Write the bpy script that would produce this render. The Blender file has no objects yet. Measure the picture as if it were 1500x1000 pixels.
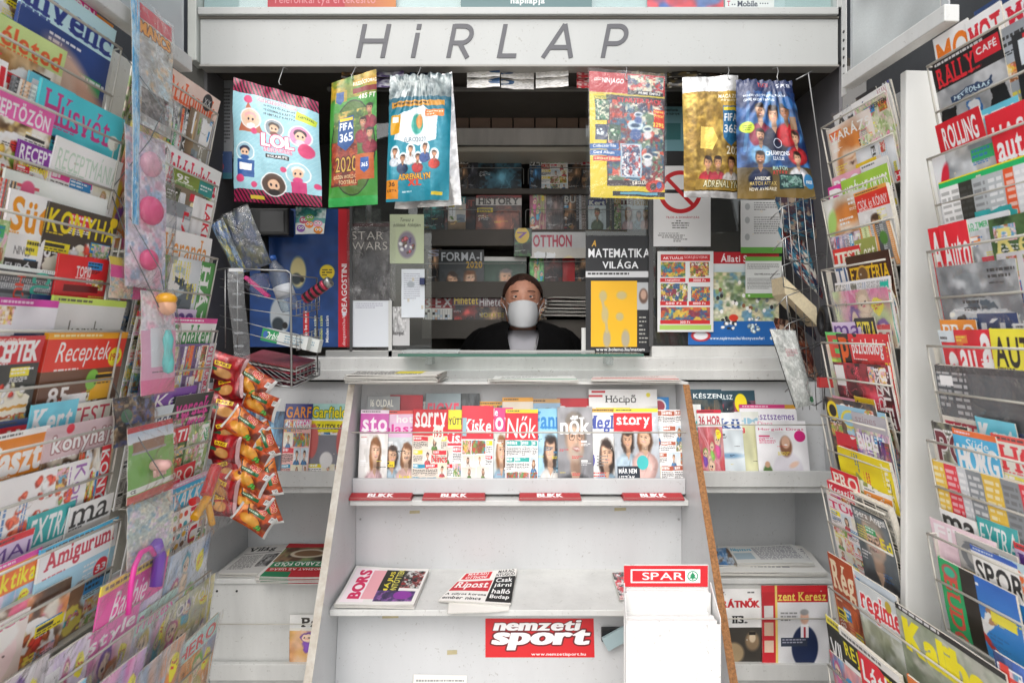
import bpy, bmesh, math, random
import numpy as np
from mathutils import Vector, Matrix

# ------------------------------------------------------------------ camera, sky, sun, exposure
S = bpy.context.scene
COL = S.collection
EYE = 1.45                      # eye height above the pavement
F = 900.0                       # focal length in photo pixels (1500 wide)
cam_d = bpy.data.cameras.new('camera')
cam = bpy.data.objects.new('camera', cam_d)
COL.objects.link(cam)
cam.location = (0, 0, EYE)
cam.rotation_euler = (math.radians(90), 0, 0)
cam_d.sensor_width = 36.0
cam_d.lens = F / 1500 * 36.0
cam_d.shift_y = -15 / 1500
cam_d.clip_start = 0.05
cam_d.clip_end = 400
cam_d.dof.use_dof = True
cam_d.dof.focus_distance = 2.15
cam_d.dof.aperture_fstop = 5.0
S.camera = cam

SUN_EL, SUN_AZ = math.radians(48), math.radians(195)     # azimuth from +Y, clockwise: high behind the camera
W = bpy.data.worlds.new('World')
S.world = W
W.use_nodes = True
nt = W.node_tree
bg = nt.nodes['Background']
sky = nt.nodes.new('ShaderNodeTexSky')
sky.sky_type = 'NISHITA'
sky.sun_disc = False
sky.sun_elevation = SUN_EL
sky.sun_rotation = SUN_AZ
sky.air_density = 1.0
sky.dust_density = 4.0
hs = nt.nodes.new('ShaderNodeHueSaturation')             # overcast: almost grey sky
hs.inputs['Saturation'].default_value = 0.4
nt.links.new(sky.outputs[0], hs.inputs['Color'])
nt.links.new(hs.outputs[0], bg.inputs['Color'])
bg.inputs['Strength'].default_value = 0.15
sun_d = bpy.data.lights.new('sun', 'SUN')
sun_d.energy = 0.5
sun_d.angle = math.radians(65)
sun_d.color = (1.0, 0.99, 0.98)
sun = bpy.data.objects.new('sun', sun_d)
COL.objects.link(sun)
_dir = Vector((math.sin(SUN_AZ) * math.cos(SUN_EL), math.cos(SUN_AZ) * math.cos(SUN_EL), math.sin(SUN_EL)))
sun.rotation_euler = _dir.to_track_quat('Z', 'Y').to_euler()
sun.location = _dir * 20
S.view_settings.view_transform = 'Standard'
S.view_settings.look = 'None'
S.view_settings.exposure = 0.58
S.view_settings.gamma = 1.0
S.view_settings.use_curve_mapping = False
S.cycles.use_denoising = True
S.cycles.transparent_max_bounces = 24
S.cycles.max_bounces = 8
S.cycles.sample_clamp_indirect = 6.0

R = random.Random(7)
NR = np.random.RandomState(5)

# ------------------------------------------------------------------ print work: covers are computed here, pixel by pixel
def hx(c):
    if isinstance(c, str):
        c = c.lstrip('#')
        if len(c) == 3: c = ''.join(a + a for a in c)
        return np.array([int(c[i:i + 2], 16) / 255 for i in (0, 2, 4)], np.float32)
    return np.array(c, np.float32)

_gc = {}
EM = 72
def glyph(ch, bold):
    """coverage bitmap of one character of the built-in font, and its advance"""
    k = (ch, bold)
    if k in _gc: return _gc[k]
    def bounds(s, off):
        cu = bpy.data.curves.new('glyph', 'FONT'); cu.body = s; cu.size = 1; cu.offset = off; cu.resolution_u = 4
        ob = bpy.data.objects.new('glyph', cu); COL.objects.link(ob)
        me = ob.to_mesh()
        V = np.array([v.co[:2] for v in me.vertices], np.float32).reshape(-1, 2)
        me.calc_loop_triangles()
        T = [tuple(t.vertices) for t in me.loop_triangles]
        ob.to_mesh_clear(); bpy.data.objects.remove(ob); bpy.data.curves.remove(cu)
        return V, T
    if ch == ' ':
        _gc[k] = (None, int(EM * .32), 0); return _gc[k]
    V, T = bounds(ch, .022 if bold else 0.0)
    if len(V) == 0:
        _gc[k] = (None, int(EM * .3), 0); return _gc[k]
    ss = 2
    H = int(EM * 1.5) * ss
    x0 = V[:, 0].min()
    Wd = int(math.ceil((V[:, 0].max() - x0) * EM * ss)) + 4
    bm = np.zeros((H, Wd), np.float32)
    P = np.empty_like(V); P[:, 0] = (V[:, 0] - x0) * EM * ss + 1.5; P[:, 1] = H * .72 - V[:, 1] * EM * ss
    for a, b, c in T:
        p = P[[a, b, c]]
        xa, ya = np.floor(p.min(0)).astype(int); xb, yb = np.ceil(p.max(0)).astype(int)
        xa = max(xa, 0); ya = max(ya, 0); xb = min(xb, Wd - 1); yb = min(yb, H - 1)
        if xb < xa or yb < ya: continue
        xs = np.arange(xa, xb + 1) + .5; ys = (np.arange(ya, yb + 1) + .5)[:, None]
        def e(p, q): return (xs - p[0]) * (q[1] - p[1]) - (ys - p[1]) * (q[0] - p[0])
        e0, e1, e2 = e(p[0], p[1]), e(p[1], p[2]), e(p[2], p[0])
        ins = ((e0 >= -.2) & (e1 >= -.2) & (e2 >= -.2)) | ((e0 <= .2) & (e1 <= .2) & (e2 <= .2))
        bm[ya:yb + 1, xa:xb + 1] = np.maximum(bm[ya:yb + 1, xa:xb + 1], ins)
    if Wd % 2: bm = np.pad(bm, ((0, 0), (0, 1)))
    bm = bm.reshape(H // 2, 2, -1, 2).mean((1, 3))
    _gc[k] = (bm, bm.shape[1] + int(EM * (.045 if bold else .06)), 0)
    return _gc[k]

def line_mask(s, style='b', track=0):
    """style: b bold, l light, s serif, c condensed (by the caller), u heavy"""
    bold = 'l' not in style
    gs = [glyph(c, bold) for c in s]
    wd = sum(g[1] + track for g in gs) + 8
    H = int(EM * 1.5)
    M = np.zeros((H, wd), np.float32); x = 3
    for bm, adv, _ in gs:
        if bm is not None:
            M[:, x:x + bm.shape[1]] = np.maximum(M[:, x:x + bm.shape[1]], bm)
        x += adv + track
    if 's' in style:                     # slab feet and heads: widen the ink near baseline and cap line
        base = int(H * .72)
        for ya, yb in ((base - 4, base + 1), (base - int(EM * .70), base - int(EM * .70) + 5)):
            band = M[ya:yb].copy(); acc = band.copy()
            for d in range(1, 6):
                acc[:, d:] = np.maximum(acc[:, d:], band[:, :-d]); acc[:, :-d] = np.maximum(acc[:, :-d], band[:, d:])
            M[ya:yb] = acc
    if 'u' in style:
        for d in (1, 2, 3):
            M[:, d:] = np.maximum(M[:, d:], M[:, :-d])
    r = np.where(M.max(1) > .3)[0]; c = np.where(M.max(0) > .3)[0]
    if len(r) == 0: return M
    return M[r[0]:r[-1] + 1, c[0]:c[-1] + 1]

def vnoise(h, w, cells, rs, ch=1):
    """smooth value noise h x w"""
    ch_, cw = max(2, int(cells * h / max(w, 1)) + 2), cells + 2
    g = rs.rand(ch_, cw, ch).astype(np.float32)
    ys = np.linspace(0, ch_ - 1.001, h); xs = np.linspace(0, cw - 1.001, w)
    yi = ys.astype(int); xi = xs.astype(int); fy = (ys - yi)[:, None, None]; fx = (xs - xi)[None, :, None]
    fy = fy * fy * (3 - 2 * fy); fx = fx * fx * (3 - 2 * fx)
    a = g[yi][:, xi]; b = g[yi][:, xi + 1]; c = g[yi + 1][:, xi]; d = g[yi + 1][:, xi + 1]
    return (a * (1 - fx) + b * fx) * (1 - fy) + (c * (1 - fx) + d * fx) * fy

class Cv:
    """a small canvas in cover units: x 0..1, y 0..A (A = height / width), y down"""
    def __init__(s, wpx, aspect, bg='fff', seed=1):
        s.w = int(wpx); s.h = int(round(wpx * aspect)); s.A = s.h / s.w
        s.p = np.empty((s.h, s.w, 3), np.float32); s.p[:] = hx(bg)
        s.rs = np.random.RandomState(seed); s.r = random.Random(seed)
        s.X = ((np.arange(s.w) + .5) / s.w)[None, :]; s.Y = ((np.arange(s.h) + .5) / s.w)[:, None]
    def blend(s, m, c, sl=(slice(None), slice(None))):
        m = np.clip(m, 0, 1)[..., None]
        s.p[sl] = s.p[sl] * (1 - m) + hx(c) * m if not isinstance(c, np.ndarray) or c.ndim == 1 else s.p[sl] * (1 - m) + c * m
    def rect(s, x, y, w, h, c, a=1.0):
        x0, x1 = max(0, int(round(x * s.w))), min(s.w, int(round((x + w) * s.w)))
        y0, y1 = max(0, int(round(y * s.w))), min(s.h, int(round((y + h) * s.w)))
        if x1 > x0 and y1 > y0:
            s.p[y0:y1, x0:x1] = s.p[y0:y1, x0:x1] * (1 - a) + hx(c) * a
    def grad(s, x, y, w, h, c0, c1, horiz=False):
        x0, x1 = max(0, int(x * s.w)), min(s.w, int((x + w) * s.w)); y0, y1 = max(0, int(y * s.w)), min(s.h, int((y + h) * s.w))
        if x1 <= x0 or y1 <= y0: return
        t = (np.linspace(0, 1, x1 - x0)[None, :, None] if horiz else np.linspace(0, 1, y1 - y0)[:, None, None])
        s.p[y0:y1, x0:x1] = hx(c0) * (1 - t) + hx(c1) * t
    def ell(s, cx, cy, rx, ry, c, soft=.012, rot=0, a=1.0):
        dx, dy = s.X - cx, s.Y - cy
        if rot: dx, dy = dx * math.cos(rot) + dy * math.sin(rot), -dx * math.sin(rot) + dy * math.cos(rot)
        d = np.sqrt((dx / rx) ** 2 + (dy / ry) ** 2)
        s.blend((1 - d) * min(rx, ry) / soft + .5 if a == 1 else np.clip((1 - d) * min(rx, ry) / soft + .5, 0, 1) * a, c)
    def ring(s, cx, cy, r, t, c):
        d = np.abs(np.sqrt((s.X - cx) ** 2 + (s.Y - cy) ** 2) - r)
        s.blend((t / 2 - d) * s.w + .5, c)
    def poly(s, pts, c, a=1.0):
        """convex or simple polygon by even-odd"""
        ins = np.zeros((s.h, s.w), bool); n = len(pts)
        for i in range(n):
            (x0, y0), (x1, y1) = pts[i], pts[(i + 1) % n]
            if y0 == y1: continue
            cond = ((y0 > s.Y) != (y1 > s.Y)) & (s.X < (x1 - x0) * (s.Y - y0) / (y1 - y0) + x0)
            ins ^= cond
        s.blend(ins.astype(np.float32) * a, c)
    def line(s, x0, y0, x1, y1, t, c, a=1.0):
        L = math.hypot(x1 - x0, y1 - y0) + 1e-6; ux, uy = (x1 - x0) / L, (y1 - y0) / L
        q = np.clip((s.X - x0) * ux + (s.Y - y0) * uy, 0, L)
        d = np.sqrt((s.X - x0 - q * ux) ** 2 + (s.Y - y0 - q * uy) ** 2)
        s.blend(((t / 2 - d) * s.w + .5).clip(0, 1) * a, c)
    def text(s, t, x, y, w, h, c, style='b', rot=0, shear=0, keep=False, out=None, track=0, anchor='l'):
        """fit text t in the box x,y,w,h (top left); keep = keep letter proportions; out = outline colour"""
        M = line_mask(t, style, track)
        mh, mw = M.shape
        if keep:
            w2 = min(w, h * mw / mh)
            if anchor == 'c': x += (w - w2) / 2
            if w2 < h * mw / mh: y += (h - w2 * mh / mw) / 2; h = w2 * mh / mw
            w = w2
        cx, cy = x + w / 2, y + h / 2
        ca, sa = math.cos(rot), math.sin(rot)
        ext = .5 * (abs(w * ca) + abs(h * sa) + abs(shear) * h) + .03; eyt = .5 * (abs(w * sa) + abs(h * ca)) + .03
        x0, x1 = max(0, int((cx - ext) * s.w)), min(s.w, int((cx + ext) * s.w) + 1)
        y0, y1 = max(0, int((cy - eyt) * s.w)), min(s.h, int((cy + eyt) * s.w) + 1)
        if x1 <= x0 or y1 <= y0: return
        f = int(max(1, min(mh / max(h * s.w, 1), mw / max(w * s.w, 1)) / 1.6))
        if f > 1:
            M = np.pad(M, ((0, (-mh) % f), (0, (-mw) % f))).reshape(-(-mh // f), f, -(-mw // f), f).mean((1, 3))
        gh, gw = M.shape; eh, ew = mh / f, mw / f
        Mp = np.pad(M, 1)
        def samp(ox=0, oy=0):
            xs = ((np.arange(x0, x1) + .5) / s.w - cx + ox)[None, :]; ys = ((np.arange(y0, y1) + .5) / s.w - cy + oy)[:, None]
            u = xs * ca + ys * sa; v = -xs * sa + ys * ca
            u = u + shear * v
            gx = (u / w + .5) * ew + .5; gy = (v / h + .5) * eh + .5
            ok = (gx > 0) & (gx < gw + 1) & (gy > 0) & (gy < gh + 1)
            gx = np.clip(gx, 0, gw + .999); gy = np.clip(gy, 0, gh + .999)
            xi, yi = gx.astype(int), gy.astype(int); fx, fy = gx - xi, gy - yi
            return (Mp[yi, xi] * (1 - fx) * (1 - fy) + Mp[yi, xi + 1] * fx * (1 - fy) if False else
                    (Mp[np.clip(yi, 0, gh + 1), np.clip(xi, 0, gw + 1)] * (1 - fx) + Mp[np.clip(yi, 0, gh + 1), np.clip(xi + 1, 0, gw + 1)] * fx) * (1 - fy)
                    + (Mp[np.clip(yi + 1, 0, gh + 1), np.clip(xi, 0, gw + 1)] * (1 - fx) + Mp[np.clip(yi + 1, 0, gh + 1), np.clip(xi + 1, 0, gw + 1)] * fx) * fy) * ok
        sl = (slice(y0, y1), slice(x0, x1))
        if out is not None:
            o = h * .07
            m = np.zeros((y1 - y0, x1 - x0), np.float32)
            for k in range(8):
                m = np.maximum(m, samp(o * math.cos(k * .785), o * math.sin(k * .785)))
            s.blend(m * 1.3, out, sl)
        s.blend(samp() * 1.25, c, sl)
    def small(s, x, y, w, n, c, lh=.028, a=.85):
        """rows of print too small to read"""
        for i in range(n):
            yy = y + i * lh; xx = x; end = x + w * (1 if i < n - 1 else s.r.uniform(.4, .9))
            while xx < end:
                ww = s.r.uniform(.02, .07)
                s.rect(xx, yy, min(ww, end - xx), lh * .5, c, a)
                xx += ww + .012
    def barcode(s, x, y, w=.18, h=.1):
        s.rect(x, y, w, h, 'fff'); xx = x + .01
        while xx < x + w - .012:
            t = s.r.choice((.005, .009)); s.rect(xx, y + .01, t, h - .03, '222'); xx += t + s.r.choice((.006, .01))
    def warp(s, y0, amp=.022, cells=6):
        """bend a picture irregularly so its shapes stop being geometric"""
        a = int(y0 * s.w); h = s.h - a
        if h < 8: return
        n = (vnoise(h, s.w, cells, s.rs, 2) - .5) * 2 * amp + (vnoise(h, s.w, cells * 4, s.rs, 2) - .5) * amp * .9 + (s.rs.rand(h, s.w, 2) - .5) * amp * .25
        X = np.clip(np.arange(s.w)[None, :] + n[..., 0] * s.w, 0, s.w - 1).astype(int); Y = np.clip(np.arange(h)[:, None] + n[..., 1] * s.w, 0, h - 1).astype(int)
        s.p[a:] = s.p[a:][Y, X]
    # ---- pictures
    def noisy(s, x, y, w, h, cols, cells=6, seed=None, contrast=1.6):
        """painterly mixture of several colours, like a printed photograph"""
        x0, x1 = max(0, int(x * s.w)), min(s.w, int((x + w) * s.w)); y0, y1 = max(0, int(y * s.w)), min(s.h, int((y + h) * s.w))
        if x1 - x0 < 2 or y1 - y0 < 2: return
        hh, ww = y1 - y0, x1 - x0
        out = np.zeros((hh, ww, 3), np.float32); tot = np.zeros((hh, ww, 1), np.float32)
        for i, c in enumerate(cols):
            n = vnoise(hh, ww, cells, s.rs) * .62 + vnoise(hh, ww, cells * 3, s.rs) * .38
            wt = np.exp((n - .5) * 9 * contrast); out += wt * hx(c); tot += wt
        out /= tot
        out *= .9 + .2 * vnoise(hh, ww, cells * 5, s.rs)
        s.p[y0:y1, x0:x1] = np.clip(out, 0, 1)
    def plate(s, cx, cy, r, foods, rim='f4f2ee'):
        s.ell(cx + .01, cy + .015, r * 1.06, r * 1.04, '55493e', .03, a=.4)
        s.ell(cx, cy, r, r * .96, rim); s.ell(cx, cy, r * .8, r * .78, 'e2dcd2')
        s.blobs(cx, cy, r * .72, foods, 26, r * .2)
    def blobs(s, cx, cy, r, cols, n, br, sy=.9):
        for _ in range(n):
            a = s.r.uniform(0, 6.28); q = r * math.sqrt(s.r.random()); c = hx(s.r.choice(cols)); b = br * s.r.uniform(.5, 1.2)
            x, y = cx + q * math.cos(a), cy + q * math.sin(a) * sy
            s.ell(x, y, b, b * s.r.uniform(.6, 1), c * .7, b * .3, s.r.uniform(0, 3))
            s.ell(x - b * .1, y - b * .15, b * .75, b * .55, np.clip(c * 1.15 + .03, 0, 1), b * .4, s.r.uniform(0, 3))
    def person(s, cx, cy, r, hair='4a3020', skin='d9a582', cloth='ccd', hl=1.6, smile=True, beard=None, glasses=False, man=False):
        """head and shoulders as a small printed photograph; r = half width of the face"""
        sk, ha, cl = hx(skin), hx(hair), hx(cloth); tl = s.r.uniform(-.2, .2); r = r * .92
        cyy = cy + r * 1.0; tn = s.r.uniform(-.22, .22)
        if not man:
            s.ell(cx + r * .1, cy + r * .6, r * 1.35, r * (hl + .2), ha * .7, r * .5)
            s.ell(cx - r * .5, cy + r * .7, r * .75, r * (hl - .1), ha * 1.05, r * .45, tl)
        s.ell(cx, cyy + r * 3.3, r * 2.5, r * 2.15, cl * .72, r * .3)
        s.ell(cx - r * .4, cyy + r * 3.3, r * 2.0, r * 2.0, cl, r * .9)
        s.ell(cx + r * .3, cyy + r * 2.6, r * .1, r * 1.2, cl * .6, r * .2, .3, a=.6)
        s.ell(cx, cyy + r * .75, r * .52, r * .9, sk * .66, r * .3)
        s.poly([(cx - r * .5, cyy + r * 1.05), (cx + r * .5, cyy + r * 1.05), (cx + r * .05, cyy + r * 2.1)], sk * .84)
        s.ell(cx, cy - r * .3, r * 1.12, r * 1.25, ha * .85, r * .3, tl * .5)
        s.ell(cx + r * .06, cy + r * .1, r * .9, r * 1.25, sk * .76, r * .22)
        s.ell(cx - r * .14, cy + r * .02, r * .74, r * 1.1, np.clip(sk * 1.07, 0, 1), r * .75)
        s.ell(cx - r * .1, cy - r * .62, r * .6, r * .3, np.clip(sk * 1.12, 0, 1), r * .4, a=.6)
        s.ell(cx + r * .1, cy - r * 1.05, r * .95, r * .42, ha, r * .35, .12 + tl)
        c0_ = cx; cx = cx + tn * r
        for sg in (-1, 1):
            s.ell(cx + sg * r * .37, cy - r * .3, r * .22, r * .04, ha * .6 + sk * .2, r * .14, sg * .1)
            s.ell(cx + sg * r * .37, cy - r * .08, r * .17, r * .07, sk * .45, r * .14)
            s.ell(cx + sg * r * .37, cy - r * .08, r * .07, r * .055, '3c2a22', r * .12)
            if glasses: s.ring(cx + sg * r * .38, cy - r * .07, r * .27, r * .05, '3a3634')
            s.ell(cx + sg * r * .45, cy + r * .36, r * .24, r * .2, sk * np.array([1.05, .84, .8], np.float32), r * .3, a=.45)
        s.ell(cx + r * .1, cy + r * .22, r * .09, r * .24, sk * .72, r * .18, a=.8); s.ell(cx - r * .02, cy + r * .3, r * .1, r * .08, np.clip(sk * 1.15, 0, 1), r * .12, a=.8)
        if beard is not None: s.ell(cx, cy + r * .88, r * .7, r * .45, beard, r * .45, a=.8)
        s.ell(cx, cy + r * .66, r * .31, r * .1, 'a05450', r * .12)
        if smile: s.ell(cx, cy + r * .64, r * .22, r * .04, 'f4eae4', r * .07)
        cx = c0_
        # grain and uneven light of the photograph
        x0, x1 = max(0, int((cx - 2.6 * r) * s.w)), min(s.w, int((cx + 2.6 * r) * s.w)); y0, y1 = max(0, int((cy - 2 * r) * s.w)), min(s.h, int((cy + 5 * r) * s.w))
        if x1 - x0 > 6 and y1 - y0 > 6: s.p[y0:y1, x0:x1] *= .88 + .24 * vnoise(y1 - y0, x1 - x0, 7, s.rs)
    def car(s, cx, cy, r, c='b33', dark='1b1d20'):
        s.ell(cx, cy + r * .42, r * 1.08, r * .12, '1a1a1a', .05, a=.6)
        s.poly([(cx - r * .55, cy - r * .06), (cx - r * .34, cy - r * .38), (cx + r * .34, cy - r * .4), (cx + r * .66, cy - r * .04)], hx(c) * .85)
        s.poly([(cx - r * .46, cy - r * .08), (cx - r * .29, cy - r * .32), (cx, cy - r * .34), (cx, cy - r * .08)], '33414c')
        s.poly([(cx + r * .05, cy - r * .08), (cx + r * .05, cy - r * .34), (cx + r * .3, cy - r * .34), (cx + r * .54, cy - r * .06)], '3d4c58')
        s.poly([(cx - r, cy + r * .32), (cx - r * .97, cy + r * .02), (cx - r * .6, cy - r * .1), (cx + r * .7, cy - r * .1), (cx + r, cy + r * .08), (cx + r, cy + r * .32)], c)
        s.rect(cx - r * .95, cy + r * .2, r * 1.9, r * .12, hx(c) * .55)
        for q in (-.58, .58):
            s.ell(cx + q * r, cy + r * .3, r * .22, r * .22, dark, .01); s.ell(cx + q * r, cy + r * .3, r * .12, r * .12, 'b8bcc0', .01)
        s.ell(cx - r * .9, cy + r * .08, r * .09, r * .06, 'fff8dd'); s.line(cx - r * .8, cy - r * .02, cx + r * .7, cy - r * .03, r * .02, np.clip(hx(c) * 1.5 + .1, 0, 1))

def painter(cv, pic, y0, c1=None, c2=None):
    """fill cv below y0 with a picture of the kind named"""
    A, r = cv.A, cv.r
    H = A - y0
    fine = lambda: None
    if pic in ('woman', 'man', 'face', 'couple', 'manclose'):
        cv.grad(0, y0, 1, H, c1 or 'dfe6ea', c2 or 'b9c4cc')
        if pic == 'woman':
            cv.person(.56, y0 + H * .32, .16, r.choice(['4a2e1c', '7a4a24', '2a1a14', 'b98a4c']), 'dfb091', r.choice(['e8e2dc', 'd8b0b4', '8fb0c8', 'e0a030']), 2.1)
        elif pic == 'man':
            cv.person(.5, y0 + H * .3, .15, r.choice(['3a2a20', '6a6260']), 'd2a07c', r.choice(['2a3448', '55604a', '8c98a8']), man=True, beard=r.choice([None, '6a4a34']))
        elif pic == 'face':
            cv.person(.5, y0 + H * .45, .33, 'c4682c', 'e8bca0', 'e8e0dc', 2.2)
        elif pic == 'manclose':
            cv.person(.5, y0 + H * .38, .3, '777067', 'cfa58a', '3a3c40', man=True, beard='a09488', glasses=True)
        else:
            cv.person(.3, y0 + H * .36, .12, '33221a', 'd8a684', '9fb6c6'); cv.person(.68, y0 + H * .33, .125, '6a4022', 'deb292', 'dcb0a8', 1.9)
    elif pic == 'food':
        cv.noisy(0, y0, 1, H, [c1 or '6a4a30', c2 or 'c9a070', '3c2a1e', 'e6dcc8'], 4)
        cv.plate(.56, y0 + H * .4, .34, ['c8641e', 'e3a238', '8c3c1c', 'd9c08a', '5f7f2e', 'b5281e'])
        cv.blobs(.2, A - .15, .2, ['6c8f2c', 'c33a20', 'e8c060'], 12, .06)
    elif pic == 'cake':
        cv.grad(0, y0, 1, H, c1 or '3a3430', c2 or '221e1c')
        cv.poly([(.08, y0 + H * .42), (.5, y0 + H * .26), (.93, y0 + H * .4), (.9, y0 + H * .8), (.1, y0 + H * .82)], 'efe2c4')
        for k in range(3):
            cv.rect(.1, y0 + H * (.5 + k * .1), .81, H * .035, ['c8812e', 'a14a28', 'd9a84c'][k])
        cv.blobs(.5, y0 + H * .34, .32, ['f6efe0', 'd23428', 'e8d6a0', 'fff'], 26, .055, .3)
    elif pic == 'straw':
        cv.grad(0, y0, 1, H, 'f6f2ee', 'e9e4e0')
        cv.blobs(.5, y0 + H * .45, .4, ['d8432c', 'e0563a', 'c63a28', 'f2e6dc', 'f8f2ea', '7c9a48'], 70, .06, 1.2)
    elif pic == 'car':
        cv.noisy(0, y0, 1, H, [c2 or '8e9498', 'b9bec2', '6c7276'], 3)
        cv.car(.5, y0 + H * .38, .42, c1 or 'b3261e'); cv.car(.72, y0 + H * .8, .24, '34506e')
        cv.small(.06, y0 + H * .66, .4, 4, 'fff', .05)
    elif pic == 'race':
        cv.noisy(0, y0, 1, H, ['8b8d8f', '75777a', 'a2a4a6'], 3)
        cx, cy = .5, y0 + H * .4
        cv.rect(cx - .3, cy - .28, .6, .1, '22324c'); cv.text('PETRONAS', cx - .25, cy - .265, .5, .06, 'bfe0f0')
        cv.poly([(cx - .1, cy - .1), (cx + .1, cy - .1), (cx + .16, cy + .36), (cx - .16, cy + .36)], '2a5a9c')
        cv.ell(cx, cy - .03, .09, .07, 'e8eef2')
        for sx in (-.36, .36):
            cv.rect(cx + sx - .1, cy - .14, .2, .2, '17181a'); cv.rect(cx + sx - .12, cy + .14, .24, .26, '141517')
        cv.rect(cx - .44, cy + .4, .88, .07, '22324c'); cv.rect(cx - .44, cy + .38, .14, .1, 'f0a820'); cv.rect(cx + .3, cy + .38, .14, .1, 'f0a820')
    elif pic == 'room':
        cv.grad(0, y0, 1, H, c1 or 'c9c4bb', c2 or 'e4e0d8')
        cv.rect(.06, y0 + H * .08, .36, H * .4, 'eef3f5'); cv.rect(.24, y0 + H * .08, .015, H * .4, '8a8a86')
        cv.grad(0, y0 + H * .66, 1, H * .34, '8a7358', '5d4c3a'); cv.rect(.5, y0 + H * .48, .46, H * .22, '6b7680'); cv.rect(.5, y0 + H * .42, .46, H * .1, '8793a0')
        cv.ell(.7, y0 + H * .2, .1, .07, 'f2d9a0'); cv.rect(.12, y0 + H * .72, .3, H * .05, 'c9a26a'); cv.blobs(.18, y0 + H * .56, .09, ['4c7034', '74984a'], 12, .035)
    elif pic == 'house':
        cv.grad(0, y0, 1, H * .5, c1 or 'a9bcc8', 'dde4e6'); cv.grad(0, y0 + H * .5, 1, H * .5, '8d938c', '6f756e')
        cv.rect(.08, y0 + H * .2, .6, H * .42, 'd6d4cc'); cv.rect(.3, y0 + H * .1, .5, H * .3, '4a5258')
        for k in range(5): cv.rect(.12 + k * .13, y0 + H * .3, .08, H * .22, '2f3a42' if k % 2 else '93a6ae')
        cv.noisy(0, y0 + H * .66, 1, H * .16, ['4f6b34', '6f8c46', '3a5128'], 10)
    elif pic == 'garden':
        cv.noisy(0, y0, 1, H, [c1 or '55763a', '7e9a58', 'c3cba0', c2 or '38502a', 'd8a0b0'], 9, contrast=2)
        cv.blobs(.5, y0 + H * .5, .45, ['d86a8c', 'f0d0d8', 'e8e070', 'fff'], 30, .035, 1.1)
    elif pic == 'tulip':
        cv.noisy(0, y0, 1, H, ['26401c', '3b5a28', '1c2c16'], 6)
        for k in range(16):
            x, y = r.uniform(.05, .95), y0 + r.uniform(.1, .95) * H
            cv.line(x, y, x + .02, y + .25, .014, '4c7a30'); cv.ell(x, y, .07, .1, 'a01818', .03); cv.ell(x - .02, y - .01, .035, .085, 'd8342c', .03); cv.ell(x + .03, y, .02, .08, 'c0241e', .02)
    elif pic == 'tank':
        cv.noisy(0, y0, 1, H, ['7b8168', '9aa08a', 'c2c8c0', '5c6250'], 4)
        cx, cy = .5, y0 + H * .5
        cv.line(cx, cy - .12, cx + .42, cy - .22, .025, '3c422c'); cv.poly([(cx - .2, cy - .04), (cx - .15, cy - .18), (cx + .14, cy - .2), (cx + .22, cy - .04)], '565c3c')
        cv.rect(cx - .38, cy - .05, .76, .13, '4a5034')
        for k in range(6): cv.ell(cx - .32 + k * .13, cy + .13, .06, .06, '26281c', .01); cv.ell(cx - .32 + k * .13, cy + .13, .03, .03, '6a6e50', .01)
    elif pic == 'gun':
        cv.noisy(0, y0, 1, H, ['77806c', '8e9684', '5f6854', '9a9c90'], 5)
        cv.line(.1, y0 + H * .75, .8, y0 + H * .2, .06, '1c1e1c'); cv.line(.35, y0 + H * .58, .42, y0 + H * .82, .07, '26282a'); cv.line(.6, y0 + H * .36, .98, y0 + H * .07, .025, '141514')
        cv.ell(.45, y0 + H * .42, .09, .05, '2a2c2e', rot=-.8); cv.person(.7, y0 + H * .75, .09, '3c3a28', 'a07c5c', '5c6244', man=True)
    elif pic == 'sport':
        cv.grad(0, y0, 1, H, c1 or '1d5fb4', c2 or '49a0dc'); cv.noisy(0, A - H * .25, 1, H * .25, ['1a3e7c', '2a88c8', '0d2c58'], 7)
        x, y = .5, y0 + H * .4
        cv.ell(x + .12, y - .2, .05, .06, '9a6a4c'); cv.line(x + .1, y - .13, x - .02, y + .1, .12, 'e4e2dc'); cv.line(x - .02, y + .1, x - .28, y + .2, .08, '8c5c40'); cv.line(x, y + .1, x + .2, y + .28, .08, 'b03028')
        cv.line(x + .1, y - .1, x + .36, y - .26, .05, '9a6a4c'); cv.line(x + .06, y - .06, x - .2, y - .16, .05, 'd8d6d0')
    elif pic == 'doll':
        cv.grad(0, y0, 1, H, c1 or 'bcd8ee', c2 or 'e6d8dc')
        cx, cy = .55, y0 + H * .42
        cv.ell(cx, cy - .14, .12, .12, '6a4c38', .03); cv.ell(cx, cy + .14, .17, .22, '7c5a42', .04); cv.ell(cx, cy + .12, .12, .15, 'e8c84c', .02); cv.blobs(cx, cy + .12, .09, ['d86a78', '4aa0a8', 'f2f0ea'], 9, .03)
        cv.ell(cx - .22, cy + .4, .1, .18, '6a4c38', .04, .6); cv.ell(cx + .2, cy + .42, .1, .18, '6a4c38', .04, -.6)
    elif pic == 'pink':
        cv.grad(0, y0, 1, H, 'e9d9d2', 'c8a898'); cv.ell(.5, y0 + H * .42, .36, .42, 'f2c6c4', .03); cv.ell(.5, y0 + H * .2, .34, .24, 'f6efe6', .05)
        cv.ell(.5, y0 + H * .5, .06, .05, '241c1c'); cv.ell(.37, y0 + H * .42, .02, .02, '3a2a2a'); cv.ell(.63, y0 + H * .42, .02, .02, '3a2a2a')
    elif pic == 'kids':
        k1, k2 = hx(c1 or 'd878b8'), hx(c2 or '5ab4dc')
        cv.noisy(0, y0, 1, H, [k1, k2, k1 * .6 + .4, k2 * .5 + .4], 2, contrast=1.2)
        for k in range(5):
            cv.line(r.random(), y0, r.random(), A, r.uniform(.02, .05), np.clip(k1 * .5 + .5, 0, 1), .5)
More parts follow.
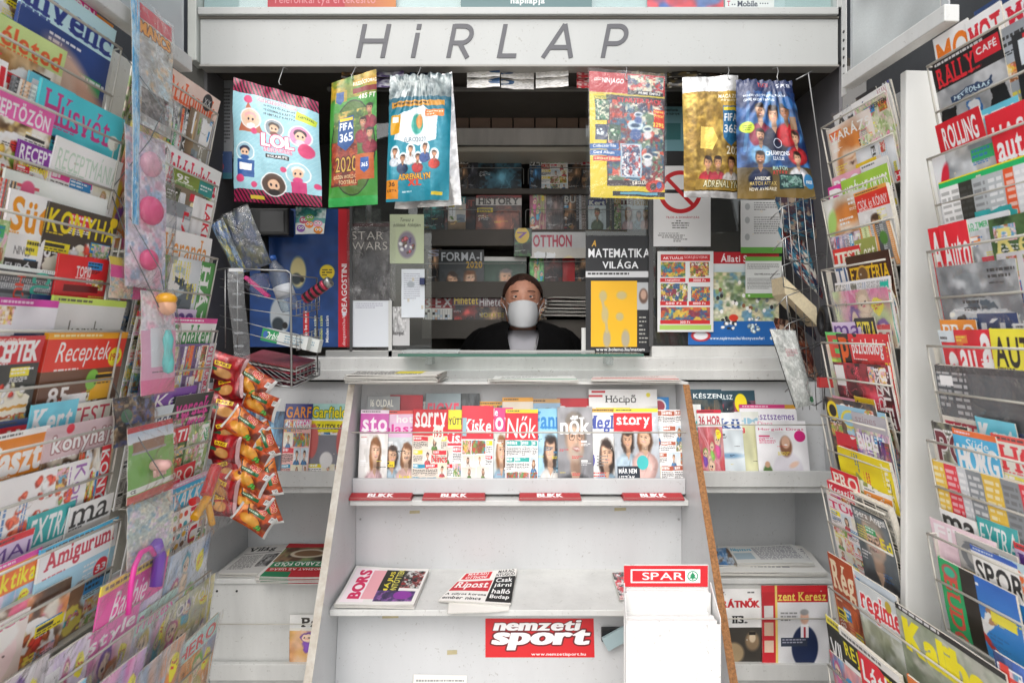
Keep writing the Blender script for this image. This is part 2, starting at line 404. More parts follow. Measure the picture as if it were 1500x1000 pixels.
        cs_ = ['f0d870', 'e85c9c', '48b0d8', 'f4d0b0', '7c4cb0', '8ccc5c', 'e87c3c']
        for k in range(6):
            x, y, q = .12 + .76 * r.random(), y0 + H * (.12 + .72 * k / 6), r.uniform(.07, .14); ca = hx(r.choice(cs_)); cb = hx(r.choice(cs_))
            cv.ell(x, y + q * 1.7, q * .9, q * 1.1, ca * .8, .03); cv.ell(x - q * .2, y + q * 1.6, q * .6, q * .9, ca, .06)
            cv.ell(x, y - q * .1, q * 1.05, q * 1.0, cb * .75, .03); cv.ell(x, y + q * .1, q * .78, q * .75, 'eec8a8', .02)
            for sg in (-1, 1): cv.ell(x + sg * q * .3, y + q * .1, q * .14, q * .17, '2a2030', .01)
            cv.ell(x, y + q * .45, q * .2, q * .07, 'c04858', .01)
        cv.rect(.05, A - .2, .5, .1, cs_[cv.r.randrange(7)]); cv.small(.07, A - .18, .45, 1, 'fff', .06); cv.ell(.8, y0 + H * .15, .1, .1, 'f4e030'); cv.small(.73, y0 + H * .15 - .03, .14, 2, 'c02030', .035)
    elif pic == 'strips':
        cols = ['e9e6dc', '2d7a3c', 'd84828', '9aa0a2', '37a048', '2b2b26', 'e8e8e4', 'd8c83c', 'c9ccd0']
        if c1: cols = [c1, c2 or 'ddd', '3a3d40', 'b8bcc0', '6e7478', c1]
        x = 0
        while x < 1:
            w = r.uniform(.05, .13); cv.rect(x, y0, w, H, r.choice(cols)); cv.small(x + .01, y0 + .03, w * .8, int(H / .04 * r.choice((.2, .5, 1))), 'fff' if r.random() < .5 else '444', .04, .5); x += w
    elif pic == 'cross':
        cv.rect(0, y0, 1, H, 'f4f2ec'); n = 11
        for i in range(n):
            for j in range(int(n * H) + 1):
                if r.random() < .35: cv.rect(.05 + i * .9 / n, y0 + .05 + j * .9 / n, .9 / n, .9 / n, r.choice(['222', 'c9d8e6', 'e8b8a0']))
        for i in range(n + 1): cv.line(.05 + i * .9 / n, y0 + .05, .05 + i * .9 / n, A - .03, .006, '777')
    elif pic == 'collage':
        cv.rect(0, y0, 1, H, c1 or 'f4f4f2'); y = y0 + .02
        while y < A - .06:
            h = r.uniform(.18, .3); x = .03
            while x < .9:
                w = r.uniform(.22, .45); w = min(w, .97 - x); k = r.random()
                if k < .34:
                    cv.grad(x, y, w, h - .02, r.choice(['e8d0c0', 'c0d4e0', 'e8e0b8']), 'f2ece6')
                    cv.person(x + w / 2, y + h * .38, h * .16, r.choice(['3a261a', '7a5030', 'b08850']), 'dcae90', r.choice(['c04048', '4878a8', 'e8e0d8', '58803c']), man=r.random() < .4)
                elif k < .62: cv.noisy(x, y, w, h - .02, r.sample(['c83c30', 'e8b040', '6a9040', 'f0e0c8', '7a4828', '4888b0', 'e8a0b0'], 4), 5)
                else:
                    cv.rect(x, y, w, h * .3, c2 or r.choice(['d81e2c', 'f4d020', '1a8ab0', 'd84890'])); cv.small(x + .01, y + h * .05, w * .85, 1, 'fff', h * .35); cv.small(x, y + h * .4, w, int(h * .5 / .028), '333')
                x += w + .02
            y += h
    elif pic == 'dark':
        k1, k2 = hx(c1 or '2a2c32'), hx(c2 or '7a5a40')
        cv.noisy(0, y0, 1, H, [k1, k2, k1 * .5, k1 * .6 + k2 * .5], 5)
        cv.ell(.58, y0 + H * .42, .24, .34, np.clip(k2 * 1.25, 0, 1), .25, .3, a=.8); cv.ell(.52, y0 + H * .3, .09, .12, np.clip(k2 * 1.7 + .08, 0, 1), .1); cv.ell(.62, y0 + H * .66, .3, .2, k1 * .45, .2)
        for k in range(5): cv.line(.35 + r.random() * .5, y0 + H * r.random(), .35 + r.random() * .5, y0 + H * r.random(), .012, np.clip(k2 * 1.8 + .1, 0, 1), .5)
        cv.small(.05, y0 + H * .2, .25, 3, 'ddd', .04); cv.small(.05, y0 + H * .5, .28, 4, np.clip(k2 * 2, 0, 1), .035); cv.small(.05, y0 + H * .8, .6, 2, 'ccc', .03)
    elif pic == 'text':
        cv.rect(0, y0, 1, H, c1 or 'e9e8e2')
        for cx_ in (.04, .36, .68):
            y = y0 + .04
            while y < A - .1:
                if r.random() < .3: cv.noisy(cx_, y, .28, .16, ['8a8a86', 'b8b6b0', '55554f'], 4); y += .18
                elif r.random() < .5: cv.rect(cx_, y, .28, .035, c2 or '222'); y += .05
                else: cv.small(cx_, y, .28, 5, '555', .022); y += .12
    elif pic == 'plain':
        cv.rect(0, y0, 1, H, c1 or 'eee')
        if c2: cv.small(.1, y0 + H * .2, .6, 5, c2, .06)

_cov = {}
def cover(spec, px=190, asp=1.33, dense=False):
    """spec: dict from C(); returns canvas"""
    cv = Cv(px, asp, spec['bg'], spec['seed'])
    A, t = cv.A, spec['title']
    ts, ty = spec['ts'], spec['ty']
    py = spec.get('py')
    if py is None: py = 0 if spec['tb'] is None else ty + ts
    if spec['pic']: painter(cv, spec['pic'], py, spec.get('c1'), spec.get('c2'))
    if spec['pic'] not in ('cross', 'text', 'collage', 'plain', 'strips', None): cv.warp(py, .03 if spec['pic'] not in ('woman', 'man', 'couple', 'manclose', 'face') else .02)
    elif spec['pic'] == 'collage': cv.warp(py, .008)
    if dense:
        for k in range(5):
            yy = py + (A - py) * (k + .3) / 5.5; x = cv.r.choice((.04, .58, .66, .3)); lh = cv.r.choice((.035, .045, .06)); cc = cv.r.choice(['fdfdfd', 'fdfdfd', 'f0d838', 'd02838', '1c1c1c', '2c5c9c'])
            if cv.r.random() < .35: cv.rect(x - .015, yy - .012, .3, lh * 2 + .02, cv.r.choice(['d82434', 'f0d430', '2c8c50', '2470b0', 'f4f4f2', 'e07030']))
            cv.small(x, yy, cv.r.uniform(.22, .36), 2, cc, lh); cv.small(x, yy + lh * 2 + .015, cv.r.uniform(.2, .3), cv.r.choice((1, 2, 3)), cc, .022)
            if cv.r.random() < .3: cv.noisy(cv.r.choice((.04, .7)), yy, .24, .16, cv.r.sample(['c83c30', 'e8b040', '6a9040', 'f0e0c8', '7a4828', '4888b0', 'e8a0b0'], 4), 4)
    if spec['tb'] is not None: cv.rect(0, 0 if ty < .1 else ty - .01, 1, ts + (ty if ty < .1 else .02), spec['tb'])
    if spec['strip'] is not None:
        cv.rect(0, 0, 1, .065, spec['strip']); cv.small(.05, .02, .85, 1, spec.get('sc', '333'), .045)
    if t:
        tw = spec['tw']
        cv.text(t, spec['tx'], ty + .02, tw, ts - .04, spec['tc'], spec['f'], shear=spec.get('sh', 0), out=spec.get('out'))
    if spec.get('t2'):
        q = spec['t2']; cv.text(q[0], q[1], q[2], q[3], q[4], q[5], q[6] if len(q) > 6 else 'b', shear=q[7] if len(q) > 7 else 0, rot=q[8] if len(q) > 8 else 0)
    for q in spec.get('ex', ()):
        if q[0] == 'r': cv.rect(*q[1:])
        elif q[0] == 't': cv.text(q[1], q[2], q[3], q[4], q[5], q[6], *(q[7:]))
        elif q[0] == 'e': cv.ell(*q[1:])
        elif q[0] == 's': cv.small(*q[1:])
    n = spec['n']
    for k in range(n):
        y = ty + ts + .08 + k * (A - ty - ts - .2) / max(n, 1) + cv.r.uniform(-.02, .02)
        lt = cv.r.random() < .6; x = .05 if lt else .66; c = cv.r.choice(spec['lc'])
        if cv.r.random() < .4:
            bcol = cv.r.choice(spec['ac']); cv.rect(x - .02, y - .015, .34, .1, bcol); c = 'fff' if hx(bcol).mean() < .6 else '222'
        cv.rect(x, y, cv.r.uniform(.16, .28), .035, c, .95); cv.small(x, y + .05, .28, 2, c, .026)
    if dense and t: cv.small(tx_ if (tx_ := spec['tx']) else .05, ty + ts - .015, .5, 1, spec['tc'], .03)
    if n:
        for k in range(3 + n): cv.small(cv.r.choice((.05, .62, .4)), ty + ts + .06 + cv.r.random() * (A - ty - ts - .1), cv.r.uniform(.2, .34), cv.r.choice((1, 2, 3)), cv.r.choice(list(spec['lc']) + ['e8d040', 'c82c34']), .024)
    for (sx, sy, sr, scol, stxt, stc) in spec['spots']:
        cv.ell(sx, sy, sr, sr, scol)
        if stxt: cv.text(stxt, sx - sr * .7, sy - sr * .38, sr * 1.4, sr * .76, stc)
    if spec['bar']: cv.barcode(.04, A - .16)
    if spec['pic'] == 'plain' and py < A: cv.p[int(py * cv.w):] *= .86 + .22 * vnoise(cv.h - int(py * cv.w), cv.w, 3, cv.rs)
    cv.p *= .93 + .1 * vnoise(cv.h, cv.w, 4, cv.rs)
    cv.p *= (1 + (cv.rs.rand(cv.h, cv.w, 1).astype(np.float32) - .5) * .05)
    if spec['side']:
        cv.p = np.rot90(cv.p, spec['side']).copy(); cv.w, cv.h = cv.h, cv.w
    return cv

_seed = [10]
def C(desc, bg, title='', tc='fff', pic=None, tb=None, ts=.24, ty=.03, tx=.05, tw=.9, f='b', strip=None, n=3, spots=(), bar=False, side=0, lc=('fff', '222'), ac=('d81e2c', 'f4d020', '2a86b8'), **k):
    _seed[0] += 1
    d = dict(desc=desc, bg=bg, title=title, tc=tc, pic=pic, tb=tb, ts=ts, ty=ty, tx=tx, tw=tw, f=f, strip=strip, n=n, spots=spots, bar=bar, side=side, lc=lc, ac=ac, seed=_seed[0])
    d.update(k); return d

# ------------------------------------------------------------------ atlas sheets
AT = 2048
class Atlas:
    def __init__(s): s.sheets = []; s.new()
    def new(s):
        s.a = np.ones((AT, AT, 4), np.float32); s.a[..., :3] = .8; s.x = s.y = s.rowh = 0; s.sheets.append(s.a)
    def add(s, p):
        h, w = p.shape[:2]
        if s.x + w + 4 > AT: s.x = 0; s.y += s.rowh + 4; s.rowh = 0
        if s.y + h + 4 > AT: s.new()
        x, y = s.x + 2, s.y + 2
        q = np.pad(p, ((2, 2), (2, 2), (0, 0)), mode='edge')
        s.a[y - 2:y + h + 2, x - 2:x + w + 2, :3] = np.clip(q, 0, 1)
        s.x += w + 4; s.rowh = max(s.rowh, h)
        i = len(s.sheets) - 1
        # uv rect: u0, v0(bottom), u1, v1(top); sheet row 0 is the TOP of the picture
        return (i, x / AT, 1 - (y + h) / AT, (x + w) / AT, 1 - y / AT)
    def finish(s):
        for i, a in enumerate(s.sheets):
            im = bpy.data.images.new('printed_sheet_%d' % i, AT, AT, alpha=False)
            im.pixels.foreach_set(np.ascontiguousarray(a[::-1]).ravel())
            im.update(); im.pack()
            for m in PRINTS:
                if m[0] == i:
                    for nd in m[1]: nd.image = im
ATL = Atlas()
PRINTS = []        # (sheet, [image nodes])

# ------------------------------------------------------------------ materials
_mats = {}
def mat(name, col, rough=.5, metal=0.0, spec=.5, coat=0.0, noise=0.0, nscale=12.0, dark=None, bump=0.0, bscale=40.0, streak=False):
    if name in _mats: return _mats[name]
    m = bpy.data.materials.new(name); m.use_nodes = True; nt = m.node_tree; b = nt.nodes['Principled BSDF']
    c = (*hx(col).tolist(), 1) if isinstance(col, str) else (*col, 1)
    if isinstance(col, str): c = tuple(((x / 12.92) if x <= .04045 else ((x + .055) / 1.055) ** 2.4) for x in c[:3]) + (1,)
    b.inputs['Base Color'].default_value = c
    b.inputs['Roughness'].default_value = rough; b.inputs['Metallic'].default_value = metal
    b.inputs['Specular IOR Level'].default_value = spec; b.inputs['Coat Weight'].default_value = coat
    tc = nt.nodes.new('ShaderNodeTexCoord')
    if noise > 0:
        n = nt.nodes.new('ShaderNodeTexNoise'); n.inputs['Scale'].default_value = nscale; n.inputs['Detail'].default_value = 8; n.inputs['Roughness'].default_value = .65
        mp = nt.nodes.new('ShaderNodeMapping')
        if streak: mp.inputs['Scale'].default_value = (1, 1, .15)
        nt.links.new(tc.outputs['Object'], mp.inputs[0]); nt.links.new(mp.outputs[0], n.inputs['Vector'])
        r = nt.nodes.new('ShaderNodeValToRGB'); r.color_ramp.elements[0].position = .35; r.color_ramp.elements[1].position = .72
        r.color_ramp.elements[0].color = (0, 0, 0, 1); r.color_ramp.elements[1].color = (1, 1, 1, 1)
        nt.links.new(n.outputs['Fac'], r.inputs[0])
        mx = nt.nodes.new('ShaderNodeMix'); mx.data_type = 'RGBA'
        d = dark or tuple(x * (1 - noise) for x in c[:3]); mx.inputs[6].default_value = c; mx.inputs[7].default_value = (*d[:3], 1)
        nt.links.new(r.outputs[0], mx.inputs[0]); nt.links.new(mx.outputs[2], b.inputs['Base Color'])
        mr = nt.nodes.new('ShaderNodeMapRange'); mr.inputs[3].default_value = max(rough - .08, .02); mr.inputs[4].default_value = min(rough + .15, 1)
        nt.links.new(n.outputs['Fac'], mr.inputs[0]); nt.links.new(mr.outputs[0], b.inputs['Roughness'])
    if bump > 0:
        n2 = nt.nodes.new('ShaderNodeTexNoise'); n2.inputs['Scale'].default_value = bscale; n2.inputs['Detail'].default_value = 4
        bp = nt.nodes.new('ShaderNodeBump'); bp.inputs['Strength'].default_value = bump; bp.inputs['Distance'].default_value = .004
        nt.links.new(tc.outputs['Object'], n2.inputs['Vector']); nt.links.new(n2.outputs['Fac'], bp.inputs['Height']); nt.links.new(bp.outputs[0], b.inputs['Normal'])
    if name in ('white_laminate', 'aged_white_enamel', 'fascia_paint', 'white_card'):     # scuffs and dirt specks
        sc = nt.nodes.new('ShaderNodeTexNoise'); sc.inputs['Scale'].default_value = 55; sc.inputs['Detail'].default_value = 6; sc.inputs['Distortion'].default_value = 2.5
        nt.links.new(tc.outputs['Object'], sc.inputs['Vector'])
        rr = nt.nodes.new('ShaderNodeValToRGB'); rr.color_ramp.elements[0].position = .645; rr.color_ramp.elements[1].position = .72
        nt.links.new(sc.outputs['Fac'], rr.inputs[0])
        m3 = nt.nodes.new('ShaderNodeMix'); m3.data_type = 'RGBA'; m3.inputs[7].default_value = (.22, .2, .17, 1)
        lm = nt.nodes.new('ShaderNodeMath'); lm.operation = 'MULTIPLY'; lm.inputs[1].default_value = .5; nt.links.new(rr.outputs[0], lm.inputs[0])
        src = b.inputs['Base Color'].links[0].from_socket; nt.links.new(src, m3.inputs[6]); nt.links.new(lm.outputs[0], m3.inputs[0]); nt.links.new(m3.outputs[2], b.inputs['Base Color'])
    _mats[name] = m
    return m

def pmat(sheet, kind='cover'):
    k = 'print_%s_%d' % (kind, sheet)
    if k in _mats: return _mats[k]
    m = bpy.data.materials.new(k); m.use_nodes = True; nt = m.node_tree; b = nt.nodes['Principled BSDF']
    t = nt.nodes.new('ShaderNodeTexImage'); t.interpolation = 'Linear'
    nt.links.new(t.outputs[0], b.inputs['Base Color'])
    PRINTS.append((sheet, [t]))
    P = dict(cover=(.34, 0, .25, .15), news=(.85, 0, 0, 0), poster=(.5, 0, .1, 0), foil=(.27, .45, .4, .5), bag=(.34, .05, .2, .35), foil2=(.3, .12, .5, .4))[kind]
    b.inputs['Roughness'].default_value = P[0]; b.inputs['Metallic'].default_value = P[1]; b.inputs['Coat Weight'].default_value = P[2]; b.inputs['Coat Roughness'].default_value = .15
    if P[3] > 0:
        tc = nt.nodes.new('ShaderNodeTexCoord'); n = nt.nodes.new('ShaderNodeTexNoise'); n.inputs['Scale'].default_value = 26 if kind != 'cover' else 9; n.inputs['Detail'].default_value = 3
        bp = nt.nodes.new('ShaderNodeBump'); bp.inputs['Strength'].default_value = P[3]; bp.inputs['Distance'].default_value = .01
        nt.links.new(tc.outputs['Object'], n.inputs['Vector']); nt.links.new(n.outputs['Fac'], bp.inputs['Height']); nt.links.new(bp.outputs[0], b.inputs['Normal'])
    _mats[k] = m
    return m

def clearmat(name='clear_film', tint=(1, 1, 1), haze=.12, rough=.12, bump=.6, bscale=30):
    if name in _mats: return _mats[name]
    m = bpy.data.materials.new(name); m.use_nodes = True; nt = m.node_tree
    for n in list(nt.nodes): nt.nodes.remove(n)
    o = nt.nodes.new('ShaderNodeOutputMaterial'); tr = nt.nodes.new('ShaderNodeBsdfTransparent'); tr.inputs[0].default_value = (*tint, 1)
    gl = nt.nodes.new('ShaderNodeBsdfGlossy'); gl.inputs['Roughness'].default_value = rough
    df = nt.nodes.new('ShaderNodeBsdfDiffuse'); df.inputs[0].default_value = (.8, .82, .84, 1)
    m1 = nt.nodes.new('ShaderNodeMixShader'); m2 = nt.nodes.new('ShaderNodeMixShader')
    lw = nt.nodes.new('ShaderNodeLayerWeight'); lw.inputs['Blend'].default_value = .5
    pw = nt.nodes.new('ShaderNodeMath'); pw.operation = 'POWER'; pw.inputs[1].default_value = 3.5
    ma = nt.nodes.new('ShaderNodeMath'); ma.operation = 'MULTIPLY_ADD'; ma.inputs[1].default_value = .8; ma.inputs[2].default_value = .045
    nt.links.new(lw.outputs['Facing'], pw.inputs[0]); nt.links.new(pw.outputs[0], ma.inputs[0])
    if bump > 0:
        tc = nt.nodes.new('ShaderNodeTexCoord'); n = nt.nodes.new('ShaderNodeTexNoise'); n.inputs['Scale'].default_value = bscale; n.inputs['Detail'].default_value = 4; n.inputs['Distortion'].default_value = 1.5
        bp = nt.nodes.new('ShaderNodeBump'); bp.inputs['Strength'].default_value = bump; bp.inputs['Distance'].default_value = .02
        nt.links.new(tc.outputs['Object'], n.inputs['Vector']); nt.links.new(n.outputs['Fac'], bp.inputs['Height'])
        nt.links.new(bp.outputs[0], gl.inputs['Normal']); nt.links.new(bp.outputs[0], lw.inputs['Normal'])
    m1.inputs[0].default_value = haze
    nt.links.new(tr.outputs[0], m1.inputs[1]); nt.links.new(df.outputs[0], m1.inputs[2])
    nt.links.new(ma.outputs[0], m2.inputs[0]); nt.links.new(m1.outputs[0], m2.inputs[1]); nt.links.new(gl.outputs[0], m2.inputs[2])
    nt.links.new(m2.outputs[0], o.inputs[0])
    _mats[name] = m
    return m

WHITE = mat('white_laminate', 'cbcdce', .38, noise=.11, nscale=4.5, coat=.1, streak=True, bump=.05, bscale=9)
WHITE2 = mat('aged_white_enamel', 'd6d7d4', .36, noise=.2, nscale=7, coat=.15, streak=True)
FASC = mat('fascia_paint', 'bcbfbd', .33, noise=.10, nscale=2.2, coat=.2, streak=True, bump=.08, bscale=5)
GREYW = mat('grey_porch_paint', '45474a', .55, noise=.25, nscale=3, bump=.1)
CHROME = mat('wire_steel', 'a9aaa8', .28, metal=.9, noise=.2, nscale=30)
WIREW = mat('white_coated_wire', 'c9c6bb', .4, noise=.25, nscale=14)
BLACK = mat('black_plastic', '17181a', .35)
PAPER = mat('page_edges', 'd8d3c6', .8, noise=.25, nscale=160)
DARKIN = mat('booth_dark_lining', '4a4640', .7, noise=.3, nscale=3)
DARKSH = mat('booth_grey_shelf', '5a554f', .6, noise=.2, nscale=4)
CHIP = mat('raw_chipboard', 'a9784a', .85, noise=.55, nscale=150, dark=(.12, .06, .03), bump=.5, bscale=160)
EDGEP = mat('chipped_edge_band', 'cfccc2', .6, noise=.2, nscale=22, dark=(.42, .36, .28))
FILM = clearmat('clear_film', haze=.035, rough=.09, bump=.9, bscale=16)
GLASS = clearmat('window_glass', tint=(.93, .96, .95), haze=.015, rough=.02, bump=0)
ACRYL = clearmat('clear_acrylic', tint=(.9, .93, .92), haze=.16, rough=.15, bump=0)
GREENG = mat('glass_edge_green', '3c6a5c', .15, coat=.6)
BLUET = mat('terminal_black', '0e1012', .3, coat=.3)

# ------------------------------------------------------------------ mesh building
class MB:
    def __init__(s): s.v = []; s.f = []; s.uv = []; s.mi = []; s.sm = []
    def face(s, idx, uv=None, mi=0, sm=False):
        s.f.append(tuple(idx)); s.uv.append(uv or [(0, 0)] * len(idx)); s.mi.append(mi); s.sm.append(sm)
    def grid(s, fn, nu, nv, uvr=None, mi=0, sm=True, flip=False):
        b = len(s.v)
        for j in range(nv + 1):
            for i in range(nu + 1): s.v.append(tuple(fn(i / nu, j / nv)))
        u0, v0, u1, v1 = uvr or (0, 0, 1, 1)
        for j in range(nv):
            for i in range(nu):
                a = b + j * (nu + 1) + i; q = [a, a + 1, a + nu + 2, a + nu + 1]
                uv = [(u0 + (u1 - u0) * x / nu, v0 + (v1 - v0) * y / nv) for x, y in ((i, j), (i + 1, j), (i + 1, j + 1), (i, j + 1))]
                if flip: q.reverse(); uv.reverse()
                s.face(q, uv, mi, sm)
        return s
    def box(s, x0, y0, z0, x1, y1, z1, mi=0, M=None):
        b = len(s.v)
        for p in ((x0, y0, z0), (x1, y0, z0), (x1, y1, z0), (x0, y1, z0), (x0, y0, z1), (x1, y0, z1), (x1, y1, z1), (x0, y1, z1)):
            s.v.append(tuple(M @ Vector(p)) if M is not None else p)
        for q in ((0, 3, 2, 1), (4, 5, 6, 7), (0, 1, 5, 4), (1, 2, 6, 5), (2, 3, 7, 6), (3, 0, 4, 7)):
            s.face([b + i for i in q], [(0, 0), (1, 0), (1, 1), (0, 1)], mi)
        return s
    def hexa(s, P, mi=0):
        """P: 8 corners, bottom ring then top ring"""
        b = len(s.v); s.v += [tuple(p) for p in P]
        for q in ((0, 3, 2, 1), (4, 5, 6, 7), (0, 1, 5, 4), (1, 2, 6, 5), (2, 3, 7, 6), (3, 0, 4, 7)):
            s.face([b + i for i in q], None, mi)
        return s
    def tube(s, path, r, n=6, mi=0, closed=False):
        P = [Vector(p) for p in path]; b = len(s.v); m = len(P); up = None
        for i, p in enumerate(P):
            d = (P[(i + 1) % m] - P[i - 1]) if closed else (P[min(i + 1, m - 1)] - P[max(i - 1, 0)])
            d = d.normalized() if d.length > 1e-9 else Vector((0, 0, 1))
            if up is None: up = Vector((0, 0, 1)) if abs(d.z) < .9 else Vector((1, 0, 0))
            a = d.cross(up).normalized(); c = a.cross(d).normalized(); up = c
            for k in range(n):
                t = 2 * math.pi * k / n; s.v.append(tuple(p + a * (r * math.cos(t)) + c * (r * math.sin(t))))
        for i in range(m if closed else m - 1):
            for k in range(n):
                i2 = (i + 1) % m
                s.face([b + i * n + k, b + i * n + (k + 1) % n, b + i2 * n + (k + 1) % n, b + i2 * n + k], None, mi, True)
        if not closed:
            s.face([b + k for k in range(n)][::-1], None, mi); s.face([b + (m - 1) * n + k for k in range(n)], None, mi)
        return s
    def lathe(s, prof, c=(0, 0, 0), n=20, mi=0, M=None):
        b = len(s.v)
        for r, z in prof:
            for k in range(n):
                t = 2 * math.pi * k / n; p = Vector((r * math.cos(t), r * math.sin(t), z))
                if M is not None: p = M @ p
                s.v.append((p.x + c[0], p.y + c[1], p.z + c[2]))
        for i in range(len(prof) - 1):
            for k in range(n):
                s.face([b + i * n + k, b + i * n + (k + 1) % n, b + (i + 1) * n + (k + 1) % n, b + (i + 1) * n + k], None, mi, True)
        s.face([b + k for k in range(n)][::-1], None, mi); s.face([b + (len(prof) - 1) * n + k for k in range(n)], None, mi)
        return s
    def mesh(s, name, mats):
        me = bpy.data.meshes.new(name); me.from_pydata(s.v, [], s.f)
        for m in (mats if isinstance(mats, (list, tuple)) else [mats]): me.materials.append(m)
        me.polygons.foreach_set('material_index', s.mi); me.polygons.foreach_set('use_smooth', s.sm)
        uvl = me.uv_layers.new(name='UVMap'); flat = [c for u in s.uv for p in u for c in p]
        uvl.data.foreach_set('uv', flat); me.update()
        return me
    def build(s, name, mats, parent=None, bevel=0):
        o = bpy.data.objects.new(name, s.mesh(name, mats)); COL.objects.link(o)
        if parent is not None: o.parent = parent
        if bevel:
            b = o.modifiers.new('edge', 'BEVEL'); b.width = bevel; b.segments = 2; b.limit_method = 'ANGLE'; b.angle_limit = .7
        return o

def tag(o, label, cat, group=None, kind=None):
    if label: o['label'] = label
    if cat: o['category'] = cat
    if group: o['group'] = group
    if kind: o['kind'] = kind
    return o
def thing(name, label, cat, loc=(0, 0, 0), group=None):
    o = bpy.data.objects.new(name, None); COL.objects.link(o); o.location = loc; o.empty_display_size = .05
    return tag(o, label, cat, group)
def place(child_mb, name, mats, parent, bevel=0):
    """mesh written in world coordinates, parented to a thing at parent.location"""
    L = parent.location
    child_mb.v = [(x - L.x, y - L.y, z - L.z) for x, y, z in child_mb.v]
    return child_mb.build(name, mats, parent, bevel)
def wp(px, py, Z):
    """world point seen at photo pixel (px, py) at distance Z"""
    return Vector(((px - 750) / F * Z, Z, EYE + (485 - py) / F * Z))
def WX(px, Z): return (px - 750) / F * Z
def WZ(py, Z): return EYE + (485 - py) / F * Z

def sheet_obj(name, cv_, O, U, V, w, h, kind='cover', th=.0006, bow=0, sbow=0, curl=0, parent=None, nu=5, nv=7, back=None, vspan=1.0, jit=0, seed=0):
    """printed sheet: O bottom-left corner, U right, V up (unit), printed side faces U x V; sheet of paper with both sides"""
    i, u0, v0, u1, v1 = cv_; v0 = v1 - (v1 - v0) * vspan
    N = U.cross(V).normalized(); rs = random.Random(seed); ph = rs.uniform(0, 6)
    def fn(u, v, o=0):
        d = o + bow * 4 * v * (1 - v) + sbow * 4 * u * (1 - u) + curl * max(0, v - .45) ** 2 * (0.6 + .8 * u) + jit * math.sin(ph + u * 7 + v * 5) * math.sin(ph * 2 + v * 9 - u * 3)
        return O + U * (w * u) + V * (h * v) + N * d
    m = MB(); m.grid(lambda u, v: fn(u, v), nu, nv, (u0, v0, u1, v1), 0)
    m.grid(lambda u, v: fn(u, v, -th), nu, nv, (u0, v0, u1, v1), 1, flip=True)
    for (a, b) in (((0, 0), (1, 0)), ((1, 0), (1, 1)), ((1, 1), (0, 1)), ((0, 1), (0, 0))):
        n = nu if a[1] == b[1] else nv
        def ef(u, v): 
            s_, t_ = a[0] + (b[0] - a[0]) * u, a[1] + (b[1] - a[1]) * u
            return fn(s_, t_, -th * (1 - v))
        m.grid(ef, n, 1, None, 1, False)
    o = m.build(name, [pmat(i, kind), back or PAPER], parent)
    return o, fn

MAGS = {}
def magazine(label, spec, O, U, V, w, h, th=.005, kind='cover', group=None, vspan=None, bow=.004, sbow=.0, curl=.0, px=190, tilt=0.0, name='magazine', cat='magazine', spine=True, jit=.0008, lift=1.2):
    """a magazine: cover sheet, page block and back; one thing"""
    key = spec['seed']
    asp = max(h / w, .2)
    if spec['side']: asp_d = 1 / max(min(asp, .76), .5); need = None
    if key not in MAGS:
        cvv = cover(spec, px, 1.36, dense=lift > 1.4 and spec['pic'] not in ('strips', 'text', 'cross', 'kids', 'gun', 'tank', 'race', 'pink')); cvv.p = 1 - (1 - np.clip(cvv.p, 0, 1)) ** lift      # bright stock; print colour also lifted to offset dim light, most on side racks
        MAGS[key] = (ATL.add(cvv.p), tuple(cvv.p[:max(2, cvv.p.shape[0] // 6), :2].mean((0, 1))), cvv.h / cvv.w)
    r, _, a = MAGS[key]
    vs = vspan or min(1, (h / w) / a)
    N = U.cross(V).normalized()
    if tilt:
        q = Matrix.Rotation(tilt, 3, N); U, V = q @ U, q @ V
    t = thing(name, label, cat, O, group)
    seed = spec['seed']
    o, fn = sheet_obj('cover', r, O, U, V, w, h, kind, .0004, bow, sbow, curl, None, vspan=vs, jit=jit, seed=seed)
    o.data.transform(Matrix.Translation(-O)); o.parent = t
    # page block behind the cover, and the folded spine on its left edge
    m = MB(); e = .0012
    def fb(u, v, d): 
        return fn(u, v, -d)
    n1, n2 = 5, 6
    i_, u0, v0, u1, v1 = r
    m.grid(lambda u, v: fb(e / w + u * (1 - 2 * e / w), v * (1 - e / h), .0006), n1, n2, None, 0)
    m.grid(lambda u, v: fb(e / w + u * (1 - 2 * e / w), v * (1 - e / h), th), n1, n2, None, 0, flip=True)
    for (a0, b0) in (((0, 0), (1, 0)), ((1, 0), (1, 1)), ((1, 1), (0, 1)), ((0, 1), (0, 0))):
        nn = n1 if a0[1] == b0[1] else n2
        def ef(u, v):
            s_, t_ = a0[0] + (b0[0] - a0[0]) * u, a0[1] + (b0[1] - a0[1]) * u
            return fb(e / w + s_ * (1 - 2 * e / w), t_ * (1 - e / h), .0006 + (th - .0006) * (1 - v))
        m.grid(ef, nn, 1, None, 0, False)
    p = m.build('pages', [PAPER], t); p.data.transform(Matrix.Translation(-O))
    if spine:
        m2 = MB(); m2.grid(lambda u, v: fn(0, v, -(th + .0004) * (1 - u)) - U * (.0006 + .0008 * math.sin(u * math.pi)), 2, n2, (u0, v1 - (v1 - v0) * vs, u0 + .004, v1), 0)
        m2.build('spine', [pmat(i_, kind)], t).data.transform(Matrix.Translation(-O))
    return t

# ================================================================== SETTING
def struct(mb, name, mats, bevel=0):
    o = mb.build(name, mats, None, bevel); o['kind'] = 'structure'; return o
PAVE = mat('grey_pavement', 'cbc7c0', .85, noise=.3, nscale=6, bump=.3, bscale=60)
m = MB(); m.grid(lambda u, v: (-60 + 120 * u, -60 + 120 * v, 0), 12, 12, None, 0, False)
struct(m, 'pavement', PAVE)
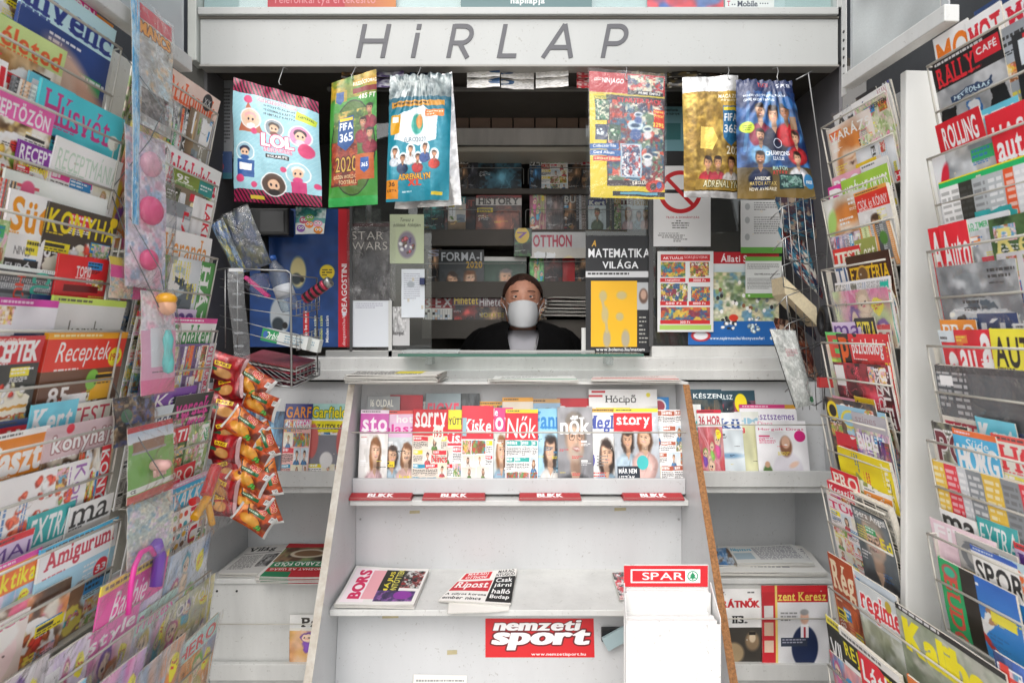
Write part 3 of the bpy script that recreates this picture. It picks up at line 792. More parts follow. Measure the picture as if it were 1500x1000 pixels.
# paving joints near the booth would be out of view; the porch walls stand on the pavement
for nm, x0, x1, y0, y1 in (('wall', 1.30, 1.42, 1.5, 4.0), ('wall', -1.42, -1.30, 1.5, 4.0)):
    struct(MB().box(x0, y0, 0, x1, y1, 3.3), nm, GREYW)
struct(MB().box(-1.42, 4.0, 0, 1.42, 4.12, 3.3), 'wall', GREYW)

# ------------------------------------------------------------------ the kiosk
K = thing('news_kiosk', 'white newspaper kiosk front with grey lettered fascia above a serving window', 'kiosk', (0, 2.3, 0))
ZF = 2.20
fx0, fx1 = WX(293, ZF), WX(1228, ZF)
place(MB().box(fx0, ZF, WZ(96, ZF), fx1, ZF + .05, WZ(28, ZF)), 'fascia_board', FASC, K, .003)
place(MB().box(fx0, ZF - .018, WZ(25, ZF), WX(1225, ZF), ZF + .05, WZ(14, ZF)), 'fascia_ledge', FASC, K, .003)
place(MB().box(fx0, ZF - .004, WZ(28, ZF), fx1, ZF + .05, WZ(25, ZF)), 'ledge_groove', mat('groove_grey', '7d7a72', .6), K)
place(MB().box(fx0, ZF - .006, WZ(98.5, ZF), fx1, ZF + .05, WZ(96, ZF)), 'fascia_lip', mat('lip_grey', '9a9892', .4), K)
# light box with posters above the ledge
place(MB().box(fx0 + .0, ZF + .03, WZ(14, ZF), fx1, ZF + .05, 2.95), 'upper_panel', mat('pale_blue_panel', 'b4c8cc', .4, noise=.1, nscale=3), K)
g = MB().box(fx0 + .01, ZF + .012, WZ(13, ZF), fx1 - .01, ZF + .016, 2.93); place(g, 'glass_pane', GLASS, K)
place(MB().box(fx1 - .012, ZF - .015, WZ(14, ZF), fx1 + .006, ZF + .05, 2.95), 'upper_frame', FASC, K, .002)
place(MB().box(fx0 - .035, ZF - .02, WZ(92, ZF), fx0 - .003, ZF + .06, 2.95), 'corner_post', mat('post_white', 'c6cac4', .4, noise=.15, nscale=8), K, .003)
place(MB().box(fx1 + .004, ZF - .01, WZ(92, ZF), fx1 + .022, ZF + .06, 2.95), 'corner_post', GREYW, K, .003)

# fascia lettering: thin slanted strokes
def stroke_letter(polys, x, y0, s, name='letter'):
    """polys: list of open polylines in cap-height units; slanted"""
    m = MB(); sh = .2; w = .132
    for jp, P in enumerate(polys):
        n = len(P); L = []; Rr = []
        for i in range(n):
            a = Vector(P[max(i - 1, 0)]); b = Vector(P[min(i + 1, n - 1)]); d = (b - a).normalized(); nn = Vector((-d.y, d.x))
            if 0 < i < n - 1:
                d1 = (Vector(P[i]) - a).normalized(); k = 1 / max(.5, nn.dot(Vector((-d1.y, d1.x))))
            else: k = 1
            L.append(Vector(P[i]) + nn * w / 2 * k); Rr.append(Vector(P[i]) - nn * w / 2 * k)
        def T(p, dy): return (x + (p.x + p.y * sh) * s, ZF - dy, y0 + p.y * s)
        b = len(m.v)
        for i in range(n): m.v += [T(L[i], .0022 + .0004 * jp), T(Rr[i], .0022 + .0004 * jp), T(L[i], -.001), T(Rr[i], -.001)]
        for i in range(n - 1):
            a = b + i * 4; c = a + 4
            m.face([a, c, c + 1, a + 1][::-1]); m.face([a, a + 2, c + 2, c]); m.face([a + 1, c + 1, c + 3, a + 3])
        m.face([b, b + 1, b + 3, b + 2]); e = b + (n - 1) * 4; m.face([e, e + 2, e + 3, e + 1])
    return place(m, name, mat('letter_grey', '5a5b60', .45), K)
def arc(cx, cy, r, a0, a1, n=14, ry=None):
    return [(cx + r * math.cos(math.radians(a0 + (a1 - a0) * i / n)), cy + (ry or r) * math.sin(math.radians(a0 + (a1 - a0) * i / n))) for i in range(n + 1)]
LZ = WZ(85, ZF); LS = WZ(36, ZF) - LZ
h_ = .0575
def letter(ch, px):
    x = WX(px, ZF)
    D = {'H': [[(h_, 0), (h_, 1)], [(.78, 0), (.78, 1)], [(h_, .5), (.78, .5)]],
         'i': [[(h_, 0), (h_, .74)], [(h_, .84), (h_, 1)]],
         'R': [[(h_, 0), (h_, 1)], [(h_, .943), (.36, .943)] + arc(.36, .693, .25, 90, -90)[1:] + [(h_, .443)], [(.3, .443), (.62, 0)]],
         'L': [[(h_, 0), (h_, 1)], [(h_, h_), (.56, h_)]],
         'A': [[(.0, 0), (.47, 1)], [(.47, 1), (.84, 0)], [(.16, .31), (.73, .31)]],
         'P': [[(h_, 0), (h_, 1)], [(h_, .943), (.36, .943)] + arc(.36, .683, .26, 90, -90)[1:] + [(h_, .423)]]}[ch]
    stroke_letter(D, x, LZ, LS)
for ch, px in (('H', 522), ('i', 602), ('R', 654), ('L', 728), ('A', 795), ('P', 880)): letter(ch, px)

# booth body: side returns, ceiling strip, back room
ZW = 2.45
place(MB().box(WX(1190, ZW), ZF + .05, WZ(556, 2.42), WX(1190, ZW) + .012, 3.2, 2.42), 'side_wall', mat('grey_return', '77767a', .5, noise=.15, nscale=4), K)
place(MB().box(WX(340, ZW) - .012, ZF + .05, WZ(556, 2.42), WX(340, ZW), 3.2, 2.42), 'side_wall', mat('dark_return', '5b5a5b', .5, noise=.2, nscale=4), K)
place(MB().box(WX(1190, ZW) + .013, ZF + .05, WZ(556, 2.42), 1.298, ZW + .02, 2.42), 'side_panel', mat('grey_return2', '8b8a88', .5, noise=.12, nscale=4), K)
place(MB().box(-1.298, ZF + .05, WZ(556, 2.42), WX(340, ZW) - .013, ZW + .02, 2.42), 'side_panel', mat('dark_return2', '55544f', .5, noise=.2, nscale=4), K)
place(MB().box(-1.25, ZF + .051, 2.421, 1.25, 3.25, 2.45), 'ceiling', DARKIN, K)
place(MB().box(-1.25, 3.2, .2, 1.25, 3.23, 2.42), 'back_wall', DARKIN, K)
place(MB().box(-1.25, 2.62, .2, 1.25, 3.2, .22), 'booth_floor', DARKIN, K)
# brown vertical panelling high on the back wall, each board its own
pm = mat('brown_panel', '8c7464', .5, noise=.3, nscale=6)
xa, xb = WX(655, 2.8), WX(880, 2.8)
for k in range(7):
    w_ = (xb - xa) / 7
    place(MB().box(xa + k * w_ + .003, 2.80, WZ(189, 2.8), xa + (k + 1) * w_ - .003, 2.82, WZ(128, 2.8)), 'panel', pm, K, .002)
place(MB().box(WX(640, 2.8), 2.79, WZ(214, 2.8), WX(890, 2.8), 2.83, WZ(189, 2.8)), 'pale_board', mat('worn_pale_board', 'dedad4', .6, noise=.35, nscale=7, streak=True), K)
place(MB().box(WX(640, 2.78), 2.77, WZ(223, 2.78), WX(1000, 2.78), 2.98, WZ(216, 2.78)), 'shelf', mat('shelf_cream', 'b8b2a4', .5), K, .002)
place(MB().box(WX(480, 2.42), 2.41, WZ(133, 2.42), WX(1140, 2.42), 2.43, WZ(129, 2.42)), 'window_head_rail', mat('rail_grey', '8a8985', .35, metal=.3), K)
place(MB().box(WX(480, 2.42), 2.40, WZ(104, 2.42), WX(1140, 2.42), 2.405, WZ(101, 2.42)), 'window_head_rail', _mats['rail_grey'], K)
# sill
place(MB().box(WX(365, 2.42), 2.36, WZ(545, 2.36), WX(1165, 2.42), 2.50, WZ(523, 2.36)), 'sill', WHITE2, K, .004)
place(MB().box(WX(365, 2.38) , 2.345, WZ(556.5, 2.345), WX(1165, 2.38), 2.48, WZ(541.5, 2.345)), 'sill_board', WHITE2, K, .003)
place(MB().box(WX(480, 2.46), 2.43, WZ(523, 2.43) + .0, WX(870, 2.46), 2.47, WZ(513, 2.43)), 'window_track', mat('track_grey', 'a5a6a4', .4, metal=.4), K, .002)
place(MB().box(WX(952, 2.46), 2.425, WZ(523, 2.425), WX(1140, 2.46), 2.47, WZ(507, 2.425)), 'window_track', WHITE2, K, .002)
# dark lower wall behind the cabinets
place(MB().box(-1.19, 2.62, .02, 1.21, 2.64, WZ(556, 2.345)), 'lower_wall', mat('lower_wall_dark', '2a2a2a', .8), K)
# window panes and stiles
def pane(x0, x1, y0, y1, Z): return place(MB().box(WX(x0, Z), Z, WZ(y1, Z), WX(x1, Z), Z + .005, WZ(y0, Z)), 'glass_pane', GLASS, K)
pane(508, 632, 133, 512, 2.44); pane(858, 955, 133, 515, 2.455); pane(957, 1142, 133, 508, 2.44)
place(MB().box(WX(512, 2.43), 2.43, WZ(515, 2.43), WX(516, 2.43), 2.46, WZ(133, 2.43)), 'stile', mat('stile_grey', '4c4d4e', .4), K)
place(MB().box(WX(951, 2.43), 2.43, WZ(508, 2.43), WX(957, 2.43), 2.452, WZ(133, 2.43)), 'stile', _mats['stile_grey'], K)
place(MB().box(WX(852, 2.46), 2.46, WZ(522, 2.46), WX(858, 2.46), 2.475, WZ(480, 2.46)), 'stile', WHITE2, K)
place(MB().box(WX(569, 2.43), 2.43, WZ(522, 2.43), WX(574, 2.43), 2.435, WZ(440, 2.43)), 'stile', WHITE2, K)
# glass pay shelf and its brackets
t = thing('glass_pay_shelf', 'narrow green-edged glass shelf under the open serving window', 'glass shelf', (0, 2.28, WZ(519, 2.28)))
place(MB().box(WX(583, 2.26), 2.255, WZ(521.5, 2.26), WX(943, 2.26), 2.42, WZ(518, 2.26)), 'glass_plate', ACRYL, t)
place(MB().box(WX(583, 2.255), 2.252, WZ(522, 2.255), WX(943, 2.255), 2.2548, WZ(518, 2.255)), 'polished_edge', GREENG, t)
for px in (628, 893):
    place(MB().box(WX(px - 5, 2.28), 2.27, WZ(534, 2.28), WX(px + 5, 2.28), 2.359, WZ(522.5, 2.28)), 'bracket', ACRYL, t, .002)
t = thing('coin_tray', 'shallow clear change tray lying on the glass pay shelf', 'tray', wp(627, 517, 2.32))
m = MB(); m.box(WX(590, 2.3), 2.27, WZ(517.6, 2.27), WX(672, 2.3), 2.38, WZ(516.2, 2.27)); place(m, 'tray_plate', ACRYL, t, .001)
for y_ in (2.27, 2.378): place(MB().box(WX(590, 2.3), y_, WZ(516.1, 2.27), WX(672, 2.3), y_ + .004, WZ(512.5, 2.27)), 'rim', ACRYL, t)

# ------------------------------------------------------------------ side cabinets
def cabinet(side):
    lab = 'white cabinet with lower newspaper shelf %s' % ('under the wire basket' if side < 0 else 'under the hanging wire book stand')
    C_ = thing('shelf_cabinet', lab, 'cabinet', (side * .9, 2.4, 0), 'white cabinets flanking the display stand')
    xo = WX(363, 2.59) if side < 0 else WX(1165, 2.59)        # outer inner-face
    xi = -.50 if side < 0 else .585
    a, b = min(xo, xi), max(xo, xi)
    o1, o2 = (xo - .018, xo) if side < 0 else (xo, xo + .018)
    place(MB().box(o1, 2.24, .02, o2, 2.60, WZ(558, 2.345)), 'side_panel', WHITE, C_, .001)
    place(MB().box(a + .001, 2.59, .02, b, 2.605, WZ(700, 2.4)), 'back_panel', WHITE, C_)
    ztop = WZ(848, 2.25)
    place(MB().box(a + .001, 2.252, ztop - .018, b, 2.589, ztop), 'shelf', WHITE2, C_, .002)
    place(MB().box(a + .001, 2.252, WZ(722, 2.25), b, 2.589, WZ(713.5, 2.25)), 'shelf', WHITE2, C_, .002)
    # sloping rest board behind the magazines, and the lip that stops them
    zl, zt = WZ(712, 2.24), WZ(560, 2.36)
    place(MB().hexa([(a + .001, 2.33, zl), (b, 2.33, zl), (b, 2.345, zl), (a + .001, 2.345, zl), (a + .001, 2.39, zt), (b, 2.39, zt), (b, 2.405, zt), (a + .001, 2.405, zt)]), 'rest_board', WHITE, C_)
    place(MB().box(a + .001, 2.238, WZ(713, 2.24), b, 2.25, WZ(690, 2.24)), 'lip', WHITE2, C_, .002)
    # lower front panel with its own lip and wire
    place(MB().box(a + .001, 2.262, .05, b, 2.276, ztop - .0185), 'front_panel', WHITE2, C_)
    place(MB().box(a + .001, 2.228, WZ(996, 2.23), b, 2.25, WZ(972, 2.23)), 'lip', WHITE2, C_, .002)
    zw = WZ(914 if side < 0 else 906, 2.23)
    m = MB().tube([(a + .005, 2.232, zw), (b, 2.232, zw)], .0022); place(m, 'retaining_wire', WIREW, C_)
    zw = WZ(627 if side < 0 else 622, 2.235)
    m = MB().tube([(a + .005, 2.236, zw), (b, 2.236, zw)], .0024); place(m, 'retaining_wire', WIREW, C_)
    for k in (0, 1):
        px = (318, 347)[k] if side < 0 else (1202, 1204)[k]
        if side > 0 and k: continue
        place(MB().lathe([(.0, 0), (.004, 0), (.004, .003), (.0, .003)], wp(px, 865 if side < 0 else 858, 2.262), 8, M=Matrix.Rotation(math.pi / 2, 3, 'X')), 'screw', BLACK, C_)
    return C_
CABL, CABR = cabinet(-1), cabinet(1)

# ------------------------------------------------------------------ centre display stand
D_ = thing('display_stand', 'white sloping display stand in the middle with a raw chipboard edge', 'display stand', (.02, 2.0, 0))
XL, XR = WX(520, 2.1), WX(1000, 2.1)
def fy(z):                # front edge of the side panels, nearer at the foot
    return 2.10 - (1.27 - z) * (2.10 - 1.645) / (1.27 - .506)
zt, zb = 1.268, .02
for sx, x0, x1 in ((-1, XL - .022, XL), (1, XR, XR + .022)):
    P = [(x0, fy(zb), zb), (x1, fy(zb), zb), (x1, 2.245, zb), (x0, 2.245, zb), (x0, fy(zt), zt), (x1, fy(zt), zt), (x1, 2.245, zt), (x0, 2.245, zt)]
    place(MB().hexa(P), 'side_panel', WHITE, D_)
    e = .0015
    P = [(x0, fy(zb) - e, zb), (x1, fy(zb) - e, zb), (x1, fy(zb) - .0003, zb), (x0, fy(zb) - .0003, zb), (x0, fy(zt) - e, zt), (x1, fy(zt) - e, zt), (x1, fy(zt) - .0003, zt), (x0, fy(zt) - .0003, zt)]
    o = place(MB().hexa(P), 'front_edge', EDGEP if sx < 0 else CHIP, D_)
    if sx > 0: o['label'] = 'bare brown chipboard front edge'
xl, xr = XL + .001, XR - .001
zlip0, zlip1 = WZ(722, 2.075), WZ(699.5, 2.075)
place(MB().box(xl, 2.06, zlip0, xr, 2.075, zlip1), 'lip', WHITE, D_, .002)
place(MB().hexa([(xl, 2.13, zlip0), (xr, 2.13, zlip0), (xr, 2.14, zlip0), (xl, 2.14, zlip0), (xl, 2.19, 1.262), (xr, 2.19, 1.262), (xr, 2.2, 1.262), (xl, 2.2, 1.262)]), 'rest_board', WHITE, D_)
place(MB().box(XL - .02, 2.1, 1.2685, XR + .02, 2.24, 1.276), 'top_board', WHITE2, D_, .001)
place(MB().box(xl, 2.025, WZ(740, 2.03), xr, 2.14, WZ(732, 2.03)), 'shelf', WHITE2, D_, .002)
zs = WZ(893, 1.80)
place(MB().box(xl, 2.11, zs, xr, 2.122, WZ(740, 2.1)), 'back_panel', WHITE, D_)
place(MB().box(xl, 1.80, zs - .018, xr, 2.122, zs), 'shelf', WHITE2, D_, .002)
m = MB(); m.hexa([(xl, 1.80, .03), (xr, 1.80, .03), (xr, 1.812, .03), (xl, 1.812, .03), (xl, 1.90, zs - .019), (xr, 1.90, zs - .019), (xr, 1.912, zs - .019), (xl, 1.912, zs - .019)])
place(m, 'lower_panel', WHITE, D_)
zw = WZ(633, 2.06); place(MB().tube([(XL + .0, 2.058, zw), (XR, 2.058, zw)], .0026), 'retaining_wire', WIREW, D_)
place(MB().box(xl, 2.098, WZ(845, 2.1), xr, 2.1095, WZ(843.3, 2.1)), 'seam', mat('seam_grey', 'a9a9a6', .6), D_)

def lowpt(px, py):
    """point on the sloping lower panel"""
    z1_ = zs - .019; k = (1.90 - 1.80) / (z1_ - .03); t = (485 - py) / F
    Z = (1.8 + k * (EYE - .03)) / (1 - k * t); return Vector((WX(px, Z), Z - .001, EYE + t * Z))
for (px, py) in ((528, 760), (528, 830), (994, 760), (994, 830)):
    place(MB().lathe([(0, 0), (.0035, 0), (.0035, .002), (0, .002)], wp(px, py, 2.108), 8, M=Matrix.Rotation(math.pi / 2, 3, 'X')), 'screw', CHROME, D_)
TAPE = mat('old_tape', 'bdb28c', .4, noise=.2, nscale=30)
for (px, py, w_) in ((560, 905, .05), (655, 958, .03), (600, 752, .035), (900, 748, .04)):
    p = lowpt(px, py) if py > 895 else wp(px, py, 2.1095); q = p + Vector((0, -.0008, 0))
    place(MB().hexa([q, q + Vector((w_, 0, .002)), p + Vector((w_, .0006, .002)), p + Vector((0, .0006, 0)), q + Vector((0, .0015, .012)), q + Vector((w_, .0015, .013)), p + Vector((w_, .003, .013)), p + Vector((0, .003, .012))]), 'tape_strip', TAPE, D_)

# ------------------------------------------------------------------ wire magazine racks along both sides of the porch
def line(side, px):
    """point of the upper wire line seen at photo column px -> (X, Z)"""
    s = (px - 750) / F
    if side < 0: Z = .851 / (-s + .039); return Vector((-(.851 - .039 * Z), Z, 0))
    Z = .957 / (s + .062); return Vector((.957 - .062 * Z, Z, 0))
ADIR = {-1: (line(-1, 0) - line(-1, 300)).normalized(), 1: (line(1, 1500) - line(1, 1230)).normalized()}   # towards the camera
NDIR = {s: (ADIR[s].cross(Vector((0, 0, 1))) * (1 if ADIR[s].cross(Vector((0, 0, 1))).x * s < 0 else -1)).normalized() for s in (-1, 1)}
TL = [.579, .386, .193, 0, -.193, -.386]
TR = [.558, .362, .167, -.031, -.230, -.426]
LEAN = .2
def rp(side, px, h, n=0):
    """point on a rack: photo column px on the wire line, height h above eye level, n out from the wire line (leaning with height is separate)"""
    p = line(side, px); return Vector((p.x, p.y, EYE + h)) + NDIR[side] * n
def rack(side, pf, pn, tiers, label, pitch=.097, boardtop=.66, boardbot=-.55, endface=False, bn=-.11):
    T = thing('magazine_rack', label, 'magazine rack', (line(side, pf).x, line(side, pf).y, EYE - .6), 'wire magazine racks on both sides')
    A, N = ADIR[side], NDIR[side]; a = line(side, pf); L = (line(side, pn) - a).length
    def P(s_, n, z): return a + A * s_ + N * n + Vector((0, 0, EYE + z))
    def bx(s0, s1, n0, n1, z0, z1):
        return MB().hexa([P(s0, n0, z0), P(s1, n0, z0), P(s1, n1, z0), P(s0, n1, z0), P(s0, n0, z1), P(s1, n0, z1), P(s1, n1, z1), P(s0, n1, z1)])
    th = .02
    if endface: place(bx(L + .001, L + .022, -.27, -.036, boardbot, boardtop), 'end_panel', mat('end_panel_white', 'e2e2de', .4, noise=.1, nscale=5, streak=True), T, .003)
    place(bx(-.004, L + .006, bn - th, bn, boardbot, boardtop), 'backboard', WHITE if endface else WHITE2, T, .003)
    for h in tiers:
        for k, (dz, n) in enumerate(((0, 0), (-pitch, -.0195))):
            place(MB().tube([P(0, n, h + dz), P(L, n, h + dz)], .0026, 8), 'wire', WIREW, T)
        for s_ in (0, L) if L > .4 else (0,):
            place(MB().tube([P(s_, bn + .001, h - .012), P(s_, 0, h), P(s_, -.0195, h - pitch), P(s_, -.042, h - .205), P(s_, bn + .001, h - .205)], .0023, 6), 'end_frame', WIREW, T)
            m = MB(); s2 = s_ + (.0015 if s_ == 0 else -.0015)
            q = [P(s2, -.012, h - .004), P(s2, -.03, h - pitch), P(s2, -.05, h - .2), P(s2, -.064, h - .2), P(s2, -.044, h - pitch), P(s2, -.026, h - .004)]
            b = len(m.v); m.v += [tuple(x) for x in q]; m.face([0, 1, 4, 5]); m.face([1, 2, 3, 4]); place(m, 'end_plate', WIREW, T)
        place(bx(.003, L - .003, bn + .001, -.042, h - .208, h - .205), 'pocket_floor', WIREW, T)
    return T
RLF = rack(-1, 319, 228, TL, 'wire rack of house and garden magazines beside the snack strips', boardtop=.64)
RLN = rack(-1, 178, -60, TL, 'wire rack of cookery and craft magazines nearest the camera', boardtop=.72)
RRF = rack(1, 1203, 1296, TR, 'wire rack of health and psychology magazines with a white end face', boardtop=.60, endface=True, boardbot=-1.35)
RRN = rack(1, 1358, 1600, TR, 'wire rack of motoring and sports magazines nearest the camera', boardtop=.72, endface=False, boardbot=-1.35, bn=-.27)
RLL = rack(-1, 309, -60, [-.626, -.84], 'long low wire rack full of bagged children magazines', pitch=.157, boardtop=-.56, boardbot=-1.35)
RRL = rack(1, 1213, 1600, [-.689, -.90], 'long low wire rack holding puzzle and army magazines', pitch=.15, boardtop=-.57, boardbot=-1.3, bn=-.12)

# framed acrylic boards above the racks, with a white bottom rail
for side, pf, pn, h, lab in ((-1, 275, 60, .632, 'clear acrylic sign board with white bottom rail over the cookery rack'), (1, 1240, 1392, .622, 'clear acrylic sleeve of pale papers in a white tray over the health rack')):
    T = thing('sign_board', lab, 'sign board', rp(side, pf, h))
    A, N = ADIR[side], NDIR[side]; a = line(side, pf); L = (line(side, pn) - a).length
    def P(s_, n, z): return a + A * s_ + N * n + Vector((0, 0, EYE + z))
    def bx(s0, s1, n0, n1, z0, z1):
        return MB().hexa([P(s0, n0, z0), P(s1, n0, z0), P(s1, n1, z0), P(s0, n1, z0), P(s0, n0, z1), P(s1, n0, z1), P(s1, n1, z1), P(s0, n1, z1)])
    place(bx(0, L, -.02, .012, h, h + .035), 'bottom_rail', WHITE2, T, .002)
    place(bx(.01, L - .01, -.008, -.004, h + .035, h + .5), 'acrylic_sheet', clearmat('milky_acrylic', (.85, .88, .87), .45, .2, 0), T)
    if side > 0:
        c = cover(C('', 'c6cccb', '', n=0, pic='plain', c1='c6cccb', c2='aeb4b4'), 160, 1.6); r = ATL.add(c.p)
        o, _ = sheet_obj('paper_sheet', r, P(.02, -.003, h + .038), A, Vector((0, 0, 1)), L - .05, .42, 'news'); o.data.transform(Matrix.Translation(-T.location)); o.parent = T
        m = MB(); x0 = P(0, .005, h - .012)
        place(bx(-.022, -.002, -.002, 0, h - .012, h + .3), 'punched_strip', WHITE2, T)
        for k in range(7): place(MB().lathe([(.0, 0), (.004, 0), (.004, .001), (0, .001)], P(-.012, .0008, h + .02 + k * .022), 8, M=Matrix.Rotation(math.pi / 2, 3, 'Y')), 'hole', BLACK, T)

# ================================================================== MAGAZINES ON THE SIDE RACKS
ORD = ['top', 'second', 'third', 'fourth', 'fifth', 'lowest', 'upper', 'bottom']
RNAME = {'LF': 'garden rack', 'LN': 'cookery rack', 'RF': 'health rack', 'RN': 'motoring rack', 'LL': 'low comics rack', 'RL': 'low puzzle rack'}
def RM(rk, tier, xa, xb, ytop, dep, spec, bag=False, th=None, tilt=0, kind='cover', name='magazine', cat='magazine', stack=0):
    side = -1 if rk[0] == 'L' else 1
    if rk == 'LL': h = [-.626, -.84][tier]; drop = .29; tn = ['upper', 'lower'][tier]
    elif rk == 'RL': h = [-.689, -.90][tier]; drop = .29; tn = ['upper', 'lower'][tier]
    else: h = (TL if side < 0 else TR)[tier]; drop = .203; tn = ORD[tier]
    if rk == 'RF': xb = 1294 if xb > 1294 else xb; xa = min(xa, xb - 24) if xa < 1250 else xa - 14
    a, b = line(side, xa), line(side, xb)
    w = (b - a).length; A, N = ADIR[side], NDIR[side]
    ht = (485 - ytop) / F * a.y; zb = h - drop
    V = (N * LEAN + Vector((0, 0, 1))).normalized(); hh = (ht - zb) / V.z
    U = -A if side < 0 else A
    z0 = Vector((0, 0, EYE + zb)); n0 = -.0075 - .0085 * dep + LEAN * (zb - h)
    O = (b if side < 0 else a) + N * n0 + z0
    lab = spec['desc'] + ', %s, %s tier' % (RNAME[rk], tn) if ' rack' not in spec['desc'] else spec['desc']
    px = 230 if rk[1] in 'NL' else 190
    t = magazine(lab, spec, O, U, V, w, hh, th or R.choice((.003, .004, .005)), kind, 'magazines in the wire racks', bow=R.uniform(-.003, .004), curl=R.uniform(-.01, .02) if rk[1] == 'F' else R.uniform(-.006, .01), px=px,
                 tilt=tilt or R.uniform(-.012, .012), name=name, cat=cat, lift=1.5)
    if bag:                                # clear bag round it: a film in front, loose at the top
        m = MB(); W2, H2 = w * 1.02, hh * 1.03; rs = random.Random(spec['seed']); p1, p2 = rs.uniform(0, 6), rs.uniform(0, 6)
        def fn(u, v): return U * (W2 * u - .01 * w) + V * (H2 * v) + (U.cross(V)) * (.003 + .004 * math.sin(p1 + u * 5 + v * 3) * math.sin(p2 + v * 7) + .012 * max(0, v - .8) + .001)
        m.grid(fn, 8, 10); m.build('clear_bag', FILM, t)
    return t

WT = ('555', '888')
# --- garden rack (far left)
r_ = 'LF'
RM(r_, 0, 258, 224, 98, 2, C('green and white striped home magazine', 'eef2ea', '', pic='strips', c1='6cbf3a', c2='e8f0e4', n=0))
RM(r_, 0, 326, 248, 150, 1, C('salmon pink home magazine with orange title and black round sticker', 'efbfae', 'Otthonunk', 'e8481c', 'room', tb='efbfae', ts=.26, f='bs', spots=[(.78, .1, .09, '1c1c1e', 'XX', 'bbb')], c1='b0b4bc', c2='8a8c94', n=1))
RM(r_, 0, 252, 219, 136, -1 + 1, C('dark plum magazine with white barcode label', '46333c', '', pic='dark', c1='3c2c34', c2='6a4c58', n=2, lc=('c33', 'aaa'), ex=[('r', .05, .04, .5, .2, 'e6e4e0'), ('s', .1, .08, .4, 3, '555', .04)]))
RM(r_, 0, 289, 250, 163, 0, C('black and white magazine laid on its side', '1b1c1e', 'tervezz', 'eee', 'dark', ts=.2, side=-1, c1='1e1f22', c2='c9c9c6', n=3, t2=('jövőre', .1, .3, .6, .12, 'c8322c')))
RM(r_, 0, 318, 286, 177, 0, C('taupe interiors magazine with a white script title', '7d786d', 'Re', 'f0eee8', 'room', ts=.5, side=-1, f='ls', c1='7d786d', c2='928c80', py=0, n=0))
RM(r_, 1, 250, 205, 200, 3, C('pink and yellow folded leaflet magazine', 'e84878', '', pic='noisy', n=0, py=0) | dict(pic='kids', c1='e8486c', c2='f2d028'))
RM(r_, 1, 329, 252, 252, 1, C('white home magazine with tall crimson title', 'f1f0ee', 'lakáskultúra', 'c8203c', 'room', tb='f1f0ee', ts=.3, n=1, f='bs', c1='c0bfb8'))
RM(r_, 1, 262, 239, 214, 2, C('white magazine headed with bold black letters', 'f2f2f0', 'SZ', '222', 'house', tb='f2f2f0', ts=.5, n=1))
RM(r_, 1, 317, 262, 271, 0, C('olive garden magazine with a teal corner', '6c7f35', '95', 'f0f0e8', 'garden', tb='6c7f35', ts=.14, tw=.3, n=1, ex=[('r', .62, .02, .4, .2, '2a7c78'), ('s', .66, .08, .3, 2, 'fff', .05)]))
RM(r_, 1, 270, 226, 277, -.5, C('dark olive leaf pattern magazine', '34382c', '', pic='dark', c1='34382c', c2='5c6248', n=1))
RM(r_, 1, 303, 262, 286, -.6, C('brown magazine with a shop window photo', '5c5044', '', pic='noisy', n=0) | dict(pic='room', c1='6a5c4c', c2='8a7458'))
RM(r_, 1, 318, 292, 297, -.9, C('white magazine with red sideways letters', 'f4f2f0', 'LAKBER', 'cc1c2c', 'plain', ts=.5, side=-1, n=0, c1='f0eeec', py=.6))
RM(r_, 2, 284, 232, 304, 2, C('red striped bathroom magazine', 'd8d4cc', 'LÁTVÁNY', 'c4202c', 'strips', ts=.3, side=-1, c1='b0303c', c2='e8e4dc', n=1))
RM(r_, 2, 316, 246, 352, 1, C('white magazine with a thin orange serif title', 'f3f1ec', 'Veranda', 'dd7a34', 'house', tb='f3f1ec', ts=.34, f='ls', n=0, spots=[(.88, .34, .05, 'e08030', '', '')], tx=.03))
RM(r_, 2, 250, 228, 337, 1.4, C('pink and white craft magazine', 'ead8d4', 'V', 'cc6048', 'collage', ts=.2, n=0))
RM(r_, 2, 320, 228, 388, -.3, C('grey architecture magazine on its side with large green title', '4a7f42', 'HÁZ', 'f4f4f0', 'house', tb='3f7d3c', ts=.3, side=-1, f='bs', n=0, c1='b4bcc0'), th=.006)
RM(r_, 3, 264, 222, 463, 2, C('red and white kitchen magazine', 'f0ece8', 'KON', 'c8242c', 'collage', tb='f0ece8', ts=.2, n=0, c2='c8242c'))
RM(r_, 3, 324, 258, 467, 1, C('white garden magazine with a dark green title', 'f4f4f0', 'Csodakert', '2c7a3c', 'garden', tb='f4f4f0', ts=.3, strip='d8327c', sc='fff', f='bs', n=0, ty=.06, ex=[('r', .3, .1, .001, .001, 'fff')]))
RM(r_, 3, 325, 258, 502, -.3, C('lilac grey gardening magazine on its side with red capitals', 'cfc9d2', 'OTTHONKERT', 'b83048', 'collage', tb='cdc8d0', ts=.2, side=-1, n=1, f='bs', c1='5a4878', c2='bfb8c8'))
RM(r_, 3, 262, 226, 505, -.1, C('purple and white gardening magazine on its side', 'd8d4dc', 'OTTHON', '553377', 'collage', ts=.2, side=-1, n=1, c1='4c3c70', c2='d0c8dc'))
RM(r_, 4, 294, 234, 563, 2, C('deep purple garden magazine with white script', '5a2f86', 'Kert', 'f4f0f8', 'garden', tb='5a2f86', ts=.22, sh=.3, f='l', n=0))
RM(r_, 4, 316, 262, 571, 1, C('dark magazine with magenta overlapping letters', '1f2622', 'versek', 'd83a8a', 'garden', tb='1f2622', ts=.3, f='bs', n=1, c1='2c3a28', t2=('Kertek', .25, .3, .7, .22, 'd83a8a', 'bs')))
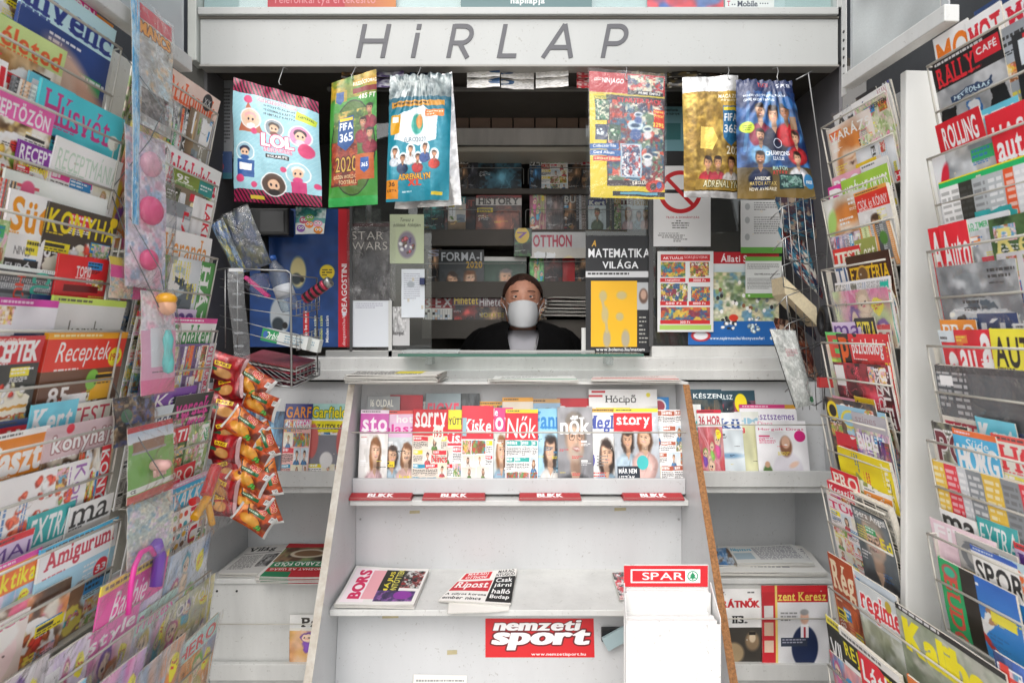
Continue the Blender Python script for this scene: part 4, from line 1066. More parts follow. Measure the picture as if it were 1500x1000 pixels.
RM(r_, 4, 268, 230, 590, 1.3, C('pale blue hobby magazine with navy serif title', 'c7dbe6', 'krea', '24304a', 'woman', tb='c7dbe6', ts=.35, f='ls', n=1, c1='c7dbe6', c2='b8ccd8'))
RM(r_, 4, 319, 262, 614, 0, C('green flowering shrub garden magazine', '7f9a6c', 'kertü', 'eef4e8', 'garden', ts=.3, side=-1, n=1, py=0, c1='8fae78', c2='5c7c4c'))
RM(r_, 4, 284, 230, 621, -.3, C('red garden magazine with red tulips', 'b51a26', 'KERTI', 'f4eeea', 'tulip', tb='b51a26', ts=.24, n=0, sh=.15, t2=('évszakok', .2, .25, .55, .1, 'e8c0c0', 'l')))
RM(r_, 5, 272, 228, 700, 2, C('crimson and white crafts magazine', 'c2183c', 'KÉZ', 'fff', 'collage', tb='c2183c', ts=.3, n=0))
RM(r_, 5, 326, 262, 682, 1, C('bright blue folk magazine with white block title', '2f9ed8', 'VAKKÁS', 'fff', 'collage', tb='2f9ed8', ts=.34, n=0, sh=.1, strip='d890b8', sc='fff'))
RM(r_, 5, 304, 229, 731, -.3, C('white magazine printed with small coloured animals', 'f4f2ec', 'KUT', 'c42030', 'plain', ts=.26, side=-1, n=0, py=0, c1='f4f2ec') | dict(ex=[('e', .1 + .16 * (k % 6), .42 + .15 * (k // 6), .045, .055, ['c8342c', '3a8a9c', 'e0a030', '5a4a3a', '6aa040', 'd87848'][k % 6 - k // 6]) for k in range(24)]))
# --- cookery rack (near left)
r_ = 'LN'
RM(r_, 0, 158, 100, 14, 2.5, C('magenta and yellow magazine peeping over the cookery rack', 'd81c74', 'MINDEN', 'fff', 'food', tb='d81c74', ts=.14, n=0))
RM(r_, 0, 177, 48, 44, 1, C('pale blue magazine with navy letters over a photo of hands', 'a9d4e0', 'invenc', '23306e', 'plain', tb='a9d8e4', ts=.26, f='bs', c1='23386e', n=0, tw=.98, tx=.01) | dict(ex=[('e', .6, .6, .32, .13, 'd8a890', .1, .5), ('e', .8, .72, .3, .09, 'c89078', .1, .3), ('e', .5, .75, .14, .2, 'e2b8a0', .08, .3), ('t', 'sav', .74, .98, .2, .12, 'f2f2f0', 'bs', -.9)]), th=.006)
RM(r_, 0, 114, -20, 78, 0, C('green and orange healthy eating magazine', 'a9c86c', 'életed', 'e0502c', 'food', tb='b4d078', ts=.22, n=1, tx=.3, tw=.65, c1='8a5a2c'))
RM(r_, 1, 186, 68, 176, 1.2, C('turquoise easter magazine with thin magenta title', '3fb4c4', 'Húsvét', 'b8306c', 'plain', tb='3fb4c4', ts=.32, f='ls', c1='3fb4c4', n=2, spots=[(.9, .27, .07, 'f6f0d8', '', '')], tx=.05, tw=.8, sc='245', strip=None))
RM(r_, 1, 70, 36, 128, 2, C('white magazine with faded yellow and red stripes', 'f4f2ee', '', pic='strips', n=0, c1='f0e8d8', c2='e8b088'))
RM(r_, 1, 24, -14, 92, 2, C('white magazine with a red capital letter', 'f6f4f0', 'H', 'c8202c', 'food', tb='f6f4f0', ts=.4, n=0))
RM(r_, 1, 88, -26, 164, .3, C('pink recipe magazine with white block title', 'd8488c', 'RECEPTÖZÖN', 'fbeef4', 'food', tb='dc5494', ts=.24, n=2, c1='e8c070', c2='f0e8d0', ac=('f4e04c', 'e8508c')))
RM(r_, 1, 97, 44, 224, -.4, C('purple recipe magazine with yellow script', '6b2a80', 'RECEPT', 'f4eef8', 'food', tb='6b2a80', ts=.28, n=1, t2=('Sütemény', .06, .32, .85, .16, 'f4d020', 'b', .2)))
RM(r_, 1, 186, 90, 238, -.9, C('small white recipe magazine with thin pale green title', 'f2f3ec', 'RECEPTMÁNIA', 'a8c4ac', 'collage', tb='f2f3ec', ts=.3, f='l', n=0, c1='f4f0ea', c2='d8307c'))
RM(r_, 2, 168, 20, 292, 2.4, C('pale mint baking magazine with radish photo', 'dfe9dc', '', pic='plain', c1='dfe9dc', n=1, spots=[(.7, .32, .07, 'c8303c', '', ''), (.2, .1, .06, 'd84c70', '', '')], lc=('9ab', '8a9')))
RM(r_, 2, 180, 78, 322, .8, C('magazine with a yellow title over a dark food photo', '3a3029', 'KONYHA', 'f0c81c', 'cake', ts=.27, n=1, py=0, spots=[(.93, .05, .06, 'f0b81c', '', '')], ex=[('t', '64', .06, .4, .2, .14, 'fff')], tx=.03, tw=.95))
RM(r_, 2, 84, 24, 292, 1, C('white dessert magazine with an orange title', 'f6f4ef', 'Süt', 'e07a1c', 'plain', tb='f6f4ef', ts=.36, n=0, c1='f6f4ef', tx=.1, ex=[('t', 'NINCS', .3, .5, .4, .08, '555', 'l'), ('r', .12, .62, .8, .14, '222'), ('t', 'EURÓ', .16, .64, .6, .1, 'fff'), ('t', 'SÜTEMÉNY', .2, .82, .6, .08, '555')]))
RM(r_, 2, 34, 2, 266, 1.8, C('scarlet spined magazine between pale ones', 'c82c20', '', pic='strips', c1='d03020', c2='c89868', n=0))
RM(r_, 2, 28, -20, 325, .2, C('pale green magazine with a barcode', 'a8c486', '', pic='garden', c1='b8d098', c2='8cac68', n=0, ex=[('r', .2, .2, .5, .4, 'f4f4f0'), ('s', .3, .24, .3, 7, '333', .045)]))
RM(r_, 2, 170, 98, 383, -.8, C('small red booklet in front', 'cf2024', 'TOP10', 'f6dcd8', 'plain', ts=.2, tx=.35, tw=.3, ty=.12, c1='cf2024', n=0, py=0, ex=[('r', .16, .42, .68, .1, '5c1014'), ('t', '2-3', .35, .62, .3, .14, 'f8e8e4')]))
RM(r_, 2, 96, -12, 396, -.5, C('pastel striped magazine with sideways words', 'cfe4dc', 'CUKOR', '2a9c84', 'strips', side=-1, ts=.4, c1='f0dca8', c2='d8e8e0', n=0, t2=('HÚS', .1, .5, .5, .2, 'd83c2c')))
RM(r_, 3, 188, 84, 440, 1.4, C('grey kitchen magazine with a lime top strip', 'c2c2be', 'konyha', '48483e', 'plain', f='l', tb='c2c2be', ts=.34, ty=.2, strip='a9c84a', c1='c8c7c2', tx=.24, tw=.5, n=0))
RM(r_, 3, 88, 0, 440, 1, C('lilac grey food magazine with a magenta top strip', 'cfccd4', '', pic='plain', c1='cfccd4', strip='b02c80', sc='f4d8e8', n=1, ex=[('r', .35, .3, .7, .5, '2c3650'), ('t', 'ME', .55, .45, .45, .24, 'f4f4f4')]))
RM(r_, 3, 192, 78, 486, -.2, C('red recipe magazine with a yellow price spot', 'd62a1e', 'Receptek', 'fbf2ee', 'cake', tb='d62a1e', ty=.07, ts=.28, f='l', sh=.15, strip='eb8a1c', sc='fbe4a0', spots=[(.88, .25, .095, 'f2dc24', '199', 'b84020')], n=3, c1='5a3a28', ex=[('t', '85', .12, .5, .24, .17, 'f8f4f0'), ('r', .62, .4, .3, .26, 'ee9a24'), ('e', .62, .46, .08, .1, '6aae3c')], ac=('e84c6c', '6cb03c', 'f0b428'), tx=.13, tw=.66), th=.01)
RM(r_, 3, 73, -24, 492, -.1, C('dark red recipe magazine with white heavy title', 'b3242a', 'RECEPTEK', 'f4f0ec', 'cake', tb='b3242a', ts=.3, n=0, f='bu', c1='2e3230', c2='3c3e3a', t2=('kipróbált', .2, .02, .5, .05, 'e8b8a8')))
RM(r_, 4, 184, 80, 606, 1.2, C('white and pink cookery magazine', 'eae4e6', 'konyhája', 'f8f4f4', 'food', tb='c9a8ac', ty=.08, ts=.26, n=1, out='8c5c5c', tx=.1, spots=[(.3, .05, .05, 'd82838', '', '')], c1='c07c60'))
RM(r_, 4, 84, -12, 622, 1.1, C('orange restaurant magazine with huge white title', 'e6701e', 'Gaszt', 'f8f4ee', 'food', tb='e6701e', ty=.1, ts=.36, n=0, f='bu', strip='f2eee6'))
RM(r_, 4, 143, -12, 668, -.4, C('white magazine of strawberries with a purple sideways title', 'f4f1ee', 'Konyha', '8a5a9c', 'straw', side=-1, ts=.26, f='l', n=0))
RM(r_, 4, 175, 132, 650, 0, C('white magazine with a red vertical title block', 'f0eeec', 'KONYHA', 'fbf6f2', 'food', side=-1, tb='d2222c', ts=.42, n=0, c1='c8d0d8'))
RM(r_, 5, 185, 72, 755, 1, C('white and blue crochet magazine with a knitted bear', 'f4f6f6', 'Amigurumi', 'b02c3c', 'doll', tb='f4f6f8', ts=.27, f='bs', n=0, spots=[(.83, .46, .1, 'c81c2c', '33', 'fff')], c1='8fc6e8', c2='dce8f0', strip='3fa4dc', tx=.06, tw=.9))
RM(r_, 5, 78, -20, 800, 1.4, C('orange and magenta cross stitch magazine', 'ee7a28', 'Praktika', 'f4dc20', 'kids', tb='e85c1c', ty=.1, ts=.26, strip='d8388c', sc='fff', n=0))
RM(r_, 5, 122, -16, 842, .2, C('thick stack of orange and pink pattern sheets', 'e8804c', '', pic='food', c1='e8804c', c2='e85878', n=1), th=.012)
RM(r_, 5, 62, -26, 888, -.5, C('felt craft magazine with a pink bunny face', 'e8d4cc', 'ötlet', 'c0486c', 'pink', ts=.14, n=0, py=0))
# --- bagged children magazines (low left)
r_ = 'LL'
RM(r_, 0, 240, 140, 800, .6, C('bagged pink comic with yellow top strip and toy umbrella', 'e2488e', 'Barbie', 'fbeef6', 'kids', tb='e2488e', ty=.08, ts=.22, sh=.3, strip='f0c83c', c1='a890d8', c2='c8b8e4', n=0, f='l', tx=.2, tw=.5), bag=True)
RM(r_, 0, 306, 246, 778, .8, C('bagged blue card comic behind a toy water pistol', '5a7cae', '', pic='kids', c1='5a7cae', c2='c8d4e4', n=0), bag=True)
RM(r_, 0, 266, 236, 802, 1.4, C('bagged silver grey comic', 'b8b8ba', '', pic='text', c1='c4c4c6', n=0), bag=True)
RM(r_, 0, 322, 252, 838, -.2, C('bagged yellow animal comic', 'e8d23c', 'KÖLYÖK', 'f6f2ea', 'kids', ts=.2, c1='e4cc3c', c2='7a8c98', n=0), bag=True)
RM(r_, 0, 262, 205, 858, -.1, C('bagged mint and pink princess comic', '9ad0c0', 'Princess', 'e05a9c', 'kids', tb='a4d4c8', ts=.2, c1='e890b8', c2='4aa0b8', n=0), bag=True)
RM(r_, 0, 205, 130, 880, 0, C('bagged magenta fashion comic', 'd8589c', 'style', 'fff', 'kids', ts=.2, tb='d8589c', n=0, c1='d86ca8', c2='e8d0b0'), bag=True)
RM(r_, 0, 132, 60, 925, -.2, C('bagged lilac comic with a white barcode', 'b49ad0', '', pic='kids', c1='b49ad0', c2='e8d8ec', n=0, bar=True, ex=[('r', .08, .1, .3, .3, 'e8e6ec')]), bag=True)
RM(r_, 0, 66, -20, 955, 0, C('bagged grey comic with a silver edge', '9c98a0', '', pic='kids', c1='a8a4ac', c2='c8b0bc', n=0), bag=True)
RM(r_, 1, 318, 256, 896, 0, C('bagged teal brick toy comic', '3fb0a8', 'HERO', 'd82c38', 'kids', ts=.16, tb='a8dcd8', c1='e87c28', c2='34509c', n=0), bag=True)
RM(r_, 1, 262, 190, 925, -.1, C('bagged blue and orange hero comic', '5484b4', '', pic='kids', c1='4a7cb4', c2='d87c4c', n=0), bag=True)
RM(r_, 1, 196, 100, 945, .2, C('bagged turquoise comic with pink figures', '3c9cc8', '', pic='kids', c1='d84898', c2='3c9cc8', n=0), bag=True)
RM(r_, 1, 104, -10, 990, 0, C('bagged violet comic', '9c7cc0', '', pic='kids', c1='9c7cc0', n=0), bag=True)

# --- health rack (far right)
r_ = 'RF'
RM(r_, 0, 1212, 1250, 170, 2, C('white magazine with black letters and a clear cover', 'e9e9e6', 'Am', '222', 'plain', tb='e9e9e6', ts=.3, c1='e4e4e0', n=0), bag=True)
RM(r_, 0, 1240, 1316, 153, 1.5, C('white yoga magazine with a slim navy title', 'f2f1ee', 'JÓGA', '2c3a5c', 'plain', tb='f2f1ee', ts=.3, f='l', n=0, c1='efe9e4', t2=('ASAN', .7, .02, .25, .1, 'a86c78', 'ls')))
RM(r_, 0, 1296, 1322, 122, 2.2, C('violet and white magazine behind the yoga magazine', '5858a8', '', pic='strips', c1='5858a8', c2='e8e8f0', n=0))
RM(r_, 0, 1204, 1266, 192, .8, C('beauty magazine with a red haired woman', 'e4d4c8', 'VARÁZS', 'f0ece4', 'face', side=0, ts=.2, py=0, c1='e4d2c6', c2='d8b8a0', n=1))
RM(r_, 0, 1260, 1322, 162, .6, C('garden magazine with pale stone wall photo', 'c8ccb8', '', pic='garden', c1='9aa880', c2='c8c0a8', n=1, lc=('333', '777'), ex=[('t', 'KERTEM', .5, .05, .45, .08, '2a2a28')]))
RM(r_, 0, 1240, 1332, 222, -.2, C('pale peach magazine on its side with black letters', 'e9e8e8', 'FUKÓ', '333', 'plain', side=-1, ts=.2, c1='dfe6ee', c2='a8bcd0', n=0, ty=.6, py=0, spots=[], ex=[('r', .78, 0, .22, .18, 'd2202c'), ('t', 'H', .8, .02, .16, .14, 'fff', 'b', 1.57), ('r', .3, .5, .6, .5, 'f2dcd0')]))
RM(r_, 1, 1204, 1226, 276, 2, C('magenta health leaflet', 'cc2c7c', 'D', 'fff', 'collage', tb='cc2c7c', ts=.6, n=0))
RM(r_, 1, 1226, 1314, 266, 1.2, C('lime green health magazine with white condensed title', '8cb83c', 'AMIRŐL AZ ORVOS', 'f4f8ea', 'collage', tb='86b438', ts=.26, n=0, tx=.04, tw=.92))
RM(r_, 1, 1200, 1262, 296, .4, C('magazine with a half hidden woman face and green leaves', 'e6e2dc', '', pic='face', py=0, c1='e8ecdf', c2='dfe6da', n=0, bar=False, ex=[('e', .12, .35, .1, .2, '8fbf58', .05, .4), ('e', .16, .75, .09, .2, '7fb048', .05, -.4)]))
RM(r_, 1, 1246, 1322, 284, -.1, C('orange and red women magazine fanned open', 'd62c22', 'CSÓK és KÖNNY', 'fff', 'man', tb='d62c22', ty=.1, ts=.24, strip='ee8c3c', f='l', n=0, c1='e0dcd8'), th=.01)
RM(r_, 1, 1203, 1266, 348, -.5, C('mauve health magazine with leafy border', 'b4a0b0', 'HERB', 'e8f0dc', 'dark', side=-1, ts=.24, c1='a890a0', c2='c8b8c4', n=1, ty=.3))
RM(r_, 1, 1262, 1322, 334, -.7, C('green herb guide magazine', 'b8cc8c', '', pic='strips', c1='b8d080', c2='e88c4c', n=0, ex=[('e', .7, .3, .12, .14, '3c6c2c', .04)]))
RM(r_, 1, 1298, 1334, 318, .1, C('navy suit cover magazine', '202c48', '', pic='man', c1='dcd8d4', n=0, py=0))
RM(r_, 2, 1212, 1240, 388, 1.3, C('white magazine with red and blue capitals', 'e9e9ea', 'TIT', '34507c', 'collage', tb='e8e8ea', ts=.4, n=0))
RM(r_, 2, 1232, 1312, 377, .9, C('dark brown esoteric magazine with golden title', '2f1c16', 'EZOTÉRIA', 'e8a81c', 'dark', tb='341c18', ts=.32, f='bs', n=0, spots=[(.35, .3, .14, 'c89030', '', ''), (.35, .3, .11, '5a4028', '', '')], c1='32201a', ty=.1))
RM(r_, 2, 1215, 1318, 415, -.1, C('white fitness magazine on its side with a teal title', 'dcdce0', 'FITT', '1c9c84', 'text', side=-1, ts=.22, c1='dfdfe3', c2='9098a8', n=0, f='bs'))
RM(r_, 2, 1211, 1290, 428, -.7, C('bagged pink and green pack', 'a8c878', '', pic='noisy', n=0) | dict(pic='kids', c1='d8588c', c2='a8cc7c'), bag=True)
RM(r_, 2, 1222, 1332, 428, .4, C('white health magazine on its side with red capitals', 'e6e4e6', 'EGÉSZSÉG', 'cc2434', 'collage', side=-1, ts=.2, c1='d8dcd8', n=0, f='b'))
RM(r_, 3, 1205, 1226, 486, 1.4, C('bright green small magazine', '58c85c', 'E', 'd8382c', 'plain', tb='58c85c', ts=.4, n=1, c1='a8d840'))
RM(r_, 3, 1219, 1248, 488, 1, C('black magazine with orange capitals', '1e1a18', 'PS', 'f05018', 'dark', tb='1e1a18', ts=.6, n=0, f='bs'))
RM(r_, 3, 1236, 1318, 489, .6, C('red psychology magazine with white lower case title', 'cf2026', 'pszichológia', 'f8f4f2', 'dark', tb='cf2026', ts=.34, n=0, f='b', c1='b81c20', c2='8c1a1c', ty=.05))
RM(r_, 3, 1300, 1334, 500, .2, C('plain red magazine with rounded corner', 'c8242a', '', pic='plain', c1='c8242a', n=1, py=0))
RM(r_, 3, 1213, 1310, 530, -.4, C('white edged business magazine with dark red photo on its side', 'f2f0ee', 'ÜZLET', 'e8e4e2', 'dark', side=-1, ts=.24, py=.03, n=0, c1='3a1620', c2='a82430', t2=('PSZICHO', .05, .25, .9, .12, 'e0d8d8', 'bs'), ex=[('r', .04, 1.1, .34, .24, 'e8e8e6')]))
RM(r_, 4, 1205, 1282, 580, 1.3, C('black magazine with a yellow letter O', '17171a', 'Oliver', 'f2f0ec', 'dark', ts=.22, tx=.28, tw=.66, n=0, f='l', spots=[(.14, .16, .12, 'f0c41c', '', ''), (.14, .16, .075, '1a1a1c', '', '')], ex=[('r', .1, .42, .5, .2, 'c82430')]))
RM(r_, 4, 1222, 1298, 592, .6, C('sky blue golf magazine with yellow script', '7fb4d8', 'Golf', 'e8cc3c', 'plain', tb='7fb4d8', ts=.3, f='l', sh=.3, c1='8fbcd8', n=3, lc=('fff', 'c8305c')))
RM(r_, 4, 1244, 1318, 602, 0, C('grey magazine with mauve and purple flowers', '9a98a0', 'BIBLIA', 'e8e4ec', 'garden', ts=.26, ty=.28, c1='8c7c9c', c2='5a3c88', n=0, py=.25, t2=('színes', .1, .04, .6, .1, '806c74', 'l')))
RM(r_, 4, 1217, 1300, 652, -.5, C('yellow magazine with red flowers and a blue spine', 'f0cc14', 'Junior', 'f8f0c8', 'plain', side=-1, ts=.2, c1='f0cc14', n=0, ex=[('e', .8, .9, .14, .2, 'c02420', .06, .3), ('e', .9, .7, .1, .16, 'a01c18', .05)]), th=.008)
RM(r_, 4, 1290, 1332, 645, .2, C('dark purple magazine', '5c3478', '', pic='dark', c1='4c2c80', c2='6a4434', n=0))
RM(r_, 5, 1204, 1242, 703, 1.2, C('red craft magazine with white script', 'cc2434', 'Kreatív', 'fff', 'collage', tb='cc2434', ts=.16, n=0, sh=.2), th=.012)
RM(r_, 5, 1236, 1310, 718, 1.6, C('cream thick newspaper supplement', 'e4dcc8', '', pic='text', c1='e4dcc8', n=0), th=.014)
RM(r_, 5, 1203, 1252, 722, .5, C('pale pink magazine of small portraits', 'f0dce0', 'TÜK', 'c82c50', 'collage', tb='f0dce0', ts=.2, n=0, c1='f0e4e4'))
RM(r_, 5, 1242, 1326, 736, -.2, C('grey magazine with a smiling grey haired man in glasses', '5d6468', 'Spera Angol', 'f2f0e8', 'manclose', ts=.2, py=0, c1='5c6468', c2='464c50', n=0, tb=None, tc2=0, t2=('Ed', .66, .42, .3, .2, 'e8cc20'), ex=[('s', .04, .36, .26, 6, 'd8c838', .05), ('r', 0, .0, 1, .03, '222')]))
# --- low puzzle rack
r_ = 'RL'
RM(r_, 0, 1216, 1252, 808, .8, C('rust brown history magazine', '93391c', 'Rég', 'e8c8a0', 'dark', tb='93391c', ts=.4, c1='8c3418', c2='a84c28', n=1, f='bs'))
RM(r_, 0, 1233, 1312, 822, 1.2, C('pale blue magazine with a red corner', 'b4c8da', 'H', 'c8202c', 'plain', ts=.2, tw=.2, c1='b8c8d8', n=0))
RM(r_, 0, 1254, 1345, 846, .2, C('army magazine with red title and a tank', 'b4bcbc', 'regiment', 'c8242c', 'tank', tb='b8c0c0', ts=.3, f='bs', n=0, out='eeeeea', spots=[(.55, .07, .05, 'a88c28', '', '')]))
RM(r_, 0, 1316, 1480, 880, -.2, C('olive gun magazine with giant yellow letters', '7c846c', 'Kaliber', 'f0d414', 'gun', ts=.3, py=0, n=0, f='bu', ty=.06, ex=[('r', 0, 0, 1, .045, '1c1c1c'), ('s', .04, .01, .9, 1, 'ddd', .04)]))
RM(r_, 0, 1462, 1600, 950, .3, C('blue army magazine behind the gun magazine', '2c4c9c', 'HS', 'd83028', 'dark', c1='2c4c9c', c2='4868b0', ts=.2, n=0))
RM(r_, 1, 1214, 1262, 898, .8, C('black and white crossword magazine', '222222', 'VILÁG', 'f2f2f0', 'cross', tb='1c1c1c', ts=.3, n=0, strip='e8d03c', ty=.1))
RM(r_, 1, 1238, 1330, 916, .4, C('yellow and black puzzle magazine', 'ecd01c', 'REJTÉLYEK', 'f0d41c', 'cross', tb='1d1c18', ty=.05, ts=.22, n=0, t2=('VILÁG', .4, .27, .35, .2, 'f0d41c'), strip='d8d4cc'), th=.01)
RM(r_, 1, 1266, 1350, 952, -.1, C('red science magazine with white title', 'c8202a', 'Látkép', 'f4f2ee', 'kids', tb='c8202a', ts=.26, n=0, c1='a01828', c2='2c3c5c'))
RM(r_, 1, 1216, 1262, 952, .1, C('blue globe magazine with red corner', 'c8302c', '', pic='kids', c1='c8302c', c2='2c7cc0', n=0, spots=[(.6, .4, .26, '3c8cc8', '', '')]))
RM(r_, 1, 1340, 1460, 985, .4, C('orange puzzle magazine', 'd8642c', 'TOTÓ', 'fff', 'cross', tb='d8642c', ts=.2, n=0))
# --- motoring rack (near right)
r_ = 'RN'
RM(r_, 0, 1359, 1410, 58, 2, C('white motorcycle magazine with orange title', 'efeeec', 'MO', 'e8641c', 'car', tb='f0efed', ty=.05, ts=.36, n=0))
RM(r_, 0, 1407, 1460, 33, 1.7, C('white motor magazine with red capitals', 'eeeeee', 'MOT', 'c8202c', 'car', tb='f0efed', ty=.05, ts=.34, n=0, f='bs', c1='3a5c84'))
RM(r_, 0, 1454, 1600, 10, 1.6, C('pale motorsport magazine with crimson title', 'e8e8ea', 'MOTOR', 'c0182c', 'strips', tb='e8e8ea', ts=.26, n=0, f='bs'))
RM(r_, 0, 1358, 1456, 95, .2, C('black rally magazine with red title and racing car', '1c1a1b', 'RALLY', 'd8202a', 'race', tb='1c1a1b', ty=.08, ts=.28, f='bs', n=0, tw=.58, ex=[('s', .05, .03, .85, 1, 'ddd', .06), ('r', .62, .06, .36, .2, 'c81c28'), ('t', 'CAFÉ', .66, .09, .28, .1, 'f4e8e8'), ('s', .08, .3, .8, 1, 'c82028', .05)]), th=.006)
RM(r_, 0, 1438, 1600, 53, .9, C('grey and black magazine with red racing stripes', '2a2c30', '', pic='plain', c1='8c949c', n=0) | dict(ex=[('r', .2, .1, .8, 1.3, '1d1f22'), ('r', .3, .12, .06, 1.3, 'c0202a'), ('r', .6, .1, .06, 1.3, 'c0202a'), ('r', .82, .08, .06, 1.3, 'c0202a'), ('r', .25, .16, .16, .22, 'c8d8e4'), ('s', .5, .04, .4, 2, '445', .04)]))
RM(r_, 1, 1367, 1384, 188, 1.4, C('sky blue magazine with a black capital N', '7ca4d8', 'N', '17181c', 'plain', ts=.5, c1='7ca4d8', n=0))
RM(r_, 1, 1373, 1440, 184, .4, C('red music magazine with white boxed title', 'c81e28', 'ROLLING', 'f6f4f2', 'man', tb='c81e28', ts=.27, tx=.12, tw=.76, n=0, ex=[('r', .12, .3, .76, .22, 'f4f2f0'), ('t', 'TONS', .16, .33, .66, .16, 'c81e28', 'bs')]))
RM(r_, 1, 1442, 1600, 170, .2, C('red used car catalogue with yellow lower line', 'd0202a', 'HASZNÁLT', 'f6f4f2', 'car', tb='d0202a', ty=.06, ts=.28, n=0, t2=('KATALÓGUS', .02, .36, .7, .14, 'f0c81c'), c1='2c7cb8'))
RM(r_, 1, 1361, 1462, 233, -.3, C('magazine with a red van on grey ground', '8f9496', '', pic='car', c1='c82430', c2='9c9c98', n=0, py=0, ex=[('r', 0, 0, .2, 1.3, 'e4e6ea'), ('e', .14, .3, .06, .2, 'c82030', .02, .3)]))
RM(r_, 1, 1450, 1512, 196, -.6, C('small red car magazine with white lower case title', 'd4202a', 'autó', 'f8f4f2', 'car', tb='d4202a', ts=.36, n=1, f='bs', c1='2c84c8'))
RM(r_, 1, 1368, 1600, 268, -.9, C('green topped advertising magazine on its side', '1e9a50', '', pic='strips', n=0, side=0, py=.04, ex=[('r', 0, 0, 1, .035, '1e9a50'), ('r', .0, 0, 1, .008, 'e8cc20')]), th=.008)
RM(r_, 2, 1353, 1378, 336, 1, C('narrow red car weekly behind its twin', 'd4202a', 'Au', 'f8f4f2', 'plain', tb='d4202a', ts=.5, c1='d4202a', n=0))
RM(r_, 2, 1374, 1414, 331, .5, C('red car weekly with white stacked title', 'd4202a', 'Auto', 'f8f4f2', 'plain', tb='d4202a', ts=.5, ty=.05, c1='d4202a', n=0, t2=('Bild', .05, .58, .9, .4, 'f8f4f2')))
RM(r_, 2, 1405, 1475, 323, 1.2, C('pale car magazine with a dark car front', 'c9ced2', 'OLD TIMER', '3c9c5c', 'car', tb='ccd2d6', ts=.1, tw=.5, n=1, c1='5c3034', c2='c8ccd0'))
RM(r_, 2, 1447, 1600, 322, .2, C('dark green vintage car magazine with gold oval', '2c4424', 'Retro', 'd8c468', 'dark', ts=.3, ty=.08, f='ls', c1='2c4424', c2='3c5430', n=0, py=0, sh=.2))
RM(r_, 2, 1363, 1478, 392, -.4, C('bagged grey magazine with a silver coupe', '7f8488', '', pic='car', c1='b8c0c4', c2='5c6064', n=0, py=0), bag=True)
RM(r_, 2, 1452, 1600, 372, -.1, C('pale grey magazine on its side with black serif words', 'c4c2c4', 'Passat', '1c1c1e', 'plain', side=-1, ts=.2, ty=.6, c1='c8c6c8', n=1, f='bs', ex=[('r', 0, 0, .4, .3, '3090c8')]))
RM(r_, 3, 1366, 1398, 484, 1.2, C('pale blue magazine with red square letter a', 'c8dce8', 'a', 'f8f4f2', 'plain', tb=None, ts=.6, ty=.14, f='bs', c1='c8dce8', n=0) | dict(ex=[('r', .05, .14, .9, .8, 'd0202a'), ('t', 'a', .2, .25, .6, .55, 'fff', 'bs')]))
RM(r_, 3, 1392, 1452, 483, .9, C('red car magazine with two large white letters', 'd0202a', 'au', 'f8f4f2', 'plain', ts=.36, ty=.2, f='bs', c1='d0202a', n=1, tx=.05, tw=.45, ex=[('t', 'a', .6, .04, .34, .4, 'fff', 'bs')]))
RM(r_, 3, 1444, 1530, 481, .6, C('yellow car magazine with black rounded title', 'e8d430', 'AUTO', '1c1c18', 'plain', tb='ecd830', ts=.36, ty=.06, c1='d8d4d0', n=1, t2=('MOTOR', .08, .44, .84, .14, 'e8e4c8')))
RM(r_, 3, 1490, 1620, 470, 1.3, C('clear bagged white car poster', 'e4e4e4', '', pic='plain', c1='e0e0e0', n=1), bag=True)
RM(r_, 3, 1361, 1600, 534, -.4, C('row of charcoal model car part works with barcodes', '33373a', '', pic='strips', c1='3c4246', c2='4c8c90', n=0, ex=[('r', .0, 0, 1, .04, '26282a'), ('r', .03, .06, .1, .06, 'e8e8e8')]), bag=True, th=.012)
RM(r_, 4, 1357, 1408, 616, 1.2, C('charcoal magazine with maroon capitals', '3a3a3c', 'PO', '5a1a24', 'dark', ts=.4, ty=.08, out='c8c4c4', c1='3a3c38', c2='6c6c58', n=0, py=0))
RM(r_, 4, 1391, 1456, 626, .6, C('blue angling magazine with white title', '3a9cd8', 'HORG', 'f8fafa', 'plain', tb='3a9cd8', ty=.14, ts=.36, strip='e85820', sc='fce', c1='7cc0e0', n=1, f='bu', t2=('Süde', .3, .09, .5, .1, 'e8f4f8', 'l', .3)))
RM(r_, 4, 1448, 1600, 634, .7, C('pale khaki hobby magazine with bold red title', 'd0cfba', 'HOBBI', 'd02830', 'collage', tb='d0cfc0', ty=.07, ts=.3, strip='d84038', c1='c8c8b8', c2='e0d048', n=0, f='bs'))
RM(r_, 4, 1357, 1600, 673, -.5, C('fan of red technical catalogues on their side', 'd42430', '', pic='strips', c1='d42430', c2='e0a830', n=0), th=.014)
RM(r_, 5, 1353, 1448, 757, 1.5, C('pink fitness magazine with pale capitals', 'e4bcc8', 'FITT', 'f4e8ec', 'woman', ts=.22, py=.24, c1='e4bcc8', c2='d8a8b8', n=0, t2=('M&E', .3, .5, .5, .24, 'c81c3c', 'bs')))
RM(r_, 5, 1390, 1480, 778, 1.1, C('grey magazine with large curled letters', '8c8c8c', 'CS', '5c6064', 'food', tb='989894', ts=.4, n=0, f='bs', c1='e8b848'))
RM(r_, 5, 1413, 1480, 797, .6, C('white sports magazine with a blue top band', 'eceae4', 'SPORT', '17181a', 'sport', tb='eceae4', ty=.14, ts=.34, strip='2c50a8', sc='cde', n=0, tw=1.3))
RM(r_, 5, 1453, 1600, 812, .8, C('pale blue running magazine with orange title', 'a8c8d8', 'RUN', 'e85820', 'plain', tb='a8c8d4', ty=.04, ts=.34, c1='c4ccd8', n=0, ex=[('t', 'FUTÓ', .1, .6, .5, .18, '3c4c6c', 'l')]))
